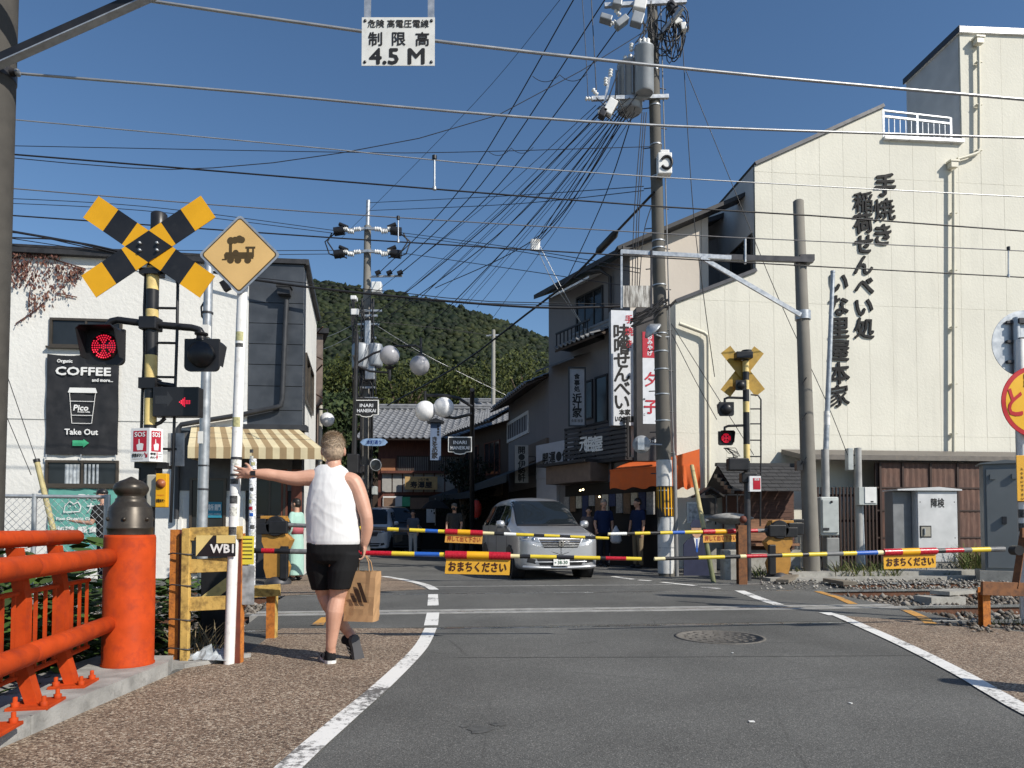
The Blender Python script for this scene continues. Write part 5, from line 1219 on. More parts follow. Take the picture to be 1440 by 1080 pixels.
mb = MB(DARKST); u0,z0 = pfz(A,B,835,385); mb.tube([B + ax * u0 + nn * 0.45 + Z_ * z0,B + ax * (u0 + 0.9) + nn * 0.4 + Z_ * (z0 - 0.25),B + ax * (u0 + 0.95) + nn * 0.1 + Z_ * (z0 - 0.4),B + ax * (u0 + 0.95) + nn * 0.1 + Z_ * 2.5],0.05,8); mb.build('downpipe',t,world=True)
awin(t,838,528,856,595,1,fm=DKF); awin(t,822,535,835,590,1,fm=DKF)
# white fascia with painted words, dark sheet for the shade in the street level opening
FAS = M('white_fascia',(0.42,0.43,0.47),0.6,var=0.06)
fa = frect(A,B,776,620,814,655)
mb = MB(FAS); mb.prism(rect(-0.6,pf(A,B,812),2.6,fa[3]),B,ax,Z_,0.12); mb.prism(rect(-0.6,0.6,0,2.6),B,ax,Z_,0.1); f_ = mb.build('fascia',t,world=True)
mb = MB(INK); c = B + ax * (pf(A,B,796)) + nn * 0.125 + Z_ * pfz(A,B,796,641)[1]; write(mb,'開運●伊勢軒',c,ax,Z_,0.34,INK,bold=0.012,wide=2.3); mb.build('fascia_lettering',t,world=True)
OPEN = M('interior_shade',(0.02,0.017,0.015),0.8,var=0.3)  # flat dark sheets stand for the shade inside the shops
A,B = SA,SC0; ax = (A - B).normalized(); nn = ax.cross(Z_)
mb = MB(OPEN); mb.prism(rect(1.2,5.2,0,2.3),B + nn * 0.22,ax,Z_,0.02); mb.build('opening_shade',t,world=True)
rg = random.Random(9); CL = [M('stock_cloth_%s' % k,c,0.8,var=0.3,scale=20) for k,c in (('grey',(0.25,0.24,0.23)),('brown',(0.16,0.1,0.06)),('cream',(0.42,0.38,0.3)),('navy',(0.03,0.04,0.09)))]
BUL = glow('shop_bulb',(1.0,0.78,0.45),4.0)
for i in range(13):
 u = 1.4 + i * 0.3; mb = MB(CL[i % 4]); h = rg.uniform(0.3,0.7); mb.box(B + ax * u + nn * 0.32 + Z_ * (1.95 - h / 2),(0.26,0.05,h),rot=math.atan2(ax.y,ax.x)); mb.build('hanging_goods',t,world=True)
for px,py in ((816,691),(820,690),(843,700)):
 mb = MB(BUL); p = W(px,py,18.8); mb.lathe([(0.0,0.0),(0.025,0.01),(0.03,0.03),(0.012,0.055),(0,0.055)],10,o=p); solo(mb,'shop_bulb',{816: 'lit bulb hanging in the shop opening, left of a close pair',820: 'lit bulb hanging in the shop opening, right of a close pair',843: 'single lit bulb beside the orange cloth awning'}[px],'light bulb',m=BUL)
# brown lower canopy and lattice balcony with white letters
A,B = SA,SC0; ax = (A - B).normalized(); nn = ax.cross(Z_)
LAT = M('lattice_dark',(0.06,0.06,0.065),0.6,0.2,var=0.2)
u0,u1,z0,z1 = frect(A,B,814,600,902,648); t2 = thing('shop_balcony','dark louvred shop balcony with white carved characters above the brown canopy','balcony',B + ax * u0)
zb = z0
while zb < z1 - 0.03:
 mb = MB(LAT); mb.prism(rect(u0,u1,zb,zb + 0.085),B + nn * 0.5,ax,Z_,0.03); mb.build('slat',t2,world=True); zb += 0.125
for f in (0,0.25,0.5,0.75,1.0): mb = MB(DKF); uu = u0 + (u1 - u0) * f; mb.prism(rect(uu - 0.03,uu + 0.03,z0 - 0.05,z1 + 0.08),B + nn * 0.44,ax,Z_,0.06); mb.build('post',t2,world=True)
mb = MB(DKF); mb.prism(rect(u0,u1,z0 - 0.1,z0 - 0.02),B,ax,Z_,0.55); mb.prism(rect(u0,u1,z1 + 0.01,z1 + 0.06),B + nn * 0.46,ax,Z_,0.08); mb.build('balcony_rail',t2,world=True)
for i,ch in enumerate('元祖茶屋'):
 mb = MB(WHITE); px = 842 + i * 7; c = B + ax * pf(A,B,px) + nn * 0.54 + Z_ * pfz(A,B,px,626)[1]; write(mb,ch,c,ax,Z_,0.42,WHITE,bold=0.012,stretch=0.9); mb.build('letter',t2,world=True)
mb = MB(M('brown_canopy',(0.16,0.115,0.09),0.7,var=0.15)); u0,u1,z0,z1 = frect(A,B,798,655,862,680)
mb.prism(rect(u0,u1,z0,z1),B + nn * 0.05,ax,Z_,0.75); mb.prism(rect(u0 - 0.2,u1,z1,z1 + 0.08),B,ax,Z_,1.0,m=ROOFD); mb.build('canopy',t2,world=True)
# shop awning: orange cloth wrapping the corner
OCL = M('orange_awning_cloth',(0.62,0.12,0.025),0.8,var=0.06,bmp=0.05)
cA = onv(943,660,16.75); zt_,zm_,zl_ = onv(965,634,16.75).z,onv(965,656,16.75).z,onv(965,687,16.75).z
a_ = thing('orange_awning','orange cloth awning wrapping the shop corner behind the utility pole','awning',Vector((cA.x,cA.y,0)))
far = SA + (SC0 - SA).normalized() * 3.2 + nn * 0.95; far = W(858,700,18.6); far.z = 0; cr = Vector((cA.x,cA.y,0)); rt = onv(984,660,16.75); rt.z = 0
mb = MB(OCL); bk = -nn * 0.9
mb.add([far + Z_ * (zm_),cr + Z_ * zm_,cr + bk + Z_ * (zt_ - 0.1),far + bk + Z_ * (zt_ + 0.0)],[(0,1,2,3)]); mb.add([cr + Z_ * zm_,rt + Z_ * zm_,rt + Z_ * (zt_ + .05),cr + Z_ * (zt_ - 0.16)],[(0,1,2,3)])
mb.build('top_cloth',a_,world=True)
def drape(p,q,z0,z1,amp,nm,n=26,par=a_,m=OCL):
 mb = MB(m); d = (q - p).normalized(); no = d.cross(Z_); vs = []; rows = 7
 for i in range(n + 1):
  for j in range(rows):
   f = j / (rows - 1); b = p.lerp(q,i / n) + no * amp * (1 - f) * (math.sin(i * 0.75) + 0.6 * math.sin(i * 1.9 + j)) ; vs.append(b + Z_ * (z0 + (z1 - z0) * f + 0.03 * (1 - f) * math.sin(i * 0.75)))
 mb.add(vs,[(i * rows + j,(i + 1) * rows + j,(i + 1) * rows + j + 1,i * rows + j + 1) for i in range(n) for j in range(rows - 1)],m,True); return mb.build(nm,par,world=True)
drape(far,cr,zl_ + 0.05,zm_,0.03,'side_cloth'); drape(cr - Y_ * 0.02,rt - Y_ * 0.02,zl_,zm_ + 0.0,0.035,'front_cloth')
mb = MB(OCL);
for (p,q) in ((far,cr),(cr,rt)): mb.beam(p + Z_ * (zm_ + 0.01),q + Z_ * (zm_ + 0.01),0.03,0.03)
mb.build('frame',a_,world=True)
# signs sticking out over the street
def psign(name,label,x0,y0,x1,y1,Y,m,th=0.18,rz=TA,edge=None):
 a,b = W(x0,y1,Y),W(x1,y0,Y); x = Vector((math.cos(rz),math.sin(rz),0)); w = (b.x - a.x) / math.cos(rz); h = b.z - a.z; o = Vector((a.x,a.y,a.z))
 t = thing(name,label,'sign',o); mb = MB(m); mb.prism(rect(0,w,0,h),o,x,Z_,-th,m=m,msides=edge or m); p = mb.build('sign_panel',t,world=True,bevel=0.01); n = x.cross(Z_)
 return t,(lambda fx,fy: o + x * (w * fx) + Z_ * (h * (1 - fy)) + n * 0.003),x,w,h
def vert(mb,at,x,text,fx,fy0,fy1,size,m,bold):
 for i,ch in enumerate(text): write(mb,ch,at(fx,fy0 + (fy1 - fy0) * (i / max(1,len(text) - 1))),x,Z_,size,m,bold=bold)
SGW = M('white_sign_acrylic',(0.66,0.68,0.72),0.4,var=0.05,dirt=0.06,dcol=(0.45,0.45,0.47)); SGB = M('sign_steel_edge',(0.3,0.31,0.33),0.5,0.3); REDI = M('red_ink',(0.45,0.02,0.04),0.5)
s1,at1,x,w,h = psign('shop_sign','tall white vertical sign with black brush words hung below the rusty plate',860,436,897,598,18.75,SGW,0.25,edge=SGB)
mb = MB(INK); vert(mb,at1,x,'味噌せんべい',0.40,0.19,0.80,0.44,INK,0.013); mb.build('lettering',s1,world=True)
mb = MB(REDI); vert(mb,at1,x,'手焼き',0.68,0.075,0.29,0.22,REDI,0.006); mb.build('red_lettering',s1,world=True)
mb = MB(INK); write(mb,'本家',at1(0.5,0.885),x,Z_,0.15,INK,bold=0.008,wide=0.3); write(mb,'いなり里屋',at1(0.5,0.945),x,Z_,0.16,INK,bold=0.008,wide=0.52); mb.build('small_lettering',s1,world=True)
BRS = M('dark_brown_sign',(0.045,0.04,0.04),0.5)
s2,at2,x,w,h = psign('shop_sign','narrow dark brown sign post carrying a red and white panel beside the utility pole',896,432,925,648,17.7,BRS,0.3)
mb = MB(SGW); mb.prism([(0.28,0),(0.98,0),(0.98,1),(0.28,1)],at2(0,0.76),x * w,Z_ * (h * 0.6),0.006,m=SGW); mb.build('white_panel',s2,world=True)
mb = MB(REDI); mb.prism([(0.28,0),(0.98,0),(0.98,1),(0.28,1)],at2(0,0.33) - x.cross(Z_) * -0.007,x * w,Z_ * (h * 0.17),0.003,m=REDI)
up = lambda f0,f1: at2(f0,f1) + x.cross(Z_) * 0.012
vert(mb,up,x,'夕子',0.66,0.47,0.65,0.36,REDI,0.008); vert(mb,up,x,'おみやげ',0.63,0.19,0.30,0.13,SGW,0.006); mb.build('lettering',s2,world=True)
mb = MB(INK); vert(mb,up,x,'ゆうこ',0.35,0.6,0.7,0.06,INK,0.002); write(mb,'井筒八ッ橋',at2(0.6,0.87),x,Z_,0.08,WHITE,bold=0.003,wide=w * 0.6); mb.build('small_lettering',s2,world=True)
s3,at3,x,w,h = psign('shop_sign','small vertical eatery sign in a black frame on the shaded grey wall',801,518,822,598,20.0,M('grey_sign_face',(0.34,0.35,0.38),0.5,var=0.1),0.15,edge=DTRIM)
mb = MB(INK); vert(mb,at3,x,'食事処',0.5,0.14,0.36,0.16,INK,0.006); vert(mb,at3,x,'近江家',0.5,0.52,0.78,0.26,INK,0.01); write(mb,'食事 喫茶',at3(0.5,0.92),x,Z_,0.09,INK,wide=w * 0.8); mb.build('lettering',s3,world=True)
mb = MB(DTRIM); mb.prism(rect(-0.04,0,-0.04,h + 0.04),at3(0,1),x,Z_,0.04); mb.prism(rect(w,w + 0.04,-0.04,h + 0.04),at3(0,1),x,Z_,0.04); mb.prism(rect(0,w,-0.04,0),at3(0,1),x,Z_,0.04); mb.prism(rect(0,w,h,h + 0.04),at3(0,1),x,Z_,0.04); mb.build('frame',s3,world=True)
# convex mirror's back on the pole
p = W(902,625,15.0); t = thing('traffic_mirror','round grey traffic mirror seen from behind on the striped utility pole','mirror',p)
mb = MB(M('mirror_back',(0.3,0.31,0.32),0.5,var=0.15)); mb.lathe([(0.19,0.0),(0.19,0.02),(0.12,0.05),(0,0.06)],24,axis=(-0.25,-1,0)); mb.build('dish',t)
mb = MB(GALV); mb.box((-0.03,-0.1,0),(0.14,0.06,0.25)); mb.tube([(0,-0.08,0),(0.3,0.0,0.0),(0.5,0.1,0)],0.02,6); mb.build('bracket',t)
# shop B2: grey plaster house with tiled roof
A,B = SC0,SD0; ax = (A - B).normalized(); nn = ax.cross(Z_); L2 = (A - B).length
t = thing('tiled_shop_house','two storey grey plaster shop house with a slanting tiled roof and a barred white window','building',B)
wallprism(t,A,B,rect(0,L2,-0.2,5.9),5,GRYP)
R0 = B - nn * 3.2 + Z_ * 7.35; R1 = A - nn * 3.2 + Z_ * 7.35; tile_roof(t,B + nn * 0.75 + Z_ * 5.6,A + nn * 0.75 + Z_ * 5.6,R0,R1,step=0.28)
u0,u1,z0,z1 = frect(A,B,714,586,744,616)
WF = M('white_window_frame',(0.55,0.55,0.55),0.6)
w = window(t,B,ax,u0,u1,z0,z1,1,fm=WF,gm=M('grey_shutter',(0.2,0.2,0.22),0.6),fw=0.12)
for k in range(9): mb = MB(DKF); uu = u0 + 0.15 + (u1 - u0 - 0.3) * k / 8; mb.prism(rect(uu - 0.02,uu + 0.02,z0 + 0.12,z1 - 0.12),B,ax,Z_,0.03); mb.build('bar',w,world=True)
mb = MB(OPEN); mb.prism(rect(0.2,L2 - 0.2,0,2.4),B,ax,Z_,0.03); mb.build('opening_shade',t,world=True)
AWD = M('dark_green_awning',(0.035,0.045,0.05),0.8,var=0.2)
mb = MB(AWD); a,b = B + Z_ * 3.25,A + Z_ * 3.25; mb.add([a + nn * 1.4 - Z_ * 0.55,b + nn * 1.4 - Z_ * 0.55,b,a,a + nn * 1.4 - Z_ * 0.8,b + nn * 1.4 - Z_ * 0.8],[(0,1,2,3),(4,5,1,0)]); mb.build('awning',t,world=True)
mb = MB(LITP); u0,u1,z0,z1 = frect(A,B,752,618,770,700); mb.prism(rect(L2 * 0.55,L2,3.3,3.9),B,ax,Z_,0.08,m=M('brown_board',(0.12,0.09,0.07),0.7)); mb.build('signboard',t,world=True)
s4,at4,x,w,h = psign('shop_sign','grey vertical shop sign with dark characters bracketed above the dark green awning',724,626,743,679,23.4,M('beige_sign_face',(0.30,0.29,0.28),0.5,var=0.1),0.15,edge=DTRIM)
mb = MB(INK); vert(mb,at4,x,'開●伊勢軒',0.5,0.13,0.87,0.24,INK,0.008); mb.build('lettering',s4,world=True)
mb = MB(DKF); q = at4(1,0.3); mb.tube([q,q + x * 0.25,q + x * 0.25 - Z_ * 0.6,q - Z_ * 0.6],0.025,6); mb.build('bracket',s4,world=True)
# shop B3: dark timber house
A,B = SD0,SE0; ax = (A - B).normalized(); nn = ax.cross(Z_); L3 = (A - B).length
t = thing('timber_shop_house','dark timber shop house with a low tiled roof at the bend of the street','building',B)
wallprism(t,A,B,rect(0,L3,-0.2,5.3),5,WDARK)
tile_roof(t,B + nn * 0.8 + Z_ * 5.2,A + nn * 0.8 + Z_ * 5.2,B - nn * 2.6 + Z_ * 7.2,A - nn * 2.6 + Z_ * 7.2,step=0.28)
for f0,f1,z0,z1 in ((0.12,0.42,3.2,4.6),(0.55,0.85,3.2,4.6)): window(t,B,ax,L3 * f0,L3 * f1,z0,z1,3,fm=WDRED)
mb = MB(M('brown_blind',(0.14,0.105,0.08),0.8)); mb.prism(rect(L3 * 0.55,L3 * 0.9,2.3,3.0),B,ax,Z_,0.1); mb.build('blind',t,world=True)
mb = MB(OPEN); mb.prism(rect(0.2,L3 - 0.2,0,2.2),B,ax,Z_,0.03); mb.build('opening_shade',t,world=True)
mb = MB(AWD); a,b = B + Z_ * 2.9,A + Z_ * 2.9; mb.add([a + nn * 1.5 - Z_ * 0.5,b + nn * 1.5 - Z_ * 0.5,b,a,a + nn * 1.5 - Z_ * 0.72,b + nn * 1.5 - Z_ * 0.72],[(0,1,2,3),(4,5,1,0)]); mb.build('awning',t,world=True)
# red paper lantern by the street
p = W(670,716,26); t = thing('paper_lantern','dim red paper lantern hanging in the dark shopfront behind the minivan roof','lantern',p)
mb = MB(M('red_paper',(0.4,0.03,0.02),0.6)); mb.lathe([(0.08,-0.32),(0.17,-0.2),(0.19,0),(0.17,0.2),(0.08,0.32)],16); mb.build('shade',t)
mb = MB(BLACK); mb.lathe([(0.09,0.32),(0.09,0.37)],12); mb.lathe([(0.09,-0.37),(0.09,-0.32)],12); mb.build('ring',t)
# the tiled house facing us where the street turns
VF = 33.3
a,b = W(522,760,33.2),W(760,760,33.4); a.z = b.z = 0
t = thing('tiled_house','old two storey inn with a broad grey tiled roof facing down the street','building',a)
ax = (b - a).normalized(); nf = ax.cross(Z_); LF = (b - a).length
def FP(px,py): p = W(px,py,33.25); return (p - a).dot(ax),p.z
ze = FP(640,618)[1]
mb = MB(WDRED); mb.prism(rect(0.3,LF,-0.2,ze + 0.2),a,ax,Z_,-5); mb.build('wall',t,world=True)
tile_roof(t,a - ax * 0.6 + nf * 1.0 + Z_ * (ze - 0.1),b + nf * 1.0 + Z_ * (ze - 0.1),a - ax * 0.2 - nf * 3.0 + Z_ * (ze + 1.9),b - nf * 3.0 + Z_ * (ze + 1.9),step=0.3,course=0.32)
(u0,z1),(u1,z0) = FP(536,645),FP(556,664); mb = MB(M('terracotta_wall',(0.36,0.16,0.08),0.8,var=0.1)); mb.prism(rect(u0,u1,z0,z1),a,ax,Z_,0.04); mb.build('plaster_panel',t,world=True)
(u0,z1),(u1,z0) = FP(558,641),FP(650,664); w = window(t,a,ax,u0,u1,z0,z1,4,fm=WDARK,gm=M('paper_screen',(0.22,0.21,0.2),0.7,var=0.3,scale=1.2))
n = 34
for k in range(n): mb = MB(WDARK); uu = u0 + 0.08 + (u1 - u0 - 0.16) * k / (n - 1); mb.prism(rect(uu - 0.022,uu + 0.022,z0 + 0.05,z1 - 0.05),a,ax,Z_,0.03); mb.build('lattice_bar',w,world=True)
(u0,z1),(u1,z0) = FP(537,666),FP(655,692); mb = MB(M('grey_band',(0.36,0.35,0.33),0.8,var=0.1))
for k in range(8):
 mb = MB(M('grey_band',(0.36,0.35,0.33),0.8,var=0.1)); ua = u0 + (u1 - u0) * k / 8; mb.prism(rect(ua + 0.03,ua + (u1 - u0) / 8 - 0.03,z0,z1),a,ax,Z_,0.06); mb.build('wall_panel',t,world=True)
mb = MB(WDRED); mb.prism(rect(u0,u1,z1,z1 + 0.12),a,ax,Z_,0.25); mb.build('band_cap',t,world=True)
mb = MB(OPEN); mb.prism(rect(u0 + 0.6,u1,0,z0 - 0.15),a,ax,Z_,0.03); mb.build('opening_shade',t,world=True)
for px0,px1,py0,py1,mm in ((539,566,698,712,WHITE),(566,577,699,712,GRN),(577,606,700,716,M('tan_panel',(0.2,0.13,0.09),0.7)),(540,556,700,740,M('tan_panel',(0.2,0.13,0.09),0.7)),(600,612,713,735,WHITE)):
 (u0,z1),(u1,z0) = FP(px0,py0),FP(px1,py1); mb = MB(mm); mb.prism(rect(u0,u1,z0,z1),a,ax,Z_,0.08 + 0.01 * (px0 % 7)); mb.build('shop_panel',t,world=True)
(u0,z1),(u1,z0) = FP(571,671),FP(616,689); o = a + nf * 0.35
s5 = thing('wooden_sign','honey coloured wooden signboard with brush characters on the inn front','sign',o + ax * u0 + Z_ * z0)
mb = MB(M('honey_wood',(0.5,0.33,0.14),0.6,var=0.15)); mb.prism(rect(u0,u1,z0,z1),o,ax,Z_,0.06); mb.build('board',s5,world=True)
mb = MB(INK); c = o + ax * ((u0 + u1) / 2) + Z_ * ((z0 + z1) / 2) + nf * 0.062; write(mb,'寿澤屋',c - Z_ * 0.08,ax,Z_,0.3,INK,bold=0.012,wide=1.0); write(mb,'いなり鮨',c + Z_ * 0.17 + ax * 0.1,ax,Z_,0.12,INK,bold=0.004); mb.build('lettering',s5,world=True)
s6,at6,x,w,h = psign('hanging_sign','blue grey vertical inn sign with a small black roof before the tiled roof',605,594,620,647,30.5,M('blue_grey_sign',(0.13,0.18,0.28),0.6,var=0.1),0.2,edge=DTRIM)
mb = MB(INK); vert(mb,at6,x,'きをめ家',0.42,0.45,0.88,0.26,INK,0.01); vert(mb,at6,x,'料理旅館',0.74,0.1,0.32,0.1,INK,0.004); mb.build('lettering',s6,world=True)
mb = MB(BLACK); mb.prism([(-0.15,0),(w / 2,0.14),(w + 0.15,0),(w + 0.1,-0.05),(-0.1,-0.05)],at6(0,-0.02) + x.cross(Z_) * 0.2,x,Z_,-0.6); mb.build('cap_roof',s6,world=True)
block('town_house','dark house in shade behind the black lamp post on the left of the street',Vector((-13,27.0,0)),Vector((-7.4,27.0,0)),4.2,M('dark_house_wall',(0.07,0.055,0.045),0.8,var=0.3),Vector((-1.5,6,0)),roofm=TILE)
# distant roofs behind the inn
for (xc,Y,wd,z,lab) in ((600,46,9,8.2,'grey tiled house roof just above the inn ridge'),(740,40,8,8.6,'dark tiled gable roof behind the timber shop house')):
 p = W(xc,600,Y); A_,B_2 = Vector((p.x - wd / 2,Y,0)),Vector((p.x + wd / 2,Y,0)); th = thing('town_house',lab,'building',A_)
 mb = MB(WDARK); mb.prism(rect(0,wd,-0.2,z - 2),A_,X_,Z_,-6); mb.build('wall',th,world=True); tile_roof(th,A_ - Y_ + Z_ * (z - 2.2),B_2 - Y_ + Z_ * (z - 2.2),A_ + Y_ * 3 + Z_ * z,B_2 + Y_ * 3 + Z_ * z,step=0.4,course=0.45)
# ---------------------------------------------------------------- poles, masts, signs, cabinets
INSUL = CERAM
def steps(mb,o,lean,z0,z1,r,n,m):
 for i in range(n):
  z = z0 + (z1 - z0) * i / n; a = (0.6 if i % 2 else 2.6); p = o + lean * z; d = Vector((math.cos(a),math.sin(a) * 0.4,0)); mb.tube([p + d * r * 0.8 + Z_ * z,p + d * (r + 0.16) + Z_ * z],0.012,5,m=m)
# left catenary mast
o = Vector(((-27 - 720) / FPX * 6.5,6.5,0)); t = thing('catenary_mast','thick grey concrete mast at the left edge with a dark steel brace arm','mast',o)
mb = MB(M('dark_mast',(0.065,0.06,0.053),0.85,var=0.2,scale=6,bmp=0.3,bscale=120)); mb.tube([(-0.03,0,-0.2),(0.04,0,9.5)],[0.20,0.165],28); mb.build('pole',t)
wp = lambda px,py,Y=6.5: W(px,py,Y) - o
mb = MB(BLACK); a,b = wp(-30,98,6.3),wp(330,-62,6.4); mb.beam(a,b,0.075,0.075); mb.beam(a - Z_ * 0.045,b - Z_ * 0.045,0.085,0.012,m=GALV); mb.build('brace_arm',t)
mb = MB(DARKST); z = wp(0,104).z; mb.lathe([(0.195,z - 0.05),(0.195,z + 0.05)],24); mb.tube([(0.17,-0.02,z),(0.23,-0.02,z)],0.035,8); mb.lathe([(0.02,0),(0.035,0.01),(0.035,0.03),(0.02,0.04)],12,o=(0.23,-0.02,z),axis=(1,0,-0.05),m=STEEL); mb.build('clamp',t)
# overhead height limit plate
Yh = 5.75; o = W(560,93,Yh); t = thing('height_limit_sign','white overhead height limit plate of 4.5 metres hung on two grey straps','road sign',o)
hp = lambda px,py,Y=Yh: W(px,py,Y) - o
SGP = M('aged_white_plate',(0.66,0.66,0.63),0.5,var=0.06,scale=9,dirt=0.2,dcol=(0.4,0.37,0.3))
mb = MB(SGP); w,h = 0.605,0.41; mb.prism([(-w / 2,0),(w / 2,0),(w / 2,h),(-w / 2,h)],(0,0,0),X_,Z_,0.006); pl = mb.build('plate',t,bevel=0.002)
mb = MB(INK); write(mb,'危険 高電圧電線',(0,-0.0065,h - 0.055),X_,Z_,0.066,INK,bold=0.0012,wide=0.505);
for i,ch in enumerate('制限高'): write(mb,ch,(-0.19 + 0.195 * i,-0.0065,h - 0.185),X_,Z_,0.115,INK,bold=0.0025)
write(mb,'4.5 M',(-0.01,-0.0065,0.078),X_,Z_,0.17,INK,bold=0.006,wide=0.45); mb.build('lettering',pl)
mb = MB(DARKST)
for x in (-0.275,0.275):
 for z in (0.03,h - 0.03): mb.lathe([(0.013,0),(0.012,0.006),(0,0.009)],10,o=(x,-0.006,z),axis=(0,-1,0))
mb.build('bolt',pl)
for x in (-0.262,0.268): mb = MB(GALV); mb.box((x,0.022,h + 0.52),(0.052,0.03,1.3)); mb.build('strap',t)
mb = MB(GALV); mb.beam((-4.3,0.06,h + 1.1),(5.5,0.9,h + 1.1),0.1,0.12); mb.build('cross_beam',t)
# striped transformer pole in the middle
Yp = 15.2; o = Vector(((937 - 720) / FPX * Yp,Yp,0)); LEAN = Vector((-0.018,0,0)); PP = lambda px,py,Y=Yp: W(px,py,Y) - o
t = thing('utility_pole','tall concrete utility pole with grey transformers and yellow striped base','utility pole',o)
H = 13.4; mb = MB(POLEC); mb.tube([LEAN * z + Z_ * z for z in (-0.2,4,8,H)],[0.172,0.15,0.13,0.108],24); mb.build('pole',t)
rz_ = lambda z: 0.172 - 0.064 * z / H
WB = M('white_wrap',(0.55,0.55,0.54),0.6,var=0.1,dirt=0.3,dcol=(0.25,0.24,0.22)); mb = MB(WB)
def wrap(z0,z1,m,e,nm):
 mb = MB(m); mb.lathe([(rz_(z0) + e,z0),(rz_(z1) + e,z1)],26,o=LEAN * ((z0 + z1) / 2)); return mb.build(nm,t)
zq_ = lambda py: PP(937,py).z
wrap(zq_(684),zq_(648),WB,0.006,'white_wrap'); wrap(zq_(806),zq_(727),WB,0.006,'white_wrap'); st = wrap(zq_(727),zq_(684),BLACK,0.007,'striped_guard')
mb = MB(YEL)
for k in range(14):
 a = 2 * math.pi * k / 14; z0,z1 = zq_(726),zq_(685); r = rz_(1.5) + 0.009; vs = []
 for da in (-0.09,0.09): vs += [LEAN * z0 + Vector((r * math.cos(a + da),r * math.sin(a + da),z0)),LEAN * z1 + Vector((r * math.cos(a + da),r * math.sin(a + da),z1))]
 mb.add(vs,[(0,2,3,1)])
mb.build('stripe',t)
mb = MB(GALV)
for py in (100,150,205,250,340,350,402,430,470,495,520,555,592,648,690,715,770): z = zq_(py); mb.lathe([(rz_(z) + 0.008,z - 0.012),(rz_(z) + 0.008,z + 0.012)],20,o=LEAN * z)
steps(mb,Vector((0,0,0)),LEAN,2.2,12,0.16,22,DARKST); mb.build('pole_band',t)
mb = MB(M('conduit_grey',(0.2,0.2,0.2),0.5,var=0.1)); mb.tube([Vector((0.2,-0.06,0)),Vector((0.17,-0.06,2.5)),Vector((0.15,-0.06,2.7)),Vector((0.07,-0.08,6)),Vector((-0.06,-0.09,12.5))],[0.045,0.045,0.016,0.014,0.012],8); mb.build('conduit',t)
TRG = M('transformer_grey',(0.3,0.32,0.34),0.45,0.3,var=0.1,scale=3,dirt=0.2,dcol=(0.4,0.4,0.38),streak=True)
def can(px,py0,py1,r,Y,lug=True):
 c = PP(px,py1,Y); h = PP(px,py0,Y).z - c.z
 mb = MB(TRG); mb.lathe([(r * 0.9,0),(r,0.03),(r,h * 0.93),(r * 1.04,h * 0.94),(r * 1.04,h * 0.97),(r * 0.8,h),(0,h + 0.02)],24,o=c); b = mb.build('transformer',t)
 if lug:
  for k in range(3):
   a = -2.4 + k * 0.7; mb = MB(INSUL); q = c + Vector((r * 0.6 * math.cos(a),r * 0.6 * math.sin(a),h)); mb.lathe([(0.03,0),(0.05,0.03),(0.03,0.05),(0.05,0.08),(0.03,0.1),(0,0.14)],10,o=q); mb.build('bushing',b)
 return b
can(906,66,132,0.205,14.95); b = can(886,90,158,0.27,15.3)
for k in range(12):
 a = 2 * math.pi * k / 12; mb = MB(TRG); c = PP(886,152,15.3); mb.box(c + Vector((0.29 * math.cos(a),0.29 * math.sin(a),0.5)),(0.06,0.02,0.7),rot=a); mb.build('cooling_fin',b)
def xarm(par,a,b,w=0.08,m=GALV,nm='cross_arm'): mb = MB(m); mb.beam(a,b,w,w); return mb.build(nm,par)
xarm(t,PP(832,139,15.0),PP(940,136,15.1)); xarm(t,PP(858,104,15.0),PP(848,156,15.0),0.05); xarm(t,PP(850,8,15.0),PP(965,2,15.1)); xarm(t,PP(925,55,15.0),PP(960,10,14.6))
rg = random.Random(21)
def insul(par,p,d,n=3,r=0.05,nm='insulator'):
 mb = MB(INSUL); pr = []
 for k in range(n): pr += [(r * 0.5,k * 0.06),(r,k * 0.06 + 0.02),(r * 0.9,k * 0.06 + 0.035),(r * 0.5,k * 0.06 + 0.05)]
 mb.lathe(pr + [(0,n * 0.06)],10,o=p,axis=d); return mb.build(nm,par)
for px,py,d in ((834,139,(-1,0,0)),(840,134,(-.6,0,.8)),(852,120,(0,0,1)),(848,150,(-.5,0,-.8)),(860,142,(-.7,0,-.6)),(858,108,(0.1,0,1)),(888,72,(0,0,1)),(855,25,(-1,0,.3)),(866,30,(-.8,0,-.5)),(872,22,(-.6,0,.7))): insul(t,PP(px,py,15.0),d)
for px,py,w,h,m,rot in ((900,6,0.27,0.3,CERAM,0.2),(896,28,0.25,0.25,TRG,0.3),(874,32,0.14,0.3,TRG,0.9),(858,152,0.2,0.34,CERAM,0.5),(868,4,0.2,0.2,TRG,0.2),(852,27,0.26,0.12,TRG,0.3),(848,160,0.14,0.2,DARKST,0.5),(946,12,0.14,0.3,DARKST,-0.6),(951,30,0.18,0.2,CERAM,-.4),(960,40,0.12,0.16,CERAM,-.2)):
 mb = MB(m); mb.box(PP(px,py,14.9),(w,0.2,h),mat3=Matrix.Rotation(rot,3,'Y')); mb.build('switch_box',t,bevel=0.02)
mb = MB(BLACK)
for k in range(26):   # coiled spare cable at the top
 c = PP(946 + rg.uniform(-10,10),42 + rg.uniform(-14,20),14.9); r0 = rg.uniform(0.1,0.28); a0 = rg.uniform(0,6.28); nx = Vector((rg.uniform(-.5,1),rg.uniform(-.3,.3),rg.uniform(-.6,.6))).normalized(); ny = Vector((rg.uniform(-.3,.3),rg.uniform(-.4,.4),1)).normalized(); sp_ = rg.uniform(3,6.4)
 mb.tube([c + nx * r0 * math.cos(a0 + sp_ * i / 10) + ny * r0 * 1.4 * math.sin(a0 + sp_ * i / 10) for i in range(11)],0.013,4)
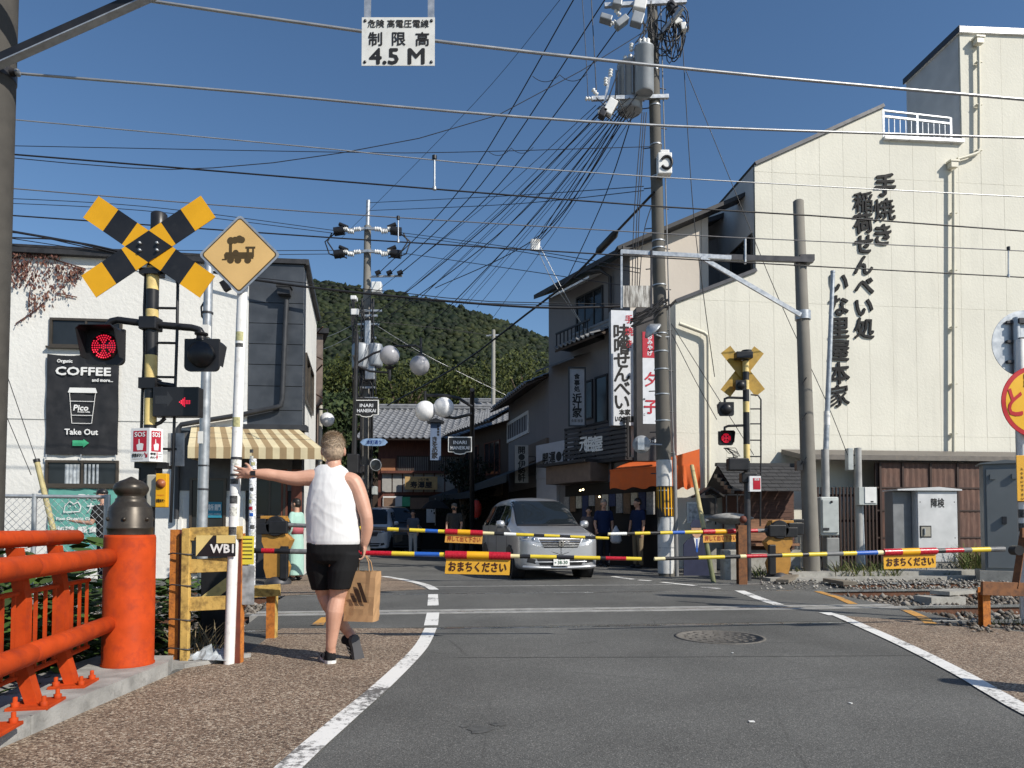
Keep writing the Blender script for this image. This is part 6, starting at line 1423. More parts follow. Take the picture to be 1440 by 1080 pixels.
for k in range(16):
 p = PP(rg.uniform(893,925),rg.uniform(0,70),14.9); q = PP(rg.uniform(893,935),rg.uniform(20,95),14.9); mid = p.lerp(q,0.5) - Z_ * rg.uniform(0.05,0.3); mb.tube([p,p.lerp(mid,0.6),mid,mid.lerp(q,0.5) - Z_ * 0.03,q],0.013,4)
for k in range(8):
 p = PP(rg.uniform(838,870),rg.uniform(125,160),14.9); q = PP(rg.uniform(862,900),rg.uniform(95,165),14.9); mid = p.lerp(q,0.5) - Z_ * rg.uniform(0.1,0.4); mb.tube([p,mid,q],0.012,4)
mb.build('loose_cable',t)
mb = MB(WHITE); c = PP(934,232,14.95); mb.box(c,(0.3,0.2,0.46)); mb.box(c + Z_ * 0.26,(0.2,0.16,0.08)); bx = mb.build('relay_box',t,bevel=0.02); mb = MB(BLACK); mb.tube([c + Vector((0.03 + 0.11 * math.cos(a * 0.2 - 2.6),-0.115,0.13 * math.sin(a * 0.2 - 2.6))) for a in range(27)],0.03,6); mb.build('coil',bx)
mb = MB(GALV); c = PP(916,463,14.8); mb.lathe([(0.05,0.1),(0.1,0.06),(0.2,-0.03),(0.21,-0.06),(0.0,-0.045)],20,o=c,axis=(-0.75,-0.3,0.75)); mb.tube([c + Vector((0.1,0.05,-0.1)),PP(930,474,15.1),PP(941,474,15.1)],0.02,6); mb.build('flood_lamp',t)
mb = MB(BLACK)
for k in range(9):
 p = PP(938 + rg.uniform(-8,6),428 + rg.uniform(-10,8),14.95); mb.tube([p,PP(920 - rg.uniform(0,25),440 + rg.uniform(-6,12),14.9),PP(895 - rg.uniform(0,10),455 + rg.uniform(-8,8),14.9)],0.018,4)
mb.build('cable_joint',t)
# catenary mast on the right with its long bracket
Yc = 14.8; o = Vector(((1141 - 720) / FPX * Yc,Yc,0)); t = thing('catenary_mast','grey concrete catenary mast with a steel bracket before the cream wall','mast',o); CP = lambda px,py,Y=Yc: W(px,py,Y) - o
zt = CP(1130,282).z; mb = MB(M('mast_concrete',(0.19,0.178,0.155),0.85,var=0.12,scale=3,bmp=0.25,bscale=120,dirt=0.25,dcol=(0.14,0.13,0.11),streak=True)); mb.tube([(0,0,-0.2),(-0.09,0,zt * 0.5),(-0.18,0,zt - 0.02),(-0.18,0,zt)],[0.168,0.138,0.108,0.085],24); mb.build('pole',t)
mb = MB(DARKST); mb.beam(CP(1020,362,14.65),CP(1143,366,14.65),0.09,0.11); mb.box(CP(1131,366,14.8),(0.3,0.34,0.13)); mb.build('bracket_root',t)
mb = MB(GALV); mb.beam(CP(873,354,14.62),CP(1028,362.5,14.62),0.06,0.085); mb.build('bracket_arm',t)
mb = MB(GALV); mb.beam(CP(986,362,14.6),CP(1126,443,14.65),0.05,0.085); mb.lathe([(0.16,CP(0,450).z),(0.16,CP(0,438).z)],20,o=(-0.12,0,0)); mb.build('brace',t)
for px in (874,916): mb = MB(GALV if px < 900 else DARKST); mb.beam(CP(px,352,14.58),CP(px,434,14.58),0.04,0.05); mb.build('hanger',t)
rustw,nt,bb_ = newmat('rust_streaked_white'); n1 = tex(nt,'Noise',3.0,8.0,stretch=(4,4,0.5),Roughness=0.75); nt.links.new(ramp(nt,n1.outputs[0],[(0.42,(0.62,0.61,0.57)),(0.52,(0.3,0.28,0.25)),(0.62,(0.06,0.055,0.05))]),bb_.inputs['Base Color']); bb_.inputs['Roughness'].default_value = 0.7
mb = MB(rustw); a,b = CP(876,432,14.56),CP(914,402,14.56); mb.box((a + b) / 2,(b.x - a.x,0.03,b.z - a.z)); mb.build('sign_plate',t)
mb = MB(GALV); mb.tube([CP(1048,336,14.6),CP(1048,371,14.6)],0.025,6); mb.build('registration_rod',t)
mb = MB(BLACK)
for k in (540,590,652): mb.tube([CP(1128,k,14.62),CP(1134,k - 9,14.62)],0.014,5)
mb.box(CP(1123,655,14.7),(0.12,0.12,0.2)); mb.build('pole_fitting',t)
# thin grey pole with the junction box
Yt = 15.2; o = Vector(((1163 - 720) / FPX * Yt,Yt,0)); TP = lambda px,py,Y=Yt: W(px,py,Y) - o
t = thing('signal_cable_pole','thin bare galvanised pole rising from a pale grey junction box','pole',o)
mb = MB(GALV); mb.tube([TP(1161,640),TP(1171,384)],[0.06,0.045],14); mb.tube([TP(1171,384),TP(1171,381)],0.05,12); mb.tube([(-0.02,0,0.3),TP(1160,632)],[0.085,0.08],16,m=M('post_grey',(0.32,0.32,0.31),0.6,var=0.15)); mb.build('pole',t)
mb = MB(WHITE); mb.lathe([(0.062,0),(0.062,0.3)],14,o=TP(1163,598)); mb.build('label',t)
PG = M('pale_grey_box',(0.42,0.45,0.44),0.45,var=0.08,dirt=0.15,dcol=(0.25,0.25,0.24))
a,b = TP(1151,753,15.0),TP(1176,699,15.0); mb = MB(PG); mb.box((a + b) / 2,(b.x - a.x,0.25,b.z - a.z)); jb = mb.build('junction_box',t,bevel=0.03)
mb = MB(PG); mb.box((a + b) / 2 - Y_ * 0.14,(b.x - a.x - 0.05,0.04,b.z - a.z - 0.12)); d = mb.build('door',jb,bevel=0.012); mb = MB(DARKST); mb.box((a + b) / 2 + Vector((-0.1,-0.165,-0.27)),(0.12,0.02,0.05)); mb.lathe([(0.025,0),(0.025,0.02),(0,0.025)],10,o=(a + b) / 2 + Vector((0.02,-0.16,0.3)),axis=(0,-1,0)); mb.build('latch',d)
mb = MB(M('box_base_grey',(0.23,0.235,0.23),0.6,var=0.15)); mb.box((-0.01,-0.18,(a.z) / 2 - 0.03),(0.27,0.22,a.z - 0.03)); mb.build('base',t,bevel=0.02)
# short post with small boxes
Ys = 15.4; o = Vector(((1208 - 720) / FPX * Ys,Ys,0)); SP2 = lambda px,py,Y=Ys: W(px,py,Y) - o
t = thing('signal_post','short grey post carrying two small boxes before the slat fence','post',o); PG2 = M('post_grey',(0.32,0.32,0.31),0.6)
mb = MB(PG2); mb.tube([(0,0,-0.1),SP2(1206,630)],0.075,16); mb.tube([(0.07,-0.06,0),SP2(1212,710)],0.03,8,m=GALV); mb.build('post',t)
mb = MB(PG); mb.box(SP2(1194,646),(0.12,0.16,0.48)); mb.box(SP2(1203,640),(0.14,0.05,0.04),m=DARKST); mb.box(SP2(1203,654),(0.14,0.05,0.04),m=DARKST); mb.build('antenna_box',t,bevel=0.015)
mb = MB(PG); mb.box(SP2(1214,698) - Y_ * 0.12,(0.38,0.18,0.38)); mb.box(SP2(1217,697) - Y_ * 0.215,(0.24,0.02,0.34),m=WHITE); mb.box(SP2(1219,706) - Y_ * 0.227,(0.06,0.006,0.03),m=INK); mb.build('relay_box',t,bevel=0.012)
# silver cabinet
Yk = 15.6; oc = Vector(((1290 - 720) / FPX * Yk,Yk,0)); t = thing('relay_cabinet','silver steel relay cabinet with a peaked lid and black characters on its door','cabinet',oc,R(4));
AL = M('brushed_silver',(0.56,0.57,0.58),0.45,0.25,var=0.07,scale=5,dirt=0.12,dcol=(0.35,0.34,0.32)); z0,z1 = W(1300,795,Yk).z + 0.05,W(1300,690,Yk).z
wf = 60 / FPX * Yk; dp = 0.42
mb = MB(AL); mb.box((wf / 2 - 0.02,dp / 2,(z0 + z1) / 2),(wf,dp,z1 - z0)); mb.box((-0.25,dp / 2 + 0.1,(z0 + z1) / 2),(0.42,dp - 0.1,z1 - z0 - 0.02),m=M('cabinet_shaded_side',(0.2,0.21,0.22),0.45,0.2,var=0.1)); mb.build('body',t,bevel=0.008)  # shade on the left face is put into its dark grey
mb = MB(AL); mb.box((wf / 2 - 0.02,-0.015,(z0 + z1) / 2),(wf - 0.03,0.03,z1 - z0 - 0.05)); dr = mb.build('door',t,bevel=0.008)
mb = MB(AL); mb.prism([(-0.5,z1),(wf + 0.04,z1),(wf + 0.04,z1 + 0.03),(0.45,z1 + 0.08),(-0.5,z1 + 0.03)],(0,dp + 0.05,0),X_,Z_,dp + 0.14); mb.build('lid',t)
mb = MB(INK); write(mb,'障検',(wf / 2 - 0.02,-0.031,z1 - 0.27),X_,Z_,0.2,INK,bold=0.005,wide=0.3); mb.build('lettering',dr)
mb = MB(BLACK); mb.box((0.16,-0.032,z1 - 0.9),(0.26,0.012,0.26)); mb.box((0.16,-0.04,z1 - 0.9),(0.21,0.012,0.21),m=M('recess_beige',(0.3,0.29,0.25),0.6)); mb.tube([(0.12,-0.06,z1 - 0.83),(0.12,-0.06,z1 - 0.97)],0.02,8,m=GALV); mb.build('handle',dr)
for x in (0.05,wf - 0.1):
 for z in (z0 + 0.12,z0 + 0.55,z1 - 0.25): mb = MB(DARKST); mb.lathe([(0.014,0),(0,0.01)],8,o=(x,-0.03,z),axis=(0,-1,0)); mb.build('rivet',dr)
mb = MB(CONC); mb.box((wf / 2 - 0.2,dp / 2,0.02),(wf + 0.6,dp + 0.3,z0 * 2 - 0.05 if z0 > 0.08 else 0.12)); mb.build('plinth',t)
# tall dark grey cabinet at the right edge
oc = Vector(((1410 - 720) / FPX * 13.6,13.6,0)); t = thing('relay_cabinet','tall dull grey relay cabinet in shade behind the round signs','cabinet',oc,R(-26)); GC = M('dull_grey_cabinet',(0.16,0.175,0.18),0.5,var=0.1,scale=2)
zt = W(1405,652,13.6).z; mb = MB(GC); mb.box((0.05,0.25,zt / 2 + 0.1),(0.7,0.5,zt - 0.2)); mb.build('body',t,bevel=0.01); mb = MB(GC); mb.box((0.05,-0.01,zt / 2 + 0.08),(0.62,0.03,zt - 0.36)); d = mb.build('door',t,bevel=0.008)
mb = MB(DARKST); mb.box((0.02,-0.04,zt * 0.52),(0.07,0.04,0.14)); mb.build('handle',d); mb = MB(GC); mb.prism([(-0.36,zt),(0.45,zt),(0.45,zt + 0.02),(0.05,zt + 0.07),(-0.36,zt + 0.02)],(0,0.55,0),X_,Z_,0.6); mb.build('lid',t)
for x in (-0.15,0.2): mb = MB(GC); mb.box((x,-0.04,zt - 0.25),(0.09,0.04,0.1)); mb.build('vent',d)
mb = MB(CONC); mb.box((0.05,0.25,0.06),(0.9,0.7,0.3)); mb.build('plinth',t)
# round signs at the right edge
Yr = 7.7; o = Vector(((1438 - 720) / FPX * Yr,Yr,0)); t = thing('stop_sign','white pole with a red rimmed yellow stop disc and a small yellow notice','road sign',o); RP = lambda px,py,Y=Yr: W(px,py,Y) - o
mb = MB(POLEW); mb.tube([(0,0,0),(0.02,0,3.1)],0.038,16); mb.build('pole',t)
c = RP(1451,567) - Y_ * 0.08; SYD = M('stop_yellow',(0.75,0.42,0.02),0.4,var=0.04)
mb = MB(RED); mb.lathe([(0.39,0),(0.395,0.004),(0.39,0.008),(0.0,0.008)],48,o=c,axis=(0,-1,0),smooth=False); mb.lathe([(0.345,0.0085),(0.345,0.0095),(0,0.0095)],48,o=c,axis=(0,-1,0),m=SYD,smooth=False); ds = mb.build('disc',t)
mb = MB(RED); write(mb,'とまれ',c + Vector((0,-0.011,-0.005)),X_,Z_,0.33,RED,bold=0.008,wide=0.64); write(mb,'踏切',c + Vector((0.0,-0.011,0.23)),X_,Z_,0.15,INK,bold=0.004,wide=0.3); mb.build('lettering',ds)
mb = MB(SB); a,b = RP(1425,705) - Y_ * 0.06,RP(1458,641) - Y_ * 0.06; cc = (a + b) / 2; mb.box(cc,(b.x - a.x,0.006,b.z - a.z)); np_ = mb.build('notice',t,bevel=0.002)
mb = MB(INK); vert(mb,lambda fx,fy: a + Vector(((b.x - a.x) * fx,-0.005,(b.z - a.z) * (1 - fy))),X_,'大変危険です',0.5,0.1,0.8,0.06,INK,0.0015); vert(mb,lambda fx,fy: a + Vector(((b.x - a.x) * fx,-0.005,(b.z - a.z) * (1 - fy))),X_,'入らないで下さい',0.2,0.3,0.95,0.03,INK,0.0008); mb.build('lettering',np_)
mb = MB(STK3)
for z in (0.85,1.0,1.15,1.32): mb.lathe([(0.0395,z),(0.0395,z + 0.09)],14)
mb.build('sticker',t)
o2 = Vector(((1436 - 720) / FPX * 8.3,8.3,0)); t = thing('road_sign','back of a round grey road sign with two brackets behind the stop disc','road sign',o2)
c = W(1446,482,8.3) - o2; mb = MB(GALV); mb.lathe([(0.40,0.0),(0.40,0.008),(0.0,0.008)],48,o=c + Y_ * 0.05,axis=(0,-1,0),smooth=False); mb.build('disc',t); mb = MB(GALV); mb.tube([(0,0,0),(0,0,c.z + 0.3)],0.038,14); mb.build('pole',t)
for dz in (0.25,0.02,-0.22): mb = MB(DARKST); mb.box(c + Vector((-0.03,0.02,dz)),(0.42,0.03,0.03)); mb.box(c + Vector((-0.08,-0.045,dz)),(0.12,0.03,0.06)); mb.build('bracket',t)
# grey pole behind the left crossing signal
o = Vector(((289 - 720) / FPX * 7.0,7.0,0)); t = thing('grey_pole','galvanised grey pole standing just behind the rear facing signal lamp','pole',o); QP = lambda px,py,Y=7.0: W(px,py,Y) - o
mb = MB(GALV); mb.tube([QP(284,745),QP(288,600),QP(294,366)],[0.05,0.05,0.04],16); mb.tube([(0,0,0),QP(284,745)],0.05,14); mb.build('pole',t)
mb = MB(DARKST);
for py in (655,688,440): mb.lathe([(0.054,-0.008),(0.054,0.008)],14,o=QP(286 if py > 500 else 292,py))
mb.tube([QP(290,420),QP(283,432),QP(284,445),QP(290,452)],0.01,5); mb.build('clamp',t); mb = MB(WHITE); mb.box(QP(293,468) - Y_ * 0.05,(0.07,0.06,0.12)); mb.build('junction_box',t); mb = MB(WHITE); mb.box(QP(285,616) - Y_ * 0.052,(0.05,0.006,0.12)); mb.build('label',t)
# stickered bollard pole behind the hand
o = Vector(((355 - 720) / FPX * 12.9,12.9,0)); t = thing('sticker_pole','pole covered in layered white stickers standing behind the outstretched arm','pole',o)
zt = W(355,645,12.9).z; mb = MB(M('sticker_layers',(0.52,0.53,0.55),0.5,var=0.75,scale=30)); mb.tube([(0,0,0),(0,0,zt - 0.01),(0,0,zt)],[0.065,0.062,0.05],16); mb.build('pole',t); mb = MB(DARKST); mb.tube([(-0.05,-0.03,zt - 0.18),(-0.15,-0.05,zt - 0.18)],0.03,8); mb.build('knob',t)
for k in range(14):
 mb = MB([STK,STK3,WHITE,BLUE,REDI,STK2][k % 6]); z = 0.9 + k * 0.115; vs = []; a0 = -1.57 + rnd.uniform(-0.6,0.6); hh = rnd.uniform(0.04,0.08)
 for i in range(5):
  a = a0 + (i / 4 - 0.5) * 1.1
  for dz in (0,hh): vs.append((0.0675 * math.cos(a),0.0675 * math.sin(a),z + dz))
 mb.add(vs,[(2 * i,2 * i + 2,2 * i + 3,2 * i + 1) for i in range(4)]); mb.build('sticker',t)
# leaning guy guard on the right, and the one by the cafe
o = G(1004,819); t = thing('guy_guard','leaning guy wire guard pole, pale above and dark green below, by the shop corner','pole',o); tp = W(973,655,15.6) - o
mb = MB(M('guard_cream',(0.42,0.36,0.18),0.6,var=0.2,dirt=0.3)); mb.tube([tp * 0.42,tp],[0.05,0.045],10); mb.build('upper_tube',t); mb = MB(M('guard_green',(0.12,0.13,0.06),0.6,var=0.3)); mb.tube([(0,0,-0.05),tp * 0.42],0.048,10); mb.build('lower_tube',t)
o = G(96,800,0.0); o = Vector(((96 - 720) / FPX * 12.8,12.8,0)); t = thing('guy_guard','leaning cream guy wire guard with a black cap before the white cafe wall','pole',o); tp = W(52,650,12.8) - o
mb = MB(M('guard_cream',(0.55,0.48,0.24),0.6)); mb.tube([(0,0,0),tp],[0.05,0.045],12); mb.tube([tp,tp * 1.025],0.055,12,m=BLACK); mb.build('tube',t); mb = MB(WIRE); mb.tube([tp,W(-10,470,12.3) - o],0.008,4); mb.tube([W(44,668,12.9) - o,W(-10,540,12.5) - o],0.008,4); mb.build('guy_wire',t)
# chain link fence
FZ = 8.2; A_ = W(-60,697,FZ - 0.4); B_3 = W(152,699,FZ); ztf = B_3.z; ang = math.atan2(B_3.y - A_.y,B_3.x - A_.x); A_.z = B_3.z = 0; t = thing('chain_link_fence','galvanised chain link fence behind the vermilion railing','fence',A_); L = (B_3 - A_).length; ax = (B_3 - A_).normalized(); nl = ax.cross(Z_)
mb = MB(GALV); mb.tube([A_ + Z_ * ztf,B_3 + Z_ * ztf],0.022,10); mb.build('top_rail',t,world=True)
for f in (0.0,0.5,0.985,1.0): mb = MB(GALV); p = A_ + ax * (L * f); mb.tube([p - Z_ * 0.2,p + Z_ * (ztf + 0.03)],0.027 if f != 0.985 else 0.02,10); mb.build('post',t,world=True)
mb = MB(GALV); mb.tube([A_ + Z_ * (ztf - 0.78),B_3 + Z_ * (ztf - 0.78)],0.012,6); mb.tube([A_ + Z_ * 0.1,B_3 + Z_ * 0.1],0.012,6); mb.build('mid_rail',t,world=True)
mb = MB(GALV); st = 0.075; n = int(L / st) + 20; hgt = ztf - 0.05
for k in range(-20,n):
 for sg in (1,-1):
  x0 = k * st; a,b = (x0,0.05),(x0 + hgt * 0.9,ztf)
  if sg < 0: a,b = (x0 + hgt * 0.9,0.05),(x0,ztf)
  # clip to the panel
  (xa,za),(xb,zb) = a,b; t0,t1 = 0.0,1.0
  for lim,s_ in ((0,-1),(L,1)):
   d = xb - xa
   if d * s_ > 0: t1 = min(t1,(lim - xa) / d)
   else: t0 = max(t0,(lim - xa) / d)
  if t1 - t0 < 0.02: continue
  p = A_ + ax * (xa + (xb - xa) * t0) + Z_ * (za + (zb - za) * t0); q = A_ + ax * (xa + (xb - xa) * t1) + Z_ * (za + (zb - za) * t1); mb.tube([p,q],0.0028,3,caps=False)
tag(mb.build('wire_mesh',t,world=True),kind='stuff')
# street pole far left of the street
Ym = 25.0; o = Vector(((513 - 720) / FPX * Ym,Ym,0)); t = thing('utility_pole','crowded utility pole with a pale steel top standing before the wooded hill','utility pole',o); MP = lambda px,py,Y=Ym: W(px,py,Y) - o
mb = MB(M('street_pole_concrete',(0.2,0.19,0.17),0.85,var=0.2,scale=2)); mb.tube([(0,0,0),MP(517,318)],[0.2,0.12],18); mb.build('pole',t); mb = MB(GALV); mb.tube([MP(517,320),MP(518,282)],0.075,12); mb.build('steel_top',t)
for py,w in ((321,42),(353,40)):
 mb = MB(GALV); mb.beam(MP(517 - w,py + 4,24.8),MP(517,py,24.8),0.09,0.09); mb.beam(MP(517,py,24.8),MP(517 + w,py + 4,24.8),0.09,0.09); mb.build('cross_arm',t)
 for k in (-1,1):
  for j in range(4):
   insul(t,MP(517 + k * (10 + j * 9),py + 1 + (j % 2) * 4,24.7),(k,0,-0.1 + 0.2 * (j % 2)),4,0.09)
  mb = MB(BLACK); mb.tube([MP(517 + k * 33,py + 3,24.7),MP(517 + k * 47,py + 5 ,24.7)],0.16,8); mb.tube([MP(517 + k * 28,py - 1,24.7),MP(517 + k * 40,py - 6,24.7)],0.07,6); mb.build('cable_end',t)
mb = MB(BLACK)
for sx in (-1,1):
 for d in (0,9): mb.tube([MP(517 + sx * (46 + d * 0.5),328,24.7),MP(517 + sx * (60 - d * 0.4),340,24.7),MP(517 + sx * (54 - d),357,24.7),MP(517 + sx * (38 - d),363,24.7),MP(517 + sx * 30,357,24.7)],0.025,4)
mb.build('jumper_cable',t)
xarm(t,MP(520,389,24.8),MP(566,388,24.8),0.06)
for px in (532,548,563): mb = MB(BLACK); mb.tube([MP(px - 4,385,24.7),MP(px + 3,382,24.7)],0.08,6); mb.build('line_clamp',t)
for px,py,w,h,m in ((530,405,.5,.5,CERAM),(508,502,.9,1.0,TRG),(528,500,.7,.9,TRG),(500,440,.4,.3,CERAM),(505,500,.4,.7,CERAM),(518,470,.3,1.2,GALV),(498,420,.3,.2,CERAM),(521,523,.5,.8,STEEL),(500,680,.7,.5,WHITE),(506,660,.5,.4,DARKST),(500,720,.3,1.0,STEEL),(527,690,.25,.4,PG)):
 mb = MB(m); c = MP(px,py,24.7)
 if m is TRG: mb.lathe([(w * .3,-h * .45),(w * .36,-h * .4),(w * .36,h * .4),(w * .3,h * .45),(0,h * .47)],14,o=c)
 else: mb.box(c,(w * .7,0.3,h * .75))
 mb.build('transformer' if m is TRG else 'equipment_box',t,bevel=0.03)
for py,w in ((437,20),(444,14),(456,16),(475,12),(545,12),(560,14)): xarm(t,MP(517 - w,py,24.7),MP(517 + w,py,24.7),0.07,nm='bracket')
mb = MB(BLACK); rg = random.Random(4)
for k in range(34):
 p = MP(rg.uniform(495,525),rg.uniform(415,540),24.6); q = MP(rg.uniform(490,530),rg.uniform(420,560),24.6); mb.tube([p,p.lerp(q,0.5) - Z_ * rg.uniform(0.1,0.6),q],0.02,4)
for dx in (-7,6,9): mb.tube([MP(516 + dx,420,24.7),MP(513 + dx,740,24.7)],0.04,5)
mb.build('loose_cable',t)
p = MP(526,622,24.4); mb = MB(M('pale_blue_plate',(0.25,0.38,0.6),0.4)); w_,h_ = 0.95,0.26; mb.prism([(-w_ / 2,0),(-w_ * .4,h_ * .38),(-w_ * .25,h_ / 2),(w_ * .25,h_ / 2),(w_ * .4,h_ * .38),(w_ / 2,0),(w_ * .4,-h_ * .38),(w_ * .25,-h_ / 2),(-w_ * .25,-h_ / 2),(-w_ * .4,-h_ * .38)],p,X_,Z_,0.03); write(mb,'本町通り',p - Y_ * 0.03,X_,Z_,0.14,M('navy_ink',(0.02,0.05,0.2),0.5),bold=0.005,wide=0.5); mb.build('street_name_plate',t)
p = MP(528,654,24.3); mb = MB(GALV); mb.lathe([(0.20,0),(0.22,0.02),(0.19,0.03)],20,o=p,axis=(0.5,-0.8,0)); mb.lathe([(0.185,0.03),(0,0.04)],20,o=p,axis=(0.5,-0.8,0),m=GLASS); mb.build('traffic_mirror',t)
# lamp posts with globes
SHADED_GLOBE = M('shaded_globe_acrylic',(0.33,0.33,0.35),0.25,var=0.04)  # shade on the big left globes is put into this greyer base colour
WGL = M('white_globe',(0.7,0.7,0.71),0.3,var=0.04)
def globe(t,c,r,m=None):
 mb = MB(m or SHADED_GLOBE); n = 14; mb.lathe([(r * math.sin(math.pi * k / n),-r * math.cos(math.pi * k / n)) for k in range(n + 1)],24,o=c); return mb.build('lamp_globe',t)
Yl = 18.6; o = Vector(((500 - 720) / FPX * Yl,Yl,0)); t = thing('street_lamp','black lamp post with two big white globes before the transformer cluster','street lamp',o); LP = lambda px,py,Y=Yl: W(px,py,Y) - o
mb = MB(BLACK); mb.tube([(0,0,0),(0,0,1.0),LP(498,640),LP(502,470)],[0.11,0.08,0.07,0.05],14); mb.build('post',t)
mb = MB(BLACK); mb.tube([LP(500,512),LP(525,497),LP(555,487),LP(585,486),LP(592,490),LP(592,502)],0.03,8); mb.tube([LP(592,475),LP(592,503)],0.035,8); mb.tube([LP(497,500),LP(501,514),LP(520,522),LP(545,524),LP(548,520)],0.03,8); mb.tube([LP(548,513),LP(548,535)],0.04,8); mb.build('lamp_arm',t)
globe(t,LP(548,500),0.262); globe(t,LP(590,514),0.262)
mb = MB(BLACK); mb.lathe([(0.14,0),(0.1,0.04),(0.04,0.07)],14,o=LP(548,516),axis=(0,0,-1)); mb.lathe([(0.12,0),(0.07,0.05)],14,o=LP(591,501)); mb.build('globe_cap',t)
def inari(t,c,w,h):
 mb = MB(BLACK); pts = [(-.5,-.35),(-.5,.5),(.5,.5),(.5,-.35),(.28,-.37),(.2,-.46),(0,-.5),(-.2,-.46),(-.28,-.37)]
 mb.prism([(a * w,b * h) for a,b in pts],c,X_,Z_,0.05,m=WHITE); mb.prism([(a * w * 0.93,b * h * 0.9) for a,b in pts],c - Y_ * 0.051,X_,Z_,0.006,m=BLACK)
 write(mb,'INARI',c + Vector((0,-0.058,h * 0.18)),X_,Z_,h * 0.25,SGW,bold=0.002,wide=w * 0.55); write(mb,'HANEIKAI',c + Vector((0,-0.058,-h * 0.12)),X_,Z_,h * 0.25,SGW,bold=0.002,wide=w * 0.78); return mb.build('hanging_plate',t)
inari(t,LP(516,575),0.63,0.46); mb = MB(BLACK); mb.tube([LP(499,560),LP(540,561)],0.02,6); mb.build('plate_arm',t)
mb = MB(BLACK); mb.box(LP(497,652),(0.3,0.2,0.5)); mb.box(LP(499,705),(0.3,0.2,0.4),m=PG); mb.build('meter_box',t,bevel=0.02)
Yl = 26.0; o = Vector(((664 - 720) / FPX * Yl,Yl,0)); t = thing('street_lamp','slim dark lamp post with two smaller white globes before the tiled inn roof','street lamp',o)
mb = MB(BLACK); mb.tube([(0,0,0),(0,0,1.0),LP(664,548)],[0.12,0.09,0.06],14); mb.build('post',t)
mb = MB(BLACK); mb.tube([LP(664,572),LP(645,560),LP(625,556),LP(600,556)],0.04,8); mb.tube([LP(598,550),LP(598,570)],0.04,8); mb.tube([LP(664,582),LP(640,588),LP(625,586),LP(624,583)],0.04,8); mb.build('lamp_arm',t)
globe(t,LP(598,578),0.27,WGL); globe(t,LP(624,573),0.27,WGL); inari(t,LP(647,627),0.62,0.47)
Yl = 20.0; o = W(460,600,Yl); t = thing('wall_lamp','single white globe lamp bracketed beside the narrow grey house','lamp',o); globe(t,Vector((0,0,W(460,590,Yl).z - o.z)),0.2,WGL); mb = MB(BLACK); mb.tube([(0.0,0,0.38),(0,0,0.48),(-0.3,0.1,0.52)],0.025,6); mb.build('bracket',t)
# small far pole between the roofs
o = Vector(((693 - 720) / FPX * 42,42,0)); t = thing('utility_pole','small pale far utility pole between the tiled roofs and the hill','utility pole',o); mb = MB(M('far_pole',(0.3,0.29,0.26),0.8)); mb.tube([(0,0,0),W(694,464,42) - o],[0.16,0.11],10); mb.build('pole',t); mb = MB(GALV); mb.beam(W(684,472,42) - o,W(704,471,42) - o,0.08,0.08); mb.build('cross_arm',t)
# pictures and boards by the shop corner
p = G(978,813); Yb = 15.4; o = Vector(((979 - 720) / FPX * Yb,Yb,0)); t = thing('police_standee','flat standee of a cartoon officer in a dark suit beside the utility pole','standee',o,R(4))
SK_ = M('printed_skin',(0.5,0.3,0.2),0.6); NV = M('printed_navy',(0.02,0.025,0.06),0.6); w = 0.30; z1 = W(979,706,Yb).z
t.scale = (0.7,1,0.88)
mb = MB(NV); body = [(-0.42,0.0),(0.42,0.0),(0.42,0.72),(0.3,0.84),(0.1,0.9),(-0.1,0.9),(-0.3,0.84),(-0.42,0.72)]; mb.prism([(a,b * 1.05) for a,b in body],(0,0,0),X_,Z_,0.03); mb.build('board',t)
mb = MB(SK_); c = Vector((0,-0.005,1.13)); mb.prism([(0.17 * math.cos(2 * math.pi * k / 20),0.21 * math.sin(2 * math.pi * k / 20)) for k in range(20)],c,X_,Z_,0.028); hd = mb.build('printed_head',t)
mb = MB(NV); mb.prism([(-0.2,0.05),(0.2,0.05),(0.2,0.12),(0.12,0.24),(-0.12,0.24),(-0.2,0.12)],c - Y_ * 0.028,X_,Z_,0.01); mb.build('printed_cap',hd)
mb = MB(INK)
for dx in (-0.06,0.06): mb.prism([(dx + 0.02 * math.cos(k),0.012 * math.sin(k) - 0.02) for k in (0,1,2,3,4,5)],c - Y_ * 0.029,X_,Z_,0.001)
mb.prism([(-0.05,-0.11),(0.05,-0.11),(0.05,-0.1),(-0.05,-0.1)],c - Y_ * 0.029,X_,Z_,0.001); mb.build('printed_face',hd)
mb = MB(WHITE); mb.prism([(-0.1,0.93),(0.1,0.93),(0,0.55)],(0,-0.031,0),X_,Z_,0.001); mb.prism([(-0.02,0.9),(0.02,0.9),(0.03,0.6),(0,0.56),(-0.03,0.6)],(0,-0.033,0),X_,Z_,0.001,m=BLUE); mb.build('printed_shirt',t)
o = Vector(((1030 - 720) / FPX * 15.5,15.5,0));
o = Vector(((982 - 720) / FPX * 16.3,16.3,0)); t = thing('notice_board','small grey framed notice board leaning at the cream wall corner','notice board',o)
a,b = W(966,735,16.3) - o,W(1000,706,16.3) - o; mb = MB(GALV); mb.box((a + b) / 2,(b.x - a.x,0.05,b.z - a.z)); mb.tube([(a.x + .1,0,0),(a.x + .1,0,a.z)],0.02,6); mb.tube([(b.x - .1,0,0),(b.x - .1,0,a.z)],0.02,6); mb.build('frame',t); mb = MB(M('notice_print',(0.3,0.32,0.34),0.5,var=0.5,scale=16)); mb.box((a + b) / 2 - Y_ * 0.03,(b.x - a.x - 0.08,0.012,b.z - a.z - 0.08)); mb.build('poster',t)
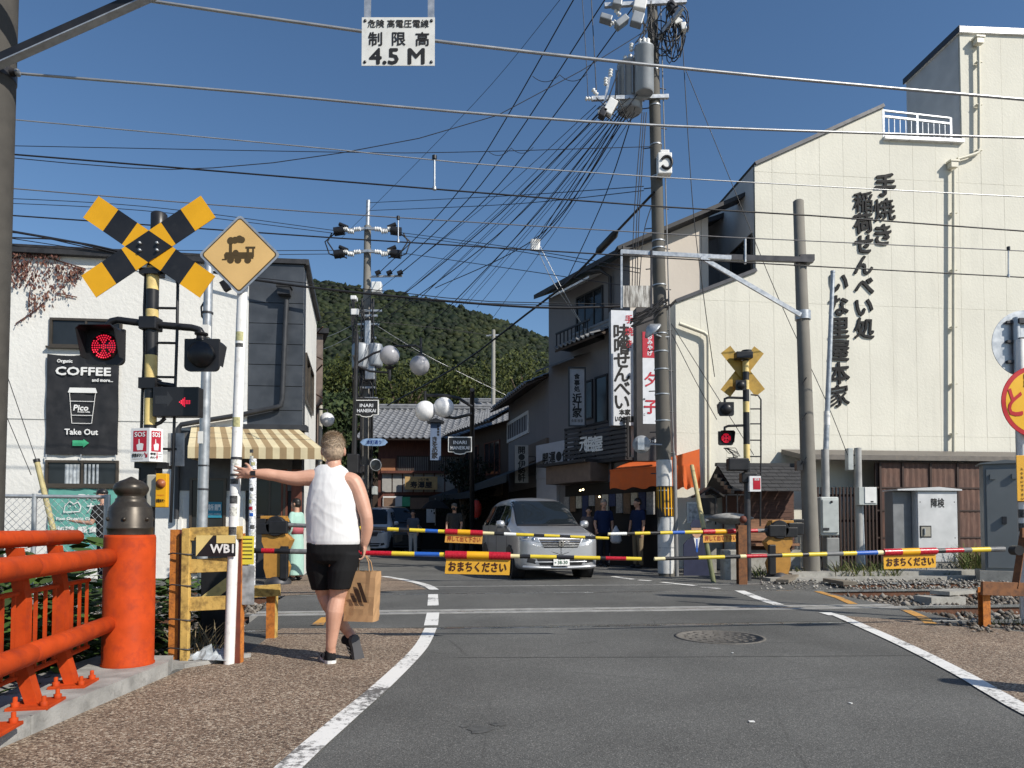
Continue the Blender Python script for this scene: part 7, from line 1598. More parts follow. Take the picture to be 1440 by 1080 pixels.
# old stone post and loose planks by the gravel
p = G(1030,815); t = thing('stone_block','low mossy stone block under the far barrier sign','stone block',p); mb = MB(CONC); mb.box((0.05,0.1,0.28),(0.45,0.3,0.62)); mb.build('block',t,bevel=0.03)
OLDW = wood('grey_weathered_wood',(0.2,0.17,0.13),axis=0)
for i,(pa,pb,lab) in enumerate((((1100,822),(1122,812),'short weathered plank end lying on the gravel by the mast'),((1166,820),(1196,828),'dark weathered plank lying flat at the edge of the crossing'))):
 mb = MB(OLDW); a,b = G(*pa),G(*pb); mb.beam(a + Z_ * 0.06,b + Z_ * 0.09,0.22,0.06); solo(mb,'plank',lab,'plank')
mb = MB(CONC); mb.beam(TR(7.0,13.75,-0.02),TR(16,13.75,0.06),0.6,0.3); mb.beam(TR(6.4,13.3,-0.04),TR(12,13.25,-0.02),0.3,0.2); struct(mb,'cable_trough')
mb = MB(CONC); p = TR(7.6,10.1,-0.1); mb.box(p,(0.6,0.35,0.2),rot=0.2); mb.box(p + Vector((0.3,0.15,0.15)),(0.7,0.3,0.06),rot=0.5); solo(mb,'concrete_lid','broken concrete trough lid tilted on the ballast between the tracks','concrete lid')
# ---------------------------------------------------------------- wires
def cat(pts,sag,n=16):
 """smooth polyline through points with extra droop between them"""
 P = smooth_path([Vector(p) for p in pts],max(2,n // (len(pts) - 1))) if len(pts) > 2 else [Vector(pts[0]).lerp(Vector(pts[1]),i / n) for i in range(n + 1)]
 N = len(P) - 1
 return [p - Z_ * sag * 4 * (i / N) * (1 - i / N) for i,p in enumerate(P)]
def wire(label,pts,r,m=WIRE,sag=0.0,name='overhead_cable',group=None):
 mb = MB(m); mb.tube(cat(pts,sag),r * .86,5,caps=False); return solo(mb,name,label,'cable',group)
def vw(v,*pp): return [onv(x,y,v) for x,y in pp]
wire('thick grey feeder cable passing behind the height limit plate',vw(7.0,(150,-10),(196,-1),(508,44),(760,75),(1080,108),(1440,140),(1700,162)),0.019,GWIRE)
wire('thick grey feeder cable clamped to the left mast below its brace arm',vw(7.0,(22,103),(350,130),(640,157),(940,177),(1440,194),(1700,202)),0.015,GWIRE)
wire('thin pale messenger wire above the near track, lowest of the pale cables',vw(8.16,(-200,150),(18,168),(480,211),(640,228),(940,250),(1440,277),(1700,290)),0.008,GWIRE)
wire('dark contact wire of the near track hanging from a dropper rod',vw(8.16,(-200,200),(18,217),(250,236),(613,266),(920,290),(1140,303),(1440,325),(1700,342)),0.011)
wire('pale messenger wire of the far track crossing before the left crossbuck',vw(11.97,(-200,248),(18,265),(300,288),(560,306),(940,329),(1100,337),(1440,353),(1700,366)),0.011,M('weathered_cable',(0.15,0.15,0.16),0.5))
wire('dark contact wire of the far track passing over the minivan',vw(11.97,(-200,288),(18,303),(420,331),(560,340),(940,363),(1100,372),(1440,390),(1700,404)),0.014)
for (px,y0,y1,v,lab) in ((611,221,266,8.16,'short dropper rod between the near messenger and contact wires'),(560,306,340,11.97,'short dropper rod left of the fanning power lines'),(1418,349,389,11.97,'short dropper rod before the tower of the cream building')):
 mb = MB(GALV); mb.tube([onv(px,y0,v),onv(px,y1,v)],0.012,6); mb.tube([onv(px,y0 - 2,v),onv(px,y0 + 3,v)],0.03,6,m=BLACK); mb.tube([onv(px,y1 - 3,v),onv(px,y1 + 1,v)],0.025,6); solo(mb,'dropper_rod',lab,'rod')
Wf = lambda *pp: [W(x,y,Y) for x,y,Y in pp]
TPn,MPn = 15.0,24.7
wire('flat telephone wire running level across the sky to the transformer pole',Wf((-100,203,14),(18,205,14),(480,214,14.5),(640,214,14.8),(920,206,15)),0.009)
wire('slack wire dipping low at the left then rising to the transformer pole top',Wf((-60,215,13),(18,222,13),(180,236,13.2),(300,236,13.5),(480,215,14),(700,162,14.5),(905,45,15)),0.010)
for i,(a,b,c,lab) in enumerate((((812,-10),(652,260),(533,384),'high voltage line of the fan, steepest and nearest the height plate'),((858,-12),(676,260),(549,384),'high voltage line in the middle of the steep fan of three'),((905,-10),(700,262),(564,384),'high voltage line of the steep fan closest to the transformers'))):
 wire(lab,Wf((a[0],a[1],15.2),(b[0],b[1],20.5),(c[0],c[1],24.7)),0.017)
for p,q,Ya,lab in (((749,107),(787,105),17.0,'slack jumper loop between the first and second fan lines, upper'),((787,105),(824,105),17.0,'slack jumper loop between the second and third fan lines, upper'),((687,213),(719,208),19.4,'slack jumper loop between the first and second fan lines, lower'),((719,208),(750,207),19.4,'slack jumper loop between the second and third fan lines, lower')):
 wire(lab,Wf((p[0],p[1],Ya),(q[0],q[1],Ya)),0.009,sag=0.16)
fans = [((842,160),(704,300),(583,402),(520,445)),((858,165),(733,300),(640,378),(522,462)),((866,160),(756,300),(640,423),(592,467)),((872,158),(792,280),(752,342)),((876,158),(796,285),(754,342)),((880,158),(800,290),(756,342)),((893,150),(845,290),(772,445)),((880,165),(760,330),(612,405))]
fl = ['low voltage cable from the transformers, top of the flat fan','low voltage cable from the transformers, second of the flat fan','low voltage cable from the transformers reaching the big globes','bundled service cable dropping to the hanging insulators, outer','bundled service cable dropping to the hanging insulators, middle','bundled service cable dropping to the hanging insulators, inner','steep service cable passing behind the corner shop roof','low voltage cable ending at the small arm of the street pole']
for pts,lab in zip(fans,fl):
 n = len(pts) - 1; wire(lab,[W(x,y,15.1 + (24.5 - 15.1) * (i / n) * (0.55 if n == 2 and pts[-1][1] == 342 else 1)) for i,(x,y) in enumerate(pts)],0.016)
wire('service drop from the hanging insulators to the shaded shop wall, upper',Wf((752,342,20.1),(780,400,20.5),(834,478,21)),0.013,GWIRE); wire('service drop from the hanging insulators to the shaded shop wall, lower',Wf((757,342,20.1),(790,405,20.3),(826,470,20.5)),0.013,GWIRE)
mb = MB(INSUL)
for dx in (-3,0,3,5): mb.tube([W(752 + dx,337,20.1),W(751 + dx,352,20.1)],0.06,8)
solo(mb,'insulator_cluster','cluster of pale insulators hanging in mid air beside the corner shop roof','insulator')
for i,(a,b,c) in enumerate((((903,158),(892,300),(889,402)),((906,158),(896,300),(893,402)),((909,158),(899,300),(896,402)),((916,290),(905,330),(899,402)))):
 wire(['leftmost of the cables dropping in a bundle beside the transformer pole','second cable dropping in the bundle beside the transformer pole','third cable dropping in the bundle beside the transformer pole','short cable dropping from the pole band into the hanging bundle'][i],Wf((a[0],a[1],15),(b[0],b[1],15),(c[0],c[1],15)),0.012)
wire('guy cable from the coils slanting down past the pink wall',Wf((960,62,15),(974,285,15.2),(990,420,15.4),(1005,530,15.5)),0.011); wire('thin wire slanting from the coils over the balcony recess to the mast box',Wf((963,95,15),(1030,260,15),(1095,420,15.1),(1160,560,15.2),(1192,640,15.3)),0.009)
wire('thin stay wire from the transformer pole past the cream downpipe, upper',Wf((944,455,15.1),(1010,560,15.3),(1060,640,15.4)),0.009); wire('thin stay wire from the transformer pole past the cream downpipe, lower',Wf((945,470,15.1),(975,530,15.3),(1008,590,15.5)),0.009)
wire('vertical dropper cable at the top of the picture beside the fan, outer',Wf((818,-10,15),(823,60,15),(827,138,15)),0.009); wire('vertical dropper cable at the top of the picture beside the fan, inner',Wf((831,-10,15),(835,60,15),(839,134,15)),0.012)
wire('thin fibre line slanting far left through the fan',Wf((795,-10,14),(690,120,17),(580,235,20),(480,335,24)),0.007)
wire('thick black cable with a long splice from the transformer pole down the street',Wf((920,270,15),(868,325,16),(800,395,18),(740,442,20),(640,517,24),(545,570,29)),0.035)
mb = MB(BLACK); mb.tube([W(868,325,16),W(864,330,16.08),W(843,352,16.6),W(839,356,16.7)],[0.04,0.09,0.09,0.04],10); solo(mb,'cable_splice','long black splice sleeve on the thick street cable','cable splice')
wire('thick black distribution cable crossing from the cafe roof to the sign bracket',Wf((-40,310,14.2),(15,325,14.2),(130,345,14.3),(300,383,14.4),(420,402,14.5),(560,417,14.6),(700,429,14.7),(800,433,14.8),(930,428,15)),0.03)
wire('thinner cable lashed under the thick distribution cable over the street',Wf((-40,318,14.2),(15,335,14.2),(170,358,14.3),(340,388,14.4),(560,411,14.6),(690,424,14.7),(900,428,15)),0.011)
wire('cable sagging along the cafe roof edge',Wf((-40,330,14.0),(15,334,14),(90,338,14.1),(170,357,14.3),(260,372,14.6)),0.018); wire('upper cable converging on the bundle above the creeper',Wf((-40,326,14),(30,328,14),(110,345,14.2),(180,360,14.3)),0.014)
for i in range(11):
 x0 = 838 + i * 5.5; x1 = 515 + 17 * i + rg.uniform(-8,8); y1 = 432 + rg.uniform(-12,26); xm,ym = (x0 * .5 + x1 * .5),150 + (y1 - 150) * .53
 wire('thin low voltage line in the crowded fan under the transformers',Wf((x0,148 + i,15.1),(xm,ym,19.5),(x1,y1,25)),0.009,group='thin lines of the crowded fan')
ml = [((-60,276),(200,290),(470,324),'left street pole line, top of the pair'),((-60,283),(200,296),(470,328),'left street pole line, under the top pair'),((-60,345),(250,352),(485,352),'left street pole line on the lower arm'),((-60,352),(250,358),(487,357),'lowest left line reaching the street pole arm')]
for a,b,c,lab in ml: wire(lab,Wf((a[0],a[1],22),(b[0],b[1],23.5),(c[0],c[1],24.7)),0.014)
mr = [((563,327),(720,348),(900,378),'right street pole line, upper, passing behind the fan'),((563,331),(720,352),(900,384),'right street pole line just under the upper one'),((560,355),(720,378),(900,405),'right street pole line on the lower arm'),((520,285),(720,275),(905,262),'thin line rising from the street pole top to the transformer pole'),((520,296),(720,287),(905,268),'second thin line rising from the street pole top'),((524,420),(640,425),(860,432),'communication line level with the hill top')]
for a,b,c,lab in mr: wire(lab,Wf((a[0],a[1],24.7),(b[0],b[1],20),(c[0],c[1],16)),0.012)
dl = [((520,435),(450,455),(430,460)),((518,445),(470,470),(432,480)),((515,460),(470,485),(440,495)),((512,440),(455,440),(428,445)),((510,535),(470,560),(440,585)),((525,455),(600,500),(720,560)),((527,470),(640,520),(700,545)),((525,452),(620,462),(693,472))]
dn_ = ['first','second','third','fourth','lowest']
for i,p in enumerate(dl): wire((dn_[i] + ' service drop from the street pole down to the houses at its left') if i < 5 else ['pale service drop slanting behind the big globes to the tiled shop','service drop slanting to the timber shop roof','level line from the street pole to the small far pole'][i - 5],[W(x,y,24.6 + (0.2 * j if i < 5 else 1.5 * j)) for j,(x,y) in enumerate(p)],0.012,GWIRE if i in (1,2,5) else WIRE)
# ---------------------------------------------------------------- vehicles
from mathutils.bvhtree import BVHTree
def catmull(xs,ys,x):
 k = max(0,min(len(xs) - 2,int(np.searchsorted(xs,x) - 1))); x0,x1 = xs[k],xs[k + 1]; t = (x - x0) / (x1 - x0)
 def m(i):
  if i <= 0: return (ys[1] - ys[0]) / (xs[1] - xs[0])
  if i >= len(xs) - 1: return (ys[-1] - ys[-2]) / (xs[-1] - xs[-2])
  a,b = (ys[i] - ys[i - 1]) / (xs[i] - xs[i - 1]),(ys[i + 1] - ys[i]) / (xs[i + 1] - xs[i])
  return 0.0 if a * b <= 0 else 2 * a * b / (a + b)
 m0,m1 = m(k) * (x1 - x0),m(k + 1) * (x1 - x0)
 return ys[k] * (2 * t ** 3 - 3 * t * t + 1) + m0 * (t ** 3 - 2 * t * t + t) + ys[k + 1] * (3 * t * t - 2 * t ** 3) + m1 * (t ** 3 - t * t)
RUB = M('tyre_rubber',(0.018,0.018,0.018),0.8,var=0.2); RIM = M('alloy_rim',(0.45,0.46,0.47),0.3,0.8); BLKP = M('black_plastic',(0.02,0.02,0.022),0.5)
CHR = M('chrome',(0.7,0.7,0.72),0.12,1.0,var=0.03); HLG = M('headlamp_glass',(0.32,0.34,0.36),0.08,0.3,var=0.3,scale=18,spec=0.9); AMB = M('amber_lens',(0.6,0.2,0.02),0.2)
def carglass():
 if 'car_glass' in _M: return _M['car_glass']
 m,nt,b = newmat('car_glass'); b.inputs['Base Color'].default_value = (0.012,0.016,0.02,1); b.inputs['Roughness'].default_value = 0.04; b.inputs['Specular IOR Level'].default_value = 0.35
 _M['car_glass'] = m; return m
def paint(name,col,metal=0.6):
 if name in _M: return _M[name]
 m,nt,b = newmat(name); n = tex(nt,'Noise',3.0,5.0); n2 = tex(nt,'Noise',900.0,1.0)
 c = ramp(nt,n.outputs[0],[(0.3,[x * 0.93 for x in col]),(0.7,col)]); c = mix(nt,0.25,c,ramp(nt,n2.outputs[0],[(0.3,0.6),(0.7,1.3)]),'MULTIPLY'); nt.links.new(c,b.inputs['Base Color'])
 b.inputs['Metallic'].default_value = metal; b.inputs['Roughness'].default_value = 0.35; b.inputs['Coat Weight'].default_value = 0.7; b.inputs['Coat Roughness'].default_value = 0.06; _M[name] = m; return m
def make_car(label,loc,heading,pm,L=4.2,Wd=1.70,H=1.71,steer=0.0,hood=1.0,plate=None,emblem=False,boxy=0.0):
 """local axes: nose at y=0 pointing to -y, tail at +L; heading = rotation about z"""
 t = thing('minivan' ,label,'minivan',loc,heading)
 k = Wd / 2; hz = H / 1.71
 ls = np.array([0.0,0.015,0.06,0.20,0.5,0.82,1.02,1.40,1.78,2.4,3.2,3.85,4.08,4.17,4.2]) * (L / 4.2)
 if boxy: ls[5:9] = np.array([0.62,0.75,1.0,1.28]) * (L / 4.2)
 w = np.array([0.02,0.48,0.79,0.94,0.985,1.0,1.0,1.0,1.0,1.0,1.0,0.985,0.95,0.9,0.84]) * k
 zb = np.array([0.495,0.33,0.245,0.20,0.19,0.19,0.19,0.19,0.19,0.19,0.2,0.24,0.28,0.33,0.4])
 zt = np.array([0.51,0.69,0.84,0.935,1.01,1.07,1.16,1.44,1.635,1.705,1.69,1.62,1.50,1.30,1.0]) * hz
 wr = np.array([0.015,0.38,0.65,0.77,0.80,0.80,0.775,0.735,0.70,0.69,0.69,0.68,0.67,0.68,0.70]) * k
 belt = np.array([0.50,0.63,0.77,0.85,0.90,0.95,0.97,1.0,1.01,1.02,1.04,1.06,1.06,1.0,0.9]) * hz
 NL,SL = 72,40
 lv = np.concatenate([0.3 * np.linspace(0,1,18) ** 1.7,np.linspace(0.33,L - 0.3,44),np.linspace(L - 0.27,L,12)])
 rows = []
 for l in lv:
  a = lambda ys: catmull(ls,ys,min(max(l,0),ls[-1]))
  W_,ZB,ZT,WR,BE = a(w),a(zb),a(zt),a(wr),a(belt); ZT = max(ZT,BE + 0.02)
  px = [0,W_ * .7,W_ * .93,W_ * .985,W_,W_ * 1.0,W_ * .985,(W_ * .93 + WR) / 2,WR,WR * .82,WR * .45,0]
  pz = [ZB,ZB,ZB + .03,ZB + .12,ZB + .3,(ZB + .3 + BE) / 2 + .05,BE,BE + (ZT - BE) * .5,BE + (ZT - BE) * .86,BE + (ZT - BE) * .965,ZT,ZT + .012]
  s_ = np.arange(len(px),dtype=float); ss = np.linspace(0,len(px) - 1,SL + 1)
  rows.append([(catmull(s_,np.array(px),q),catmull(s_,np.array(pz),q)) for q in ss])
 vs = []; n = SL * 2 + 1
 for l,r in zip(lv,rows):
  for x,z in r: vs.append((x,l,z))
  for x,z in r[-2::-1]: vs.append((-x,l,z))
 wheels = [(0.86 * L / 4.2,0.31),(L - 0.72,0.31)]
 fs = [(i * n + j,i * n + j + 1,(i + 1) * n + j + 1,(i + 1) * n + j) for i in range(len(lv) - 1) for j in range(n - 1)]
 fs += [(e + j,e + j + 1,e + n - 2 - j,e + n - 1 - j) for e in (0,(len(lv) - 1) * n) for j in range(SL)]
 bvh = BVHTree.FromPolygons([Vector(v) for v in vs],fs)
 keep = []
 for f in fs:
  c = sum((Vector(vs[q]) for q in f),Vector()) / 4
  if any((c.y - wy) ** 2 + (c.z - wz) ** 2 < 0.365 ** 2 and abs(c.x) > k * .72 for wy,wz in wheels): continue
  keep.append(f)
 mb = MB(pm); keep = keep[:-2 * SL] if len(keep) > 2 * SL else keep; mb.add(vs,keep,pm,True)
 for e in (0,(len(lv) - 1) * n): mb.add(vs[e:e + n],[(j,j + 1,n - 2 - j,n - 1 - j) for j in range(SL)],pm)
 body = mb.build('body',t)
 def cast(u,z,axis):
  if axis == 'f': o,d = Vector((u,-2,z)),Vector((0,1,0))
  elif axis == 'b': o,d = Vector((u,L + 2,z)),Vector((0,-1,0))
  elif axis == 'r': o,d = Vector((3,u,z)),Vector((-1,0,0))
  else: o,d = Vector((-3,u,z)),Vector((1,0,0))
  h = bvh.ray_cast(o,d)
  if h[0] is None: return None
  nr = h[1]; nr = nr if nr.dot(d) < 0 else -nr
  return h[0],nr
 def decal(poly,axis,off,nx=12,ny=8,th=0.0):
  """quad of corners (u,z): bottom-left, bottom-right, top-right, top-left laid on the body"""
  q = [Vector((a,b,0)) for a,b in poly]; g = {}
  for i in range(nx + 1):
   for j in range(ny + 1):
    a = q[0].lerp(q[1],i / nx); b = q[3].lerp(q[2],i / nx); p = a.lerp(b,j / ny); h = cast(p.x,p.y,axis)
    if h: g[(i,j)] = h[0] + h[1] * off
  ix = {key: m for m,key in enumerate(g)}
  return list(g.values()),[(ix[(i,j)],ix[(i + 1,j)],ix[(i + 1,j + 1)],ix[(i,j + 1)]) for i in range(nx) for j in range(ny) if all(c in ix for c in ((i,j),(i + 1,j),(i + 1,j + 1),(i,j + 1)))]
 def patch(name,poly,axis,m,off=0.006,par=None,nx=12,ny=8):
  v,f = decal(poly,axis,off,nx,ny); mb = MB(m); mb.add(v,f,m,True); return mb.build(name,par or t)
 CG = carglass(); wt = catmull(ls,wr,1.75) ; zs0 = 1.10 * hz; zs1 = 1.60 * hz
 # black surround then the screen
 patch('windscreen_frame',[(-k * .80,zs0 - .035),(k * .80,zs0 - .035),(k * .685,zs1 + .02),(-k * .685,zs1 + .02)],'f',BLKP,0.004,nx=20,ny=12)
 ws = patch('windscreen',[(-k * .775,zs0),(k * .775,zs0),(k * .665,zs1),(-k * .665,zs1)],'f',CG,0.009,nx=20,ny=12)
 for sx in (-1,1):
  mb = MB(BLKP); a,b = cast(sx * 0.05,zs0 - .02,'f')[0],cast(sx * 0.05 + 0.5 * (1 if sx > 0 else 1) - (0 if sx > 0 else 0.0),zs0 + .005,'f')[0]; mb.tube([a - Y_ * .03,b - Y_ * .03],0.01,5); mb.build('wiper',ws)
 for ax_ in ('l','r'):
  segs = ((1.12,1.50,2.25),(1.60,2.32,2.36),)
  for (a,b,c,d,nm) in ((1.28,1.62,2.12,2.12,'front_side_window'),(2.20,2.20,3.10,3.10,'rear_side_window'),(3.18,3.18,3.86,3.72,'quarter_window')):
   f = L / 4.2
   if nm[0] == 'f': q = [(a * f,1.08 * hz),(c * f,1.07 * hz),(d * f,1.53 * hz),(b * f,1.50 * hz)]
   else: q = [(a * f,1.08 * hz),(c * f,1.10 * hz),(d * f,1.53 * hz),(b * f,1.54 * hz)]
   patch(nm,q,ax_,CG,0.006,nx=10,ny=8)
  mb = MB(BLKP)
  for y in (1.12,2.16,3.12):
   pr = [cast(y * L / 4.2,z,ax_) for z in (0.3,0.5,0.7,0.9,1.03)]; mb.tube([p[0] + p[1] * 0.001 for p in pr if p],0.005,4)
  mb.build('door_seam',t)
  for y in (1.95,2.35):
   p = cast(y * L / 4.2,0.93 * hz,ax_); mb = MB(pm); mb.beam(p[0] + p[1] * .025 - Y_ * .08,p[0] + p[1] * .025 + Y_ * .08,0.02,0.03); mb.build('door_handle',t)
  sx = 1 if ax_ == 'r' else -1
  p = cast(1.36 * L / 4.2,1.06 * hz,ax_)[0]; mb = MB(pm); c = p + Vector((sx * 0.12,-0.02,0.05)); mb.lathe([(0.0,-0.1),(0.07,-0.075),(0.088,0.0),(0.075,0.07),(0,0.1)],14,o=c,axis=(1,0,0.05)); mb.tube([p,c],0.025,6,m=BLKP); mi = mb.build('side_mirror',t)
  for wy,wz in wheels:
   mb = MB(BLKP); mb.lathe([(0.36,0),(0.378,0.012),(0.36,0.024)],32,o=(sx * (k - .012),wy,wz),axis=(sx,0,0)); mb.lathe([(0.36,0),(0.36,0.25),(0,0.25)],28,o=(sx * (k - .01),wy,wz),axis=(-sx,0,0)); mb.build('wheel_arch',t)
   st = steer if wy < 1.5 else 0.0; axd = Vector((sx * math.cos(st),sx * math.sin(st),0)); wc = Vector((sx * (k - .10),wy,wz - .01)); R_ = 0.30
   mb = MB(RUB); mb.lathe([(R_ * .62,-.09),(R_ * .9,-.1),(R_,-.07),(R_,.07),(R_ * .9,.095),(R_ * .66,.09)],28,o=wc,axis=axd); wh = mb.build('wheel',t)
   mb = MB(RIM); mb.lathe([(R_ * .66,.085),(R_ * .62,.06),(R_ * .25,.045),(0,.06)],28,o=wc,axis=axd)
   x_,y_ = frame_of(axd)
   for q in range(7):
    a = 2 * math.pi * q / 7; d = x_ * math.cos(a) + y_ * math.sin(a); mb.beam(wc + axd * .075 + d * .03,wc + axd * .085 + d * R_ * .62,0.03,0.02)
   mb.build('rim',wh)
  f = 1 if sx > 0 else -1
  # headlamps sweep round the corner
  hl = [(sx * k * .50,.745 * hz),(sx * k * .93,.80 * hz),(sx * k * .94,.945 * hz),(sx * k * .56,.845 * hz)]
  hd = patch('headlight',hl,'f',HLG,0.006,nx=10,ny=6)
  mb = MB(CHR); p = cast(sx * k * .80,.858 * hz,'f'); mb.lathe([(0.062,0.0),(0.06,.012),(0.045,.014),(0.0,0.006)],18,o=p[0] + p[1] * .004,axis=p[1]); p = cast(sx * k * .645,.815 * hz,'f'); mb.lathe([(0.032,0.0),(0.03,.01),(0.0,0.006)],14,o=p[0] + p[1] * .004,axis=p[1]); mb.build('reflector',hd)
  patch('fog_recess',[(sx * k * .60,.33),(sx * k * .80,.36),(sx * k * .78,.44),(sx * k * .60,.42)],'f',BLKP,0.003,nx=6,ny=4)
 patch('grille',[(-k * .40,.64 * hz),(k * .40,.64 * hz),(k * .52,.815 * hz),(-k * .52,.815 * hz)],'f',BLKP,0.004,nx=16,ny=6)
 for z in (.672,.715,.76,.80):
  mb = MB(CHR if z in (.76,) else STEEL); ww = k * (.40 + .12 * (z - .64) / .17); pr = [cast(-ww + 2 * ww * i / 12,z * hz,'f') for i in range(13)]; mb.tube([p[0] + p[1] * .012 for p in pr if p],0.008,5); mb.build('grille_bar',t)
 patch('lower_intake',[(-k * .50,.30),(k * .50,.30),(k * .58,.43),(-k * .58,.43)],'f',BLKP,0.004,nx=14,ny=4)
 mb = MB(pm); pr = [cast(-k * .62 + 1.24 * k * i / 14,.365,'f') for i in range(15)]; mb.tube([p[0] + p[1] * .01 for p in pr if p],0.014,6); mb.build('intake_bar',t)
 mb = MB(pm); pr = [cast(-k * .86 + 1.72 * k * i / 20,(.275 - .02 * math.cos(math.pi * (i / 20 - .5))) ,'f') for i in range(21)]; mb.tube([p[0] + p[1] * .012 for p in pr if p],0.03,8); mb.build('bumper_lip',t)
 mb = MB(BLKP); pr = [cast(-k * .7 + 1.4 * k * i / 16,.945 * hz + .0 * i,'f') for i in range(17)]; mb.tube([p[0] + p[1] * .0 for p in pr if p],0.005,4); mb.build('bonnet_seam',t)
 if emblem:
  p = cast(0,.72 * hz,'f'); c = p[0] + Vector((0,-.02,0)); mb = MB(CHR)
  rr = [(-.05,.045),(.05,.045),(.042,-.045),(-.042,-.045)]
  for a,b in zip(rr,rr[1:] + rr[:1]): mb.beam(c + Vector((a[0],0,a[1])),c + Vector((b[0],0,b[1])),0.012,0.01,up=(0,1,0))
  for sx in (-1,1): mb.beam(c + Vector((sx * .030,-.003,.034)),c + Vector((sx * .024,-.003,-.034)),0.014,0.01,up=(0,1,0))
  mb.beam(c + Vector((-.028,-.003,0)),c + Vector((.028,-.003,0)),0.012,0.01,up=(0,1,0)); mb.build('emblem',t)
 if plate:
  p = cast(0,.375,'f'); c = p[0] + Vector((0,-.035,.0)); mb = MB(WHITE); mb.box(c,(.33,.012,.165)); pl = mb.build('number_plate',t,bevel=0.004)
  GI = M('plate_green',(0.01,0.08,0.04),0.5); mb = MB(GI); write(mb,plate[1],c + Vector((.02,-.0065,-.02)),X_,Z_,.085,GI,bold=0.0025,wide=.2); write(mb,plate[0],c + Vector((0,-.0065,.052)),X_,Z_,.038,GI,bold=0.0015,wide=.14); write(mb,plate[2],c + Vector((-.125,-.0065,-.02)),X_,Z_,.035,GI,bold=0.0015); mb.build('plate_print',pl)
 # cabin: dashboard, seats, mirror seen through nothing (dark glass) - roof aerial and wind deflector
 mb = MB(pm); mb.box((0,L - .55,1.705 * hz),(.16,.12,.05)); mb.build('roof_aerial',t,bevel=0.02)
 return t
SILV = paint('silver_grey_paint',(0.47,0.48,0.50)); WHP = paint('white_car_paint',(0.7,0.7,0.7),0.0); BKP = paint('black_car_paint',(0.012,0.012,0.014),0.0)
th_ = R(13); fc = Vector(((789 - 720) / FPX * 13.95,13.95,0))
make_car('silver grey minivan waiting at the lowered far barrier',fc,th_,SILV,steer=R(-16),plate=('京都 530','38-30','な'),emblem=True)
c2 = Vector(((519 - 720) / FPX * 27.3,27.3,0)); make_car('white boxy van partly hidden behind the man in the tank top',c2,R(-2),WHP,L=3.4,Wd=1.48,H=1.85,boxy=1,plate=None)
c3 = Vector(((567 - 720) / FPX * 28.3,28.3,0)); make_car('black van standing in deep shade in front of the inn',c3,R(22),BKP,L=4.8,Wd=1.85,H=1.95,boxy=1)
# ---------------------------------------------------------------- people
def skin(name,col):
 if name in _M: return _M[name]
 m,nt,b = newmat(name); n = tex(nt,'Noise',12.0,4.0); nt.links.new(ramp(nt,n.outputs[0],[(0.3,[col[0] * .92,col[1] * .86,col[2] * .82]),(0.7,col)]),b.inputs['Base Color']); b.inputs['Roughness'].default_value = 0.5
 bump(nt,b,tex(nt,'Noise',55.0,5.0).outputs[0],0.25,0.006); _M[name] = m; return m
def cloth(name,col,bs=60.0,b1=0.25):
 if name in _M: return _M[name]
 m,nt,b = newmat(name); n = tex(nt,'Noise',5.0,4.0); n2 = tex(nt,'Noise',9.0,3.0,stretch=(1.0,1.0,0.35)); nt.links.new(ramp(nt,n.outputs[0],[(0.3,[x * .9 for x in col]),(0.7,col)]),b.inputs['Base Color']); b.inputs['Roughness'].default_value = 0.85; b.inputs['Specular IOR Level'].default_value = 0.15
 bump(nt,b,n2.outputs[0],b1,0.03); _M[name] = m; return m
def ring(c,rx,ry,n=16,ang=0.0,tilt=None):
 c = Vector(c); out = []
 for k in range(n):
  a = 2 * math.pi * k / n; v = Vector((math.cos(a) * rx,math.sin(a) * ry,0))
  if ang: v = Matrix.Rotation(ang,3,'Z') @ v
  if tilt: v = tilt @ v
  out.append(c + v)
 return out
def loft(mb,rings,m=None):
 n = len(rings[0]); vs = [p for r in rings for p in r]; P = len(rings)
 mb.add(vs,[(i * n + k,i * n + (k + 1) % n,(i + 1) * n + (k + 1) % n,(i + 1) * n + k) for i in range(P - 1) for k in range(n)] + [tuple(range(n))[::-1],tuple((P - 1) * n + k for k in range(n))],m,True)
def limb(mb,pts,rs,n=14,m=None):
 """tapered rounded tube with hemispherical ends"""
 P = [Vector(p) for p in pts]; d0 = (P[0] - P[1]).normalized(); d1 = (P[-1] - P[-2]).normalized()
 # resample smoothly
 Q = smooth_path(P,5) if len(P) > 2 else P; rr = [float(np.interp(i / (len(Q) - 1) * (len(P) - 1),range(len(P)),rs)) for i in range(len(Q))]
 Q = [P[0] + d0 * rs[0] * .8,P[0] + d0 * rs[0] * .5] + Q + [P[-1] + d1 * rs[-1] * .5,P[-1] + d1 * rs[-1] * .8]; rr = [rs[0] * .4,rs[0] * .82] + rr + [rs[-1] * .82,rs[-1] * .4]
 mb.tube(Q,rr,n,m)
def ball(mb,c,r,m=None,n=16,rot=None):
 c = Vector(c); vs = []; k2 = 10
 for i in range(k2 + 1):
  a = math.pi * i / k2
  for k in range(n):
   b = 2 * math.pi * k / n; v = Vector((r[0] * math.sin(a) * math.cos(b),r[1] * math.sin(a) * math.sin(b),-r[2] * math.cos(a)))
   if rot: v = rot @ v
   vs.append(c + v)
 mb.add(vs,[(i * n + k,i * n + (k + 1) % n,(i + 1) * n + (k + 1) % n,(i + 1) * n + k) for i in range(k2) for k in range(n)],m,True)
def fuse(o,vox,it=2,fac=0.5):
 r = o.modifiers.new('fuse','REMESH'); r.mode = 'VOXEL'; r.voxel_size = vox; r.use_smooth_shade = True
 s = o.modifiers.new('soften','SMOOTH'); s.iterations = it; s.factor = fac; return o
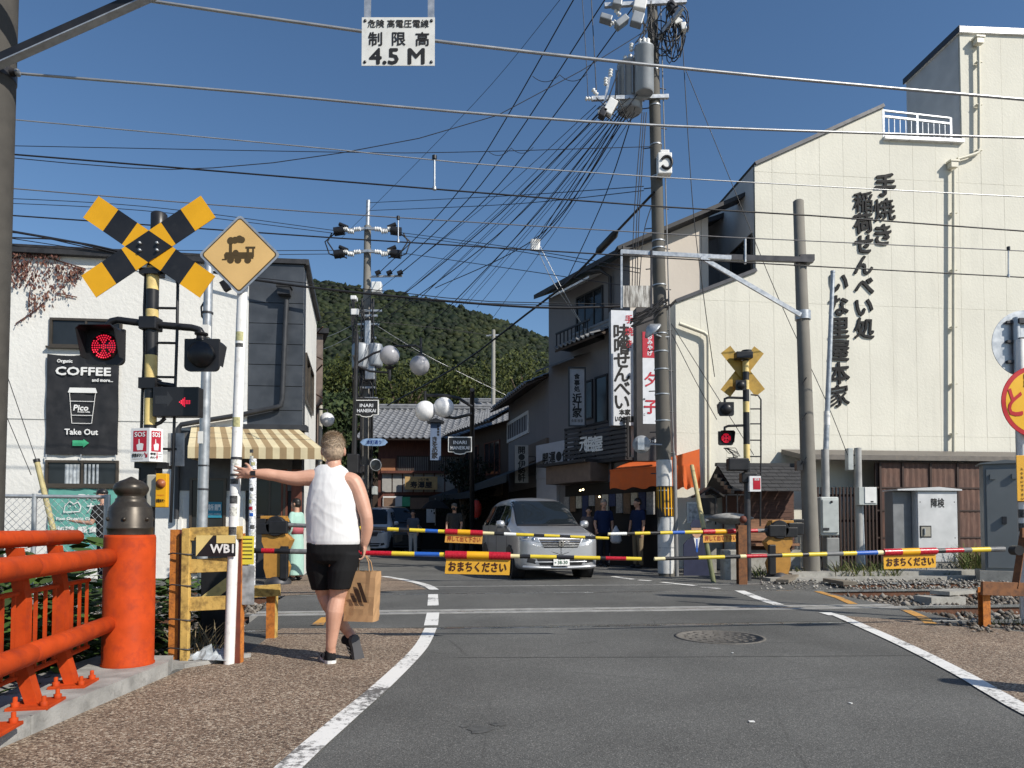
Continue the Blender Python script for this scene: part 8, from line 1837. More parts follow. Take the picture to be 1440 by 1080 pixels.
def head(mb,c,s,yaw=0.0,pitch=0.0):
 """skull, jaw, nose, ears; face looks to +Y before yaw"""
 Q = Matrix.Rotation(yaw,3,'Z') @ Matrix.Rotation(pitch,3,'X'); c = Vector(c)
 B = lambda p,r: ball(mb,c + Q @ (Vector(p) * s),tuple(x * s for x in r),rot=Q)
 B((0,-.012,.025),(.077,.095,.092)); B((0,.03,-.045),(.058,.062,.07)); B((0,.055,-.085),(.032,.03,.028)); B((0,.098,-.012),(.014,.022,.026)); B((0,.107,-.025),(.017,.014,.013))
 for sx in (-1,1): B((sx * .08,-.012,-.005),(.011,.022,.034)); B((sx * .035,.082,.028),(.026,.012,.009)); B((sx * .045,.062,-.02),(.024,.028,.024))
 B((0,.088,-.062),(.024,.012,.008)); B((0,.086,-.074),(.021,.012,.008))
def face(par,c,s,yaw,pitch=0.0):
 Q = Matrix.Rotation(yaw,3,'Z') @ Matrix.Rotation(pitch,3,'X'); c = Vector(c); mb = MB(WHITE)
 for sx in (-1,1):
  ball(mb,c + Q @ (Vector((sx * .032,.083,.012)) * s),(.013 * s,.008 * s,.0075 * s),WHITE,10,Q); ball(mb,c + Q @ (Vector((sx * .032,.0895,.012)) * s),(.006 * s,.004 * s,.006 * s),BLACK,8,Q)
 return mb.build('eyes',par)
def hair_cap(par,c,s,m,yaw=0.0,pitch=0.0,long=0.0,fringe=0.03,vox=0.008):
 Q = Matrix.Rotation(yaw,3,'Z') @ Matrix.Rotation(pitch,3,'X'); c = Vector(c); mb = MB(m)
 def B(p,r): ball(mb,c + Q @ (Vector(p) * s),tuple(x * s for x in r),m,18,Q)
 B((0,-.018,.05),(.086,.1,.085)); B((0,-.045,.0),(.082,.075,.08))
 if long: B((0,-.06,-.06),(.075,.06,.09)); B((0,-.05,-.02),(.088,.07,.09))
 o = mb.build('hair',par); fuse(o,vox,2); tx = bpy.data.textures.new('hair_tufts','CLOUDS'); tx.noise_scale = 0.009; d = o.modifiers.new('tufts','DISPLACE'); d.texture = tx; d.strength = 0.003 * s; d.mid_level = 0.5; d.texture_coords = 'LOCAL'; return o
def hand(mb,w,fwd,side,up,s=1.0,curl=0.35,spread=0.12,thumb=1):
 """palm and five fingers from the wrist w; fwd = to the fingertips, side = towards the thumb"""
 f,sd_,u = Vector(fwd).normalized(),Vector(side).normalized(),Vector(up).normalized(); w = Vector(w)
 Q = Matrix((sd_,f,u)).transposed(); ball(mb,w + f * .045 * s,(.042 * s,.056 * s,.016 * s),rot=Q); limb(mb,[w,w + f * .04 * s],[.024 * s,.026 * s],10)
 for i,(ln_,o) in enumerate(((.072,.032),(.08,.011),(.075,-.011),(.06,-.032))):
  d = (f + sd_ * (1.5 - i) * spread).normalized(); b = w + f * .085 * s + sd_ * o * s; p = [b - f * .02 * s,b]; a = 0.0
  for j in range(3): a += curl * (0.6 + 0.3 * j); dd = d * math.cos(a) - u * math.sin(a); p.append(p[-1] + dd * ln_ * s * (.45,.3,.25)[j])
  limb(mb,p,[.0095 * s,.0095 * s,.009 * s,.0085 * s,.0075 * s],8)
 b = w + f * .025 * s + sd_ * .03 * s; d = (f * .55 + sd_ * .85 - u * .25).normalized(); d2 = (f * .85 + sd_ * .35 - u * .35 - u * curl * .5).normalized(); limb(mb,[w + f * .015 * s + sd_ * .01 * s,b,b + d * .035 * s,b + d * .035 * s + d2 * .032 * s],[.015 * s,.014 * s,.011 * s,.009 * s],8)
# -- the man in the tank top
MZ = 5.5; MO = Vector(((470 - 720) / FPX * MZ,MZ,0)); man = thing('person','grey haired man in a white tank top and black shorts reaching for the white pole','person',MO)
def mp(px,py,dy=0.0): return W(px,py,MZ + dy) - MO
SKM = skin('tanned_skin',(0.55,0.31,0.22))
mb = MB(SKM)
hc = mp(469,634,0.02)
head(mb,hc,1.07,yaw=R(8),pitch=R(4))
limb(mb,[mp(469,652,0.0),mp(467,668,-.01),mp(466,682,-.01)],[.062,.064,.075])
# torso
sec = [(465,660,.07,.06),(466,668,.125,.075),(467,678,.165,.095),(467,692,.178,.115),(467,712,.172,.125),(467,735,.172,.13),(468,750,.176,.13),(468,765,.178,.13),(468,780,.165,.12),(468,790,.12,.1)]
loft(mb,[ring(mp(x,y),a,b,20) for x,y,a,b in sec][::-1])
# left arm out to the pole
sh,el,wr_ = mp(441,672,.0),mp(389,669,-.06),mp(357,666,-.11)
limb(mb,[mp(452,678,0),sh,mp(414,673,-.03),el],[.075,.068,.056,.046]); limb(mb,[el,mp(376,667,-.08),mp(364,666,-.1),wr_],[.046,.045,.036,.028])
hand(mb,wr_,(-1,.02,.06),(.05,-.25,1),(0,-1,-.2),1.02,curl=.2,spread=.14)
# right arm hanging, hand round the bag handles
shr,er,wrr = mp(497,679,0.0),mp(515,726,-.02),mp(512,766,.02)
limb(mb,[mp(486,676,0),shr,mp(507,700,-.01),er],[.07,.07,.06,.049]); limb(mb,[er,mp(516,742,0),mp(514,757,.01),wrr],[.049,.048,.038,.03])
hand(mb,wrr,(-.06,.12,-1),(-.2,.95,.1),(.95,.2,-.05),.95,curl=.75,spread=.04)
# legs: right leg carries, left leg crosses in front with the toe down
def leg(h,kn,an,cal,rs=(.105,.095,.076,.062,.068,.05,.036)):
 limb(mb,[h,h.lerp(kn,.4),h.lerp(kn,.8),kn],[rs[0],rs[1],rs[2],rs[3]]); limb(mb,[kn,kn.lerp(an,.28) + cal,kn.lerp(an,.65) + cal * .4,an],[rs[3],rs[4],rs[5],rs[6]])
leg(mp(484,775,0),mp(475,840,.02),mp(465,912,.0),Vector((-.005,-.02,0)))
leg(mp(452,775,0.02),mp(456,835,.14),mp(489,889,.18),Vector((0,-.02,0)))
limb(mb,[mp(465,905,0),mp(465,922,.02),mp(462,926,.1)],[.036,.04,.035]); limb(mb,[mp(489,887,.18),mp(495,897,.16),mp(499,915,.2)],[.036,.04,.035])
body = mb.build('body',man); fuse(body,.0062,3)
face(man,hc,1.07,R(8),R(4))
HG = M('greying_blond_hair',(0.36,0.27,0.19),0.7,var=0.45,scale=60,bmp=0.5,bscale=160)
hair_cap(man,hc + Vector((0,0,-.004)),1.03,HG,R(8),R(4),vox=.007)
rgh = random.Random(14); mh,nt_,bh = newmat('blond_strands'); gh = nt_.nodes.new('ShaderNodeNewGeometry'); nt_.links.new(ramp(nt_,gh.outputs['Random Per Island'],[(0,(0.24,0.17,0.11)),(.5,(0.48,0.37,0.26)),(1,(0.66,0.56,0.44))]),bh.inputs['Base Color']); bh.inputs['Roughness'].default_value = .5
hm = MB(mh); Qh = Matrix.Rotation(R(8),3,'Z')
for _ in range(4200):
 v = Vector((rgh.gauss(0,1),rgh.gauss(-.45,1),rgh.gauss(.2,1))).normalized()
 if v.z < -.62 or (v.y > .45 and v.z < .25): continue
 p = hc + Qh @ Vector((v.x * .086,v.y * .1 - .018,v.z * (.09 if v.z > 0 else .1) + .05)); d = (v * .35 + Vector((rgh.uniform(-.3,.3),rgh.uniform(-.5,.1),-.55 + v.z * .5))).normalized() * rgh.uniform(.014,.026); sd2 = d.cross(v).normalized() * .0016
 hm.add([p - sd2,p + sd2,p + d + v * .003],[(0,1,2)])
tag(hm.build('hair_strand',man),kind='stuff')
# tank top
TW = cloth('white_jersey',(0.70,0.70,0.70),b1=0.35)
mb = MB(TW)
sec = [(464,654,.088,.055),(465,660,.128,.072),(466,668,.146,.095),(466,680,.162,.118),(467,692,.184,.132),(467,704,.194,.142),(467,718,.198,.148),(468,735,.2,.15),(469,750,.205,.152),(469,761,.206,.152),(469,765,.2,.148)]
rows_ = []; ys_ = [q[1] for q in sec]; NT = 96
for i in range(81):
 y = 654 + 111.5 * i / 80; cx,a,b = (float(np.interp(y,ys_,[q[k] for q in sec])) for k in (0,2,3)); c = mp(cx,y); rr = []; f = min(1,i / 22) * (0.55 + 0.45 * min(1,(81 - i) / 12))
 for k in range(NT):
  th = 2 * math.pi * k / NT; nz = noise.noise(Vector((math.cos(th) * 2.2,math.sin(th) * 2.2,y * .03))) ; n2 = noise.noise(Vector((math.cos(th) * 1.3 + 5,math.sin(th) * 1.3,y * .018)))
  w1 = math.sin(6 * th + y * .07 + 4 * nz) ; w2 = math.sin(2 * th - y * .13 + 5 * n2)
  d = .5 * f * (.0075 * (1 - abs(w1)) ** 1.5 * (.5 + n2) * 2 + .007 * (1 - abs(w2)) ** 2 * (.6 - n2) + .006 * n2)
  rr.append(c + Vector((math.cos(th) * (a + d),math.sin(th) * (b + d),0)))
 rows_.append(rr)
rows_.append([mp(469,765).lerp(p,.93) for p in rows_[-1]]); loft(mb,rows_[::-1],TW)
tank = mb.build('tank_top',man)
# shorts
BKC = cloth('black_shorts_cloth',(0.012,0.012,0.013),b1=0.5); mb = MB(BKC)
loft(mb,[ring(mp(468,y),a,b,24) for y,a,b in ((757,.192,.142),(765,.202,.148),(778,.198,.146),(788,.175,.125),(792,.13,.09))][::-1])
for a_,b_,c_,dy,rr in (((489,778),(482,802),(477,828),0.0,(.1,.108,.088)),((449,778),(450,802),(453,829),.1,(.1,.105,.08))):
 loft(mb,[ring(mp(q[0],q[1],dy * f),r,r * 1.15,18) for q,f,r in ((a_,.2,rr[0]),(b_,.6,rr[1]),(c_,1,rr[2]))][::-1])
sh_ = mb.build('shorts',man); fuse(sh_,.008,2)
# shoes
SOLE = M('white_sole',(0.7,0.7,0.68),0.6); SHB = cloth('black_shoe_mesh',(0.016,0.016,0.018)); SHG = M('dark_sole',(0.07,0.07,0.075),0.7)
def shoe(base,fwd,up,s=1.0,solemat=None,lab=None):
 f,u = Vector(fwd).normalized(),Vector(up).normalized(); x = f.cross(u).normalized(); base = Vector(base)
 def P(a,b,c): return base + x * a + f * b + u * c
 Q = Matrix((x,f,u)).transposed(); mb = MB(SHB)
 loft(mb,[[P(w * math.cos(2 * math.pi * i / 16),y + .0,z0 + (zt if math.sin(2 * math.pi * i / 16) > 0 else .0) * abs(math.sin(2 * math.pi * i / 16))) for i in range(16)] for y,w,z0,zt in ((-.085,.02,.03,.05),(-.078,.034,.028,.085),(-.05,.041,.028,.095),(0,.042,.028,.09),(.05,.044,.028,.068),(.1,.049,.028,.05),(.15,.045,.028,.036),(.18,.03,.03,.02))])
 mb.tube([P(0,-.045,.06),P(0,-.045,.135)],[.043,.036],14); o = mb.build('shoe',man)
 outl = [(-.03,-.09),(-.043,-.06),(-.04,0),(-.048,.08),(-.05,.12),(-.035,.175),(0,.195),(.035,.175),(.05,.12),(.048,.08),(.04,0),(.043,-.06),(.03,-.09),(0,-.1)]
 mb = MB(solemat or SOLE); mb.prism(outl,base,x,f,.034,m=solemat or SOLE) if x.cross(f).dot(u) > 0 else mb.prism(outl,base,x,f,-.034,m=solemat or SOLE); so2 = mb.build('sole',o,bevel=.006)
 mb = MB(WHITE)
 for q in range(3):
  y = -.01 + q * .028
  for sx in (-1,1): mb.add([P(sx * .0465,y,.035),P(sx * .0465,y + .012,.035),P(sx * .038,y + .002,.085),P(sx * .038,y - .008,.085)],[(0,1,2,3),(3,2,1,0)])
 mb.build('stripe',o); return so2
shoe(mp(463,933,.05) + Vector((0,0,.002)),(-.42,.9,0),(0,0,1))
bs = mp(497,903,.17); shoe(Vector((bs.x + .035,bs.y - .03,bs.z - .03)),(.16,.22,-.96),(-.8,.6,.0),solemat=SHG)
# watch and bracelet
mb = MB(BLACK); d = (wr_ - mp(376,665,.06)).normalized(); c = wr_ - d * .01; mb.lathe([(.031,-.014),(.034,-.01),(.034,.01),(.031,.014)],16,o=c,axis=d); mb.box(c - Y_ * .034 + Z_ * .0,(.036,.012,.036)); mb.build('wristwatch',man)
# paper bag held in the right hand
bg = mp(511,873,.03); t = thing('paper_bag','kraft paper shopping bag with a dark striped emblem held in his right hand','shopping bag',MO + bg,R(-14))
KR = M('kraft_paper',(0.40,0.235,0.115),0.8,var=0.12,scale=7,bmp=0.25,bscale=14); w_,d_,h_ = .25,.12,.385; rgb = random.Random(2)
mb = MB(KR); n = 8; vs = []; per = []
for j in range(n + 1):
 z = h_ * j / n; rr = []
 for (x,y) in [(-w_ / 2 + w_ * i / 6,-d_ / 2) for i in range(6)] + [(w_ / 2,-d_ / 2 + d_ * i / 4) for i in range(4)] + [(w_ / 2 - w_ * i / 6,d_ / 2) for i in range(6)] + [(-w_ / 2,d_ / 2 - d_ * i / 4) for i in range(4)]:
  pin = 1 - .25 * (j / n) * (1 if abs(x) > w_ * .45 else .4); rr.append((x + rgb.uniform(-.004,.004) + .05 * (z - h_),y * pin + rgb.uniform(-.005,.005),z))
 vs += rr
nn_ = 20; mb.add(vs,[(j * nn_ + k,j * nn_ + (k + 1) % nn_,(j + 1) * nn_ + (k + 1) % nn_,(j + 1) * nn_ + k) for j in range(n) for k in range(nn_)] + [tuple(range(nn_))[::-1]],KR)
o = mb.build('bag',t); sld = o.modifiers.new('paper','SOLIDIFY'); sld.thickness = .002
mb = MB(M('brown_print',(0.035,0.018,0.01),0.6))
for q,(a,hh) in enumerate(((-.055,.05),(-.01,.1),(.035,.15))): mb.prism([(a,0.0),(a + .035,0.0),(a + .035 - hh * .45,hh),(a - hh * .45 + .0,hh)] if False else [(a,0),(a + .032,0),(a + .032 - .38 * hh,hh),(a - .38 * hh,hh * 1.0)],(-.0,-d_ / 2 - .012,.15),X_,Z_,.0015)
mb.build('printed_emblem',t)
mb = MB(KR)
for sy in (-.035,.035): mb.tube([(-.065 + .0,sy,h_ - .03),(-.05,sy * .6,h_ + .07),(-.02,sy * .2,h_ + .115),(.02,sy * .2,h_ + .115),(.05,sy * .6,h_ + .07),(.065,sy,h_ - .03)],.004,6)
mb.build('handle',t)
# -- simple standing people across the tracks
def person(label,loc,H,yaw,sk,top,bottom,hair,shoes=None,dress=False,arms=((0,.0),(0,.0)),long=False,cap=None,mask=None,short=True,lean=0.0,vox=.013):
 t = thing('person',label,'person',loc,yaw); s = H / 1.75; mb = MB(sk); V = lambda x,y,z: Vector((x,y + lean * max(0,z - .9),z)) * s
 hc = V(0,.02,1.635); head(mb,hc,s * 1.0); limb(mb,[V(0,0,1.57),V(0,0,1.46)],[.055 * s,.062 * s])
 loft(mb,[ring(V(0,0,z),a * s,b * s,16) for z,a,b in ((.86,.14,.1),(.95,.165,.115),(1.1,.145,.1),(1.28,.17,.115),(1.38,.175,.105),(1.45,.1,.07))])
 ends = []
 for sx,(out_,fwd) in zip((-1,1),arms):
  a = V(sx * .18,0,1.40); e = V(sx * (.215 + out_ * .5),fwd * .2 - .01,1.12 + abs(fwd) * .02 + out_ * .1); w = V(sx * (.2 + out_ * .6),fwd,.89 + abs(fwd) * .65 + out_ * .1)
  limb(mb,[V(sx * .13,0,1.39),a,a.lerp(e,.5),e],[.055 * s,.056 * s,.047 * s,.039 * s],10); limb(mb,[e,e.lerp(w,.4),w],[.039 * s,.037 * s,.026 * s],10); d = (w - e).normalized(); hand(mb,w,d,Vector((-sx * .2,1,0)) - d * d.y,Vector((sx,0,0)),s * .95,curl=.4,spread=.05); ends.append((a,e,w))
 for sx in (-1,1):
  h,kn,an = V(sx * .085,0,.9),V(sx * .095,.01,.49),V(sx * .1,-.01,.09); limb(mb,[h,h.lerp(kn,.5),kn],[.09 * s,.078 * s,.056 * s],12); limb(mb,[kn,kn.lerp(an,.3) - Y_ * .015 * s,an],[.056 * s,.056 * s,.036 * s],12); limb(mb,[an,an + V(0,.1,-.045)],[.036 * s,.03 * s],10)
 fuse(mb.build('body',t),vox,2); face(t,hc,s,0)
 mb = MB(top); lo = .12 if dress else .9
 if dress: prof = ((.12,.2,.15),(.5,.2,.15),(.86,.19,.14),(1.0,.175,.125),(1.1,.165,.12),(1.28,.185,.13),(1.38,.19,.12),(1.46,.115,.085))
 else: prof = ((.88,.185,.135),(.98,.182,.132),(1.1,.168,.122),(1.28,.188,.132),(1.38,.19,.12),(1.46,.11,.085))
 loft(mb,[ring(V(0,0,z),a * s,b * s,18) for z,a,b in prof])
 for (a,e,w) in ends:
  q = a.lerp(e,.62) if short else w.lerp(e,.1); limb(mb,[a - Vector((a.x * .3,0,0)),a] + ([q] if short else [e,q]),[.058 * s,.06 * s] + ([.058 * s] if short else [.058 * s,.05 * s] if not dress else [.08 * s,.11 * s]),12)
 fuse(mb.build('kimono' if dress else 'shirt',t),vox,2)
 if not dress and bottom:
  mb = MB(bottom); loft(mb,[ring(V(0,0,z),a * s,b * s,18) for z,a,b in ((.82,.16,.12),(.92,.18,.13),(.98,.172,.125))])
  for sx in (-1,1): limb(mb,[V(sx * .085,0,.88),V(sx * .095,.01,.5),V(sx * .1,-.01,.1)],[.1 * s,.072 * s,.06 * s],12)
  fuse(mb.build('trousers',t),vox,2)
 if dress: mb = MB(bottom); loft(mb,[ring(V(0,0,z),a * s,b * s,18) for z,a,b in ((1.0,.188,.138),(1.2,.188,.138))]); mb.build('sash',t)
 mb = MB(shoes or BLACK)
 for sx in (-1,1): ball(mb,V(sx * .1,.05,.05),(.05 * s,.135 * s,.05 * s))
 mb.build('shoe',t)
 if cap: mb = MB(cap); ball(mb,hc + Vector((0,-.01,.055)) * s,(.088 * s,.105 * s,.075 * s)); ball(mb,hc + Vector((0,.11,.045)) * s,(.06 * s,.06 * s,.01 * s)); mb.build('cap',t)
 else: hair_cap(t,hc,s,hair,long=.1 if long else 0,vox=.012)
 if mask: mb = MB(mask); ball(mb,hc + Vector((0,.07,-.045)) * s,(.055 * s,.055 * s,.045 * s)); mb.build('face_mask',t)
 return t
DH = M('dark_hair',(0.015,0.012,0.01),0.5,var=0.3); GH = M('grey_hair',(0.2,0.19,0.18),0.7,var=0.2)
SK2 = skin('light_skin',(0.5,0.29,0.2)); NVY = cloth('navy_cloth',(0.015,0.025,0.07)); CHA = cloth('charcoal_cloth',(0.045,0.045,0.045)); KHA = cloth('khaki_cloth',(0.2,0.155,0.1)); DKC = cloth('dark_trouser_cloth',(0.02,0.022,0.03)); MINT = cloth('mint_kimono_cloth',(0.36,0.55,0.48)); PSH = cloth('pink_sash',(0.45,0.12,0.14)); BKT = cloth('black_tee_cloth',(0.014,0.014,0.015))
def at_px(px,Y): return Vector(((px - 720) / FPX * Y,Y,0))
person('man in a navy shirt and khaki trousers standing beside the striped utility pole',at_px(897,18.2),1.78,R(120),SK2,NVY,KHA,DH,arms=((.0,.02),(.12,.05)))
person('older man in glasses and navy shirt standing in shade beside the minivan',at_px(849,18.9),1.78,R(185),SK2,NVY,DKC,GH,arms=((.02,.05),(.05,.12)))
person('masked man in a charcoal T-shirt walking behind the far barrier sign',at_px(639,21.5),1.76,R(170),SK2,CHA,DKC,GH,cap=M('grey_cap',(0.12,0.11,0.1),0.8),mask=M('dark_mask',(0.03,0.03,0.03),0.7),arms=((.03,.1),(.03,.1)))
person('woman in a mint green kimono turning away behind the barrier machine',at_px(417,13.9),1.6,R(75),SK2,MINT,PSH,DH,dress=True,short=False,long=False,arms=((.05,.15),(.05,.2)))
person('person in a black cap and black T-shirt leaning forward with a bicycle before the cafe',at_px(150,12.6),1.72,R(80),SK2,BKT,DKC,DH,cap=BLACK,arms=((.05,.42),(.05,.42)),lean=.12)
person('woman with dark hair and a pale blouse standing deep in the shaded shop entrance',at_px(828,19.6),1.6,R(170),SK2,cloth('grey_blouse',(0.12,0.1,0.1)),DKC,DH,long=True)
person('person in white shorts walking in the shade behind the black van bonnet',at_px(581,26.0),1.65,R(170),SK2,cloth('blue_grey_tee',(0.1,0.12,0.16)),cloth('white_shorts',(0.5,0.5,0.5)),DH)
# glasses of the older man are too small to see; his white carrier bag is not
p = at_px(866,18.6); p.z = .62; t = thing('carrier_bag','white plastic carrier bag hanging from the older man beside the minivan','bag',p)
mb = MB(M('white_plastic',(0.5,0.5,0.52),0.4)); loft(mb,[ring((0,0,z),a,b,14) for z,a,b in ((0,.1,.06),(.06,.15,.1),(.25,.14,.08),(.36,.07,.04),(.46,.02,.02))]); mb.build('bag',t)
# parasol in the street
p = at_px(612,24.5); t = thing('umbrella','dark open umbrella carried in the street shade behind the black van','umbrella',p); mb = MB(BKT)
for q in range(8):
 a0,a1 = 2 * math.pi * q / 8,2 * math.pi * (q + 1) / 8; tp = Vector((0,0,2.0)); mb2 = [tp + Vector((.5 * math.cos(a) * f,.5 * math.sin(a) * f,-.32 * f * f)) for f in (.5,1.0) for a in (a0,a1)]; mb.add([tp] + mb2,[(0,1,2),(1,3,4,2)],BKT,True)
mb.build('canopy',t); mb = MB(STEEL); mb.tube([(0,0,1.1),(0,0,2.05)],.01,6); mb.build('shaft',t)
# bicycle by the cafe fence
o = at_px(128,12.2); t = thing('bicycle','teal bicycle standing behind the chain link fence before the cafe','bicycle',o,R(4)); TEB = M('teal_paint',(0.03,0.3,0.3),0.35)
for x in (-.52,.52):
 mb = MB(RUB); mb.lathe([(.30,-.018),(.325,0),(.30,.018)],28,o=(x,0,.33),axis=(0,1,0)); wv = mb.build('wheel',t); mb = MB(GALV)
 for q in range(12): a = math.pi * q / 6; mb.tube([(x,0,.33),(x + .3 * math.cos(a),0,.33 + .3 * math.sin(a))],.0025,3)
 mb.build('spoke',wv)
mb = MB(TEB)
for a,b in (((-.52,0,.33),(-.15,0,.3)),((-.15,0,.3),(-.25,0,.85)),((-.52,0,.33),(-.23,0,.72)),((-.15,0,.3),(.38,0,.75)),((-.23,0,.72),(.36,0,.82)),((.36,0,.85),(.52,0,.33))): mb.tube([a,b],.018,8)
mb.build('frame',t); mb = MB(BLACK); mb.tube([(.36,0,.82),(.34,0,1.02)],.014,6); mb.tube([(.28,-.27,1.04),(.36,-.12,1.03),(.36,.12,1.03),(.28,.27,1.04)],.014,8); mb.build('handlebar',t)
mb = MB(BLACK); ball(mb,(-.27,0,.92),(.13,.07,.035)); mb.build('saddle',t); mb = MB(BLACK)
mb.prism([(.45,.72),(.75,.72),(.8,.98),(.42,.98)],(0,.13,0),X_,Z_,.26,m=BLKP); mb.build('basket',t)
# ---------------------------------------------------------------- hill, woods, trees, weeds
def leafmat(name,cols,trans=0.0):
 if name in _M: return _M[name]
 m,nt,b = newmat(name); g = nt.nodes.new('ShaderNodeNewGeometry'); k = len(cols)
 c = ramp(nt,g.outputs['Random Per Island'],[(i / (k - 1),q) for i,q in enumerate(cols)])
 n = tex(nt,'Noise',0.06 if 'wood' in name else 0.8,3.0); c = mix(nt,0.8,c,ramp(nt,n.outputs[0],[(0.3,0.65),(0.7,1.25)]),'MULTIPLY')
 if 'wood' in name: c = mix(nt,0.9,c,ramp(nt,tex(nt,'Noise',0.014,4.0).outputs[0],[(0.35,(0.6,0.7,0.7)),(0.65,(1.35,1.2,0.9))]),'MULTIPLY')
 nt.links.new(c,b.inputs['Base Color']); b.inputs['Roughness'].default_value = 0.7; b.inputs['Specular IOR Level'].default_value = 0.2
 if trans: b.inputs['Subsurface Weight'].default_value = 0.0
 _M[name] = m; return m
RG = np.random.default_rng(12)
def ico(k):
 bm = bmesh.new(); bmesh.ops.create_icosphere(bm,subdivisions=k,radius=1.0); V = np.array([v.co[:] for v in bm.verts]); F = np.array([[v.index for v in f.verts] for f in bm.faces]); bm.free(); return V,F
IV,IF = ico(1)
def clumps(name,P,S,mat,parent=None,rough=0.42,flat=0.85):
 """many uneven leafy mounds: centres P (n,3), radii S (n)"""
 n = len(P); nv = len(IV); nz = 1 + rough * (RG.random((n,nv)) - 0.5) * 2 + 0.18 * np.sin(RG.random((n,1)) * 40 + IV[None,:,0] * 5 + IV[None,:,1] * 4)
 V = IV[None] * nz[...,None] * np.array([1,1,flat]) * S[:,None,None] * (0.85 + 0.3 * RG.random((n,1,3))) + P[:,None]
 F = (IF[None] + (np.arange(n) * nv)[:,None,None]).reshape(-1,3); return np_mesh(name,V.reshape(-1,3),F,mat,parent)
# terrain of the hill
HD = 620.0
prof = [(-200,360),(0,372),(300,380),(435,391),(470,396),(520,404),(560,409),(600,418),(640,429),(680,441),(720,456),(770,476),(850,505),(960,540),(1200,600),(1700,680)]
def crest(x):   # crest height at world x on the line Y=HD
 px = 720 + x * FPX / HD; return CAMZ + (HORIZ - float(np.interp(px,[p[0] for p in prof],[p[1] for p in prof]))) * HD / FPX
HM = M('hill_soil',(0.045,0.06,0.03),0.9)
nx,ny = 90,40; vs = []; xs = np.linspace(-900,700,nx); ys = np.linspace(190,1100,ny)
def hill_z(x,y):
 c = crest(x); f = (y - 190) / (HD - 190); f = min(max(f,0),1); z = c * (f ** 1.15) if y < HD else c * (1 - 0.15 * (y - HD) / 480) * 0.98
 return z + 5 * math.sin(x * 0.021 + y * 0.013) * f * (1 - f) * 2.5 + 7 * noise.noise(Vector((x * .012,y * .012,0))) * f * (1.0 - f) * 3 - 1.5
for y in ys:
 for x in xs: vs.append((x,y,hill_z(x,y)))
mb = MB(HM); mb.add(vs,[(j * nx + i,j * nx + i + 1,(j + 1) * nx + i + 1,(j + 1) * nx + i) for j in range(ny - 1) for i in range(nx - 1)],HM,True); struct(mb,'hill')
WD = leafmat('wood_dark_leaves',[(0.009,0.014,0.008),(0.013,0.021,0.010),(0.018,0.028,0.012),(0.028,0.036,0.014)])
P = []; S_ = []
while len(P) < 21000:
 px = RG.uniform(320,860); y = 215 + (HD + 25 - 215) * RG.random() ** 0.75; x = (px - 720) / FPX * y
 z = hill_z(x,y); P.append((x,y,z + RG.uniform(0,2.5))); S_.append((0.9 + 3.4 * RG.random() ** 2.2) * (1.0 if y > 300 else 0.8))
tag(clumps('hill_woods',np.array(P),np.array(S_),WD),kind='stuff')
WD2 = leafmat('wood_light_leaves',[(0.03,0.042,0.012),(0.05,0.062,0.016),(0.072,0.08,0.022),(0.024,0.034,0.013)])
# leafy trees: trunk, limbs and thousands of small leaf faces in uneven clumps
def leaf_cloud(centres,radii,n,size,seed):
 rg = np.random.default_rng(seed); C = np.array(centres,float); Rr = np.array(radii,float); w = Rr ** 2; idx = rg.choice(len(C),n,p=w / w.sum())
 d = rg.normal(size=(n,3)); d /= np.linalg.norm(d,axis=1)[:,None]; r = Rr[idx] * (0.55 + 0.5 * rg.random(n)); c = C[idx] + d * r[:,None] * np.array([1,1,.8])
 nrm = d + rg.normal(size=(n,3)) * .6; nrm /= np.linalg.norm(nrm,axis=1)[:,None]; a = np.cross(nrm,rg.normal(size=(n,3))); a /= np.linalg.norm(a,axis=1)[:,None]; b = np.cross(nrm,a)
 s = size * (.6 + .8 * rg.random((n,1))); V = np.stack([c - a * s,c - b * s * .55,c + a * s,c + b * s * .55],1).reshape(-1,3); return V,np.arange(n * 4).reshape(n,4)
TRK = M('tree_bark',(0.09,0.065,0.045),0.9,var=0.3,bmp=0.4,bscale=12)
def tree(label,x,y,h,r,mat,seed,n=2600,size=0.16,group=None,zb=0.0):
 t = thing('tree',label,'tree',(x,y,zb),0,group); rg = random.Random(seed); mb = MB(TRK); mb.tube([(0,0,-.3),(.1,0,h * .35),(rg.uniform(-.3,.3),0,h * .75)],[h * .03,h * .022,h * .008],8); cs,rs = [],[]
 for k in range(9):
  a = rg.uniform(0,6.28); q = rg.uniform(.3,.95); zz = h * rg.uniform(.42,.92); d = r * q * (1.15 - zz / h * .6); c = Vector((math.cos(a) * d,math.sin(a) * d,zz)); cs.append(tuple(c)); rs.append(r * rg.uniform(.35,.6)); mb.tube([(0.05,0,zz * .6),c * .5 + Vector((0,0,zz * .35)),c],[h * .012,h * .008,h * .003],5)
 cs.append((0,0,h * .85)); rs.append(r * .55); mb.build('trunk',t); V,F = leaf_cloud(cs,rs,n,size,seed); np_mesh('crown',V,F,mat,t); return t
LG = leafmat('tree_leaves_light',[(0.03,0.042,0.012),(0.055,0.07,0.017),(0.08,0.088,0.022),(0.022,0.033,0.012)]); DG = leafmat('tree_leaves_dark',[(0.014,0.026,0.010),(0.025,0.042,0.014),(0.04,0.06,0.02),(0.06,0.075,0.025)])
tl = ['broad yellow green tree above the inn roof, behind the left globe lamps','yellow green tree behind the black lamp post and transformers','yellow green tree behind the small far pole','rounded olive tree above the timber shop ridge','olive tree between the inn ridge and the small far pole','yellow green tree beside the grey corner shop wall','tall olive tree left of the crowded utility pole','wide olive tree rising behind the cafe downpipe']
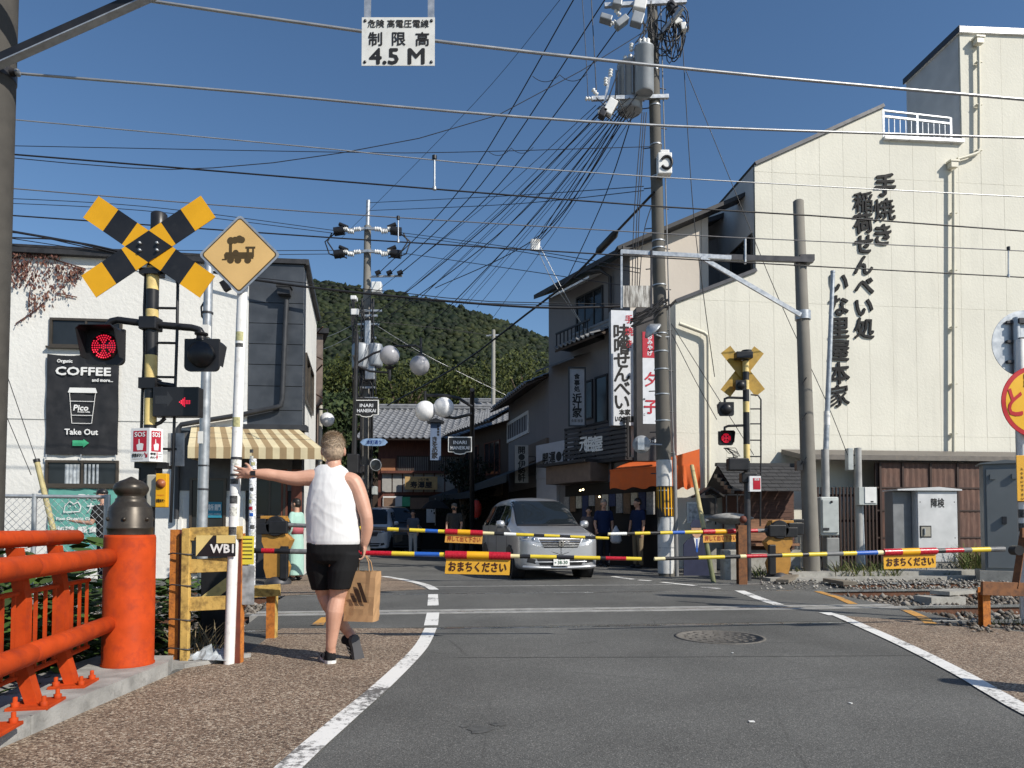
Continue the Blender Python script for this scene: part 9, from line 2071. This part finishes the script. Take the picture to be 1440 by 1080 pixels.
for i,(px,Y,topy,r,m) in enumerate(((560,95,497,7.5,LG),(505,85,500,6.5,LG),(690,110,488,8,LG),(660,90,508,6.5,LG),(615,105,495,7.5,LG),(745,105,482,9,LG),(465,88,512,6,LG),(440,100,500,6,DG))):
 x = (px - 720) / FPX * Y; tree(tl[i],x,Y,W(px,topy,Y).z,r,m,40 + i,5200,.24,'trees in front of the hill')
P = []; S_ = []      # the sunlit wood between the town and the hill
while len(P) < 2800:
 px = RG.uniform(320,850); y = RG.uniform(115,235); x = (px - 720) / FPX * y; zt = max(2.0,hill_z(x,max(y,191))) if y > 191 else 2.0
 top = W(px,505,130).z; P.append((x,y,(top - 3) * (y - 70) / 90 * .8 + RG.uniform(-4,1))); S_.append(RG.uniform(0.7,2.4))
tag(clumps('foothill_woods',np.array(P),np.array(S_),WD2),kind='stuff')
for i,(px,Y,topy,r,lab) in enumerate(((478,38,545,3.0,'dark shady tree standing behind the single white globe lamp'),(455,34,560,2.4,'dark shady tree right behind the narrow grey house'),(500,44,560,3.0,'dark shady tree behind the black lamp post foot'))):
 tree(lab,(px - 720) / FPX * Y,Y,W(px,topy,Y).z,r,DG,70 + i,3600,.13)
p = W(640,700,29.5); t = tree('small dark pine leaning over the shopfront at the street bend',p.x + .3,29.0,3.9,1.25,leafmat('pine_leaves',[(0.008,0.012,0.008),(0.014,0.02,0.012),(0.02,0.028,0.016)]),90,2600,.07)
# broad leaved bank behind the railing
def blades(spots,mat,seed,name,label=None):
 """single leaves or blades: (x,y,z,len,width,lean angle,tilt)"""
 rg = np.random.default_rng(seed); V = []; F = []
 for (x,y,z,L,w,a,tl) in spots:
  d = Vector((math.cos(a) * math.sin(tl),math.sin(a) * math.sin(tl),math.cos(tl))); s = Vector((-math.sin(a),math.cos(a),0)); o = Vector((x,y,z)); k = len(V); dr = Vector((math.cos(a),math.sin(a),-.6)) * L * .25
  V += [o,o + d * L * .35 + s * w,o + d * L * .35 - s * w,o + d * L * .7 + s * w * .8 + dr * .4,o + d * L * .7 - s * w * .8 + dr * .4,o + d * L + dr]; F += [(k,k + 1,k + 2,k + 2),(k + 1,k + 3,k + 4,k + 2),(k + 3,k + 5,k + 4,k + 4)]
 mb = MB(mat); mb.add(V,[f if len(set(f)) == 4 else tuple(dict.fromkeys(f)) for f in F],mat,False); return mb
BL = leafmat('bank_leaves',[(0.02,0.045,0.012),(0.045,0.085,0.018),(0.075,0.13,0.025),(0.035,0.055,0.02)]); GR = leafmat('grass_blades',[(0.05,0.075,0.02),(0.09,0.12,0.03),(0.14,0.15,0.05),(0.18,0.15,0.08)]); DRY = leafmat('dry_grass',[(0.22,0.17,0.09),(0.3,0.24,0.14),(0.16,0.12,0.07)])
rg = random.Random(8); sp = []
for _ in range(5200):
 x = rg.uniform(-5.4,-2.9); y = rg.uniform(3.4,7.2); z = rg.uniform(-.2,.62 if y > 4.4 else .45) * (1 - .2 * rg.random()); sp.append((x,y,z,rg.uniform(.07,.15),rg.uniform(.025,.055),rg.uniform(0,6.28),rg.uniform(.7,2.0)))
for _ in range(260):
 x = rg.uniform(-4.9,-3.3); y = rg.uniform(4.6,6.4); z = rg.uniform(.3,1.0); sp.append((x,y,z,rg.uniform(.14,.22),rg.uniform(.05,.085),rg.uniform(3.6,6.0),rg.uniform(.9,1.9)))
tag(solo(blades(sp,BL,1,''),'bank_foliage','dense broad leaved weeds filling the bank behind the vermilion railing','foliage'),kind='stuff')
for nm,(px0,px1,Y,n,hmax),lab in (('weeds',(1172,1262,14.6,420,.55),'green and yellow weeds on the gravel under the small relay box'),('weeds',(1262,1345,14.9,200,.3),'low weeds in front of the silver cabinet plinth'),('weeds',(1352,1386,15.3,380,.95),'tall green weeds between the silver and grey cabinets'),('weeds',(1060,1130,15.0,140,.4),'thin weeds along the shrine plinth behind the orange machine'),('dry_grass',(256,312,5.75,130,.42),'dry straw coloured grass inside the yellow board fence'),('weeds',(1385,1440,7.7,60,.2),'sparse weeds on the rubble at the foot of the orange A-frame')):
 sp = []
 for _ in range(n):
  px = rg.uniform(px0,px1); yy = Y + rg.uniform(-.5,.5) * (1 if Y > 8 else .25); x = (px - 720) / FPX * yy; L = rg.uniform(.3,1) * hmax; sp.append((x,yy,-.04,L,.010 if Y > 8 else .004,rg.uniform(0,6.28),rg.uniform(.05,.7)))
 tag(solo(blades(sp,DRY if nm[0] == 'd' else GR,2,''),nm,lab,'plant'),kind='stuff')
# pot plants by the cafe wall foot, rubble at the right fence
sp = []
for _ in range(260):
 g = (rg.uniform(4.6,6.4),rg.uniform(7.0,7.7)); sp.append((g[0],g[1],rg.uniform(-.02,.04),rg.uniform(.012,.035)))
tag(stones('rubble',sp,STONE,9),kind='stuff')
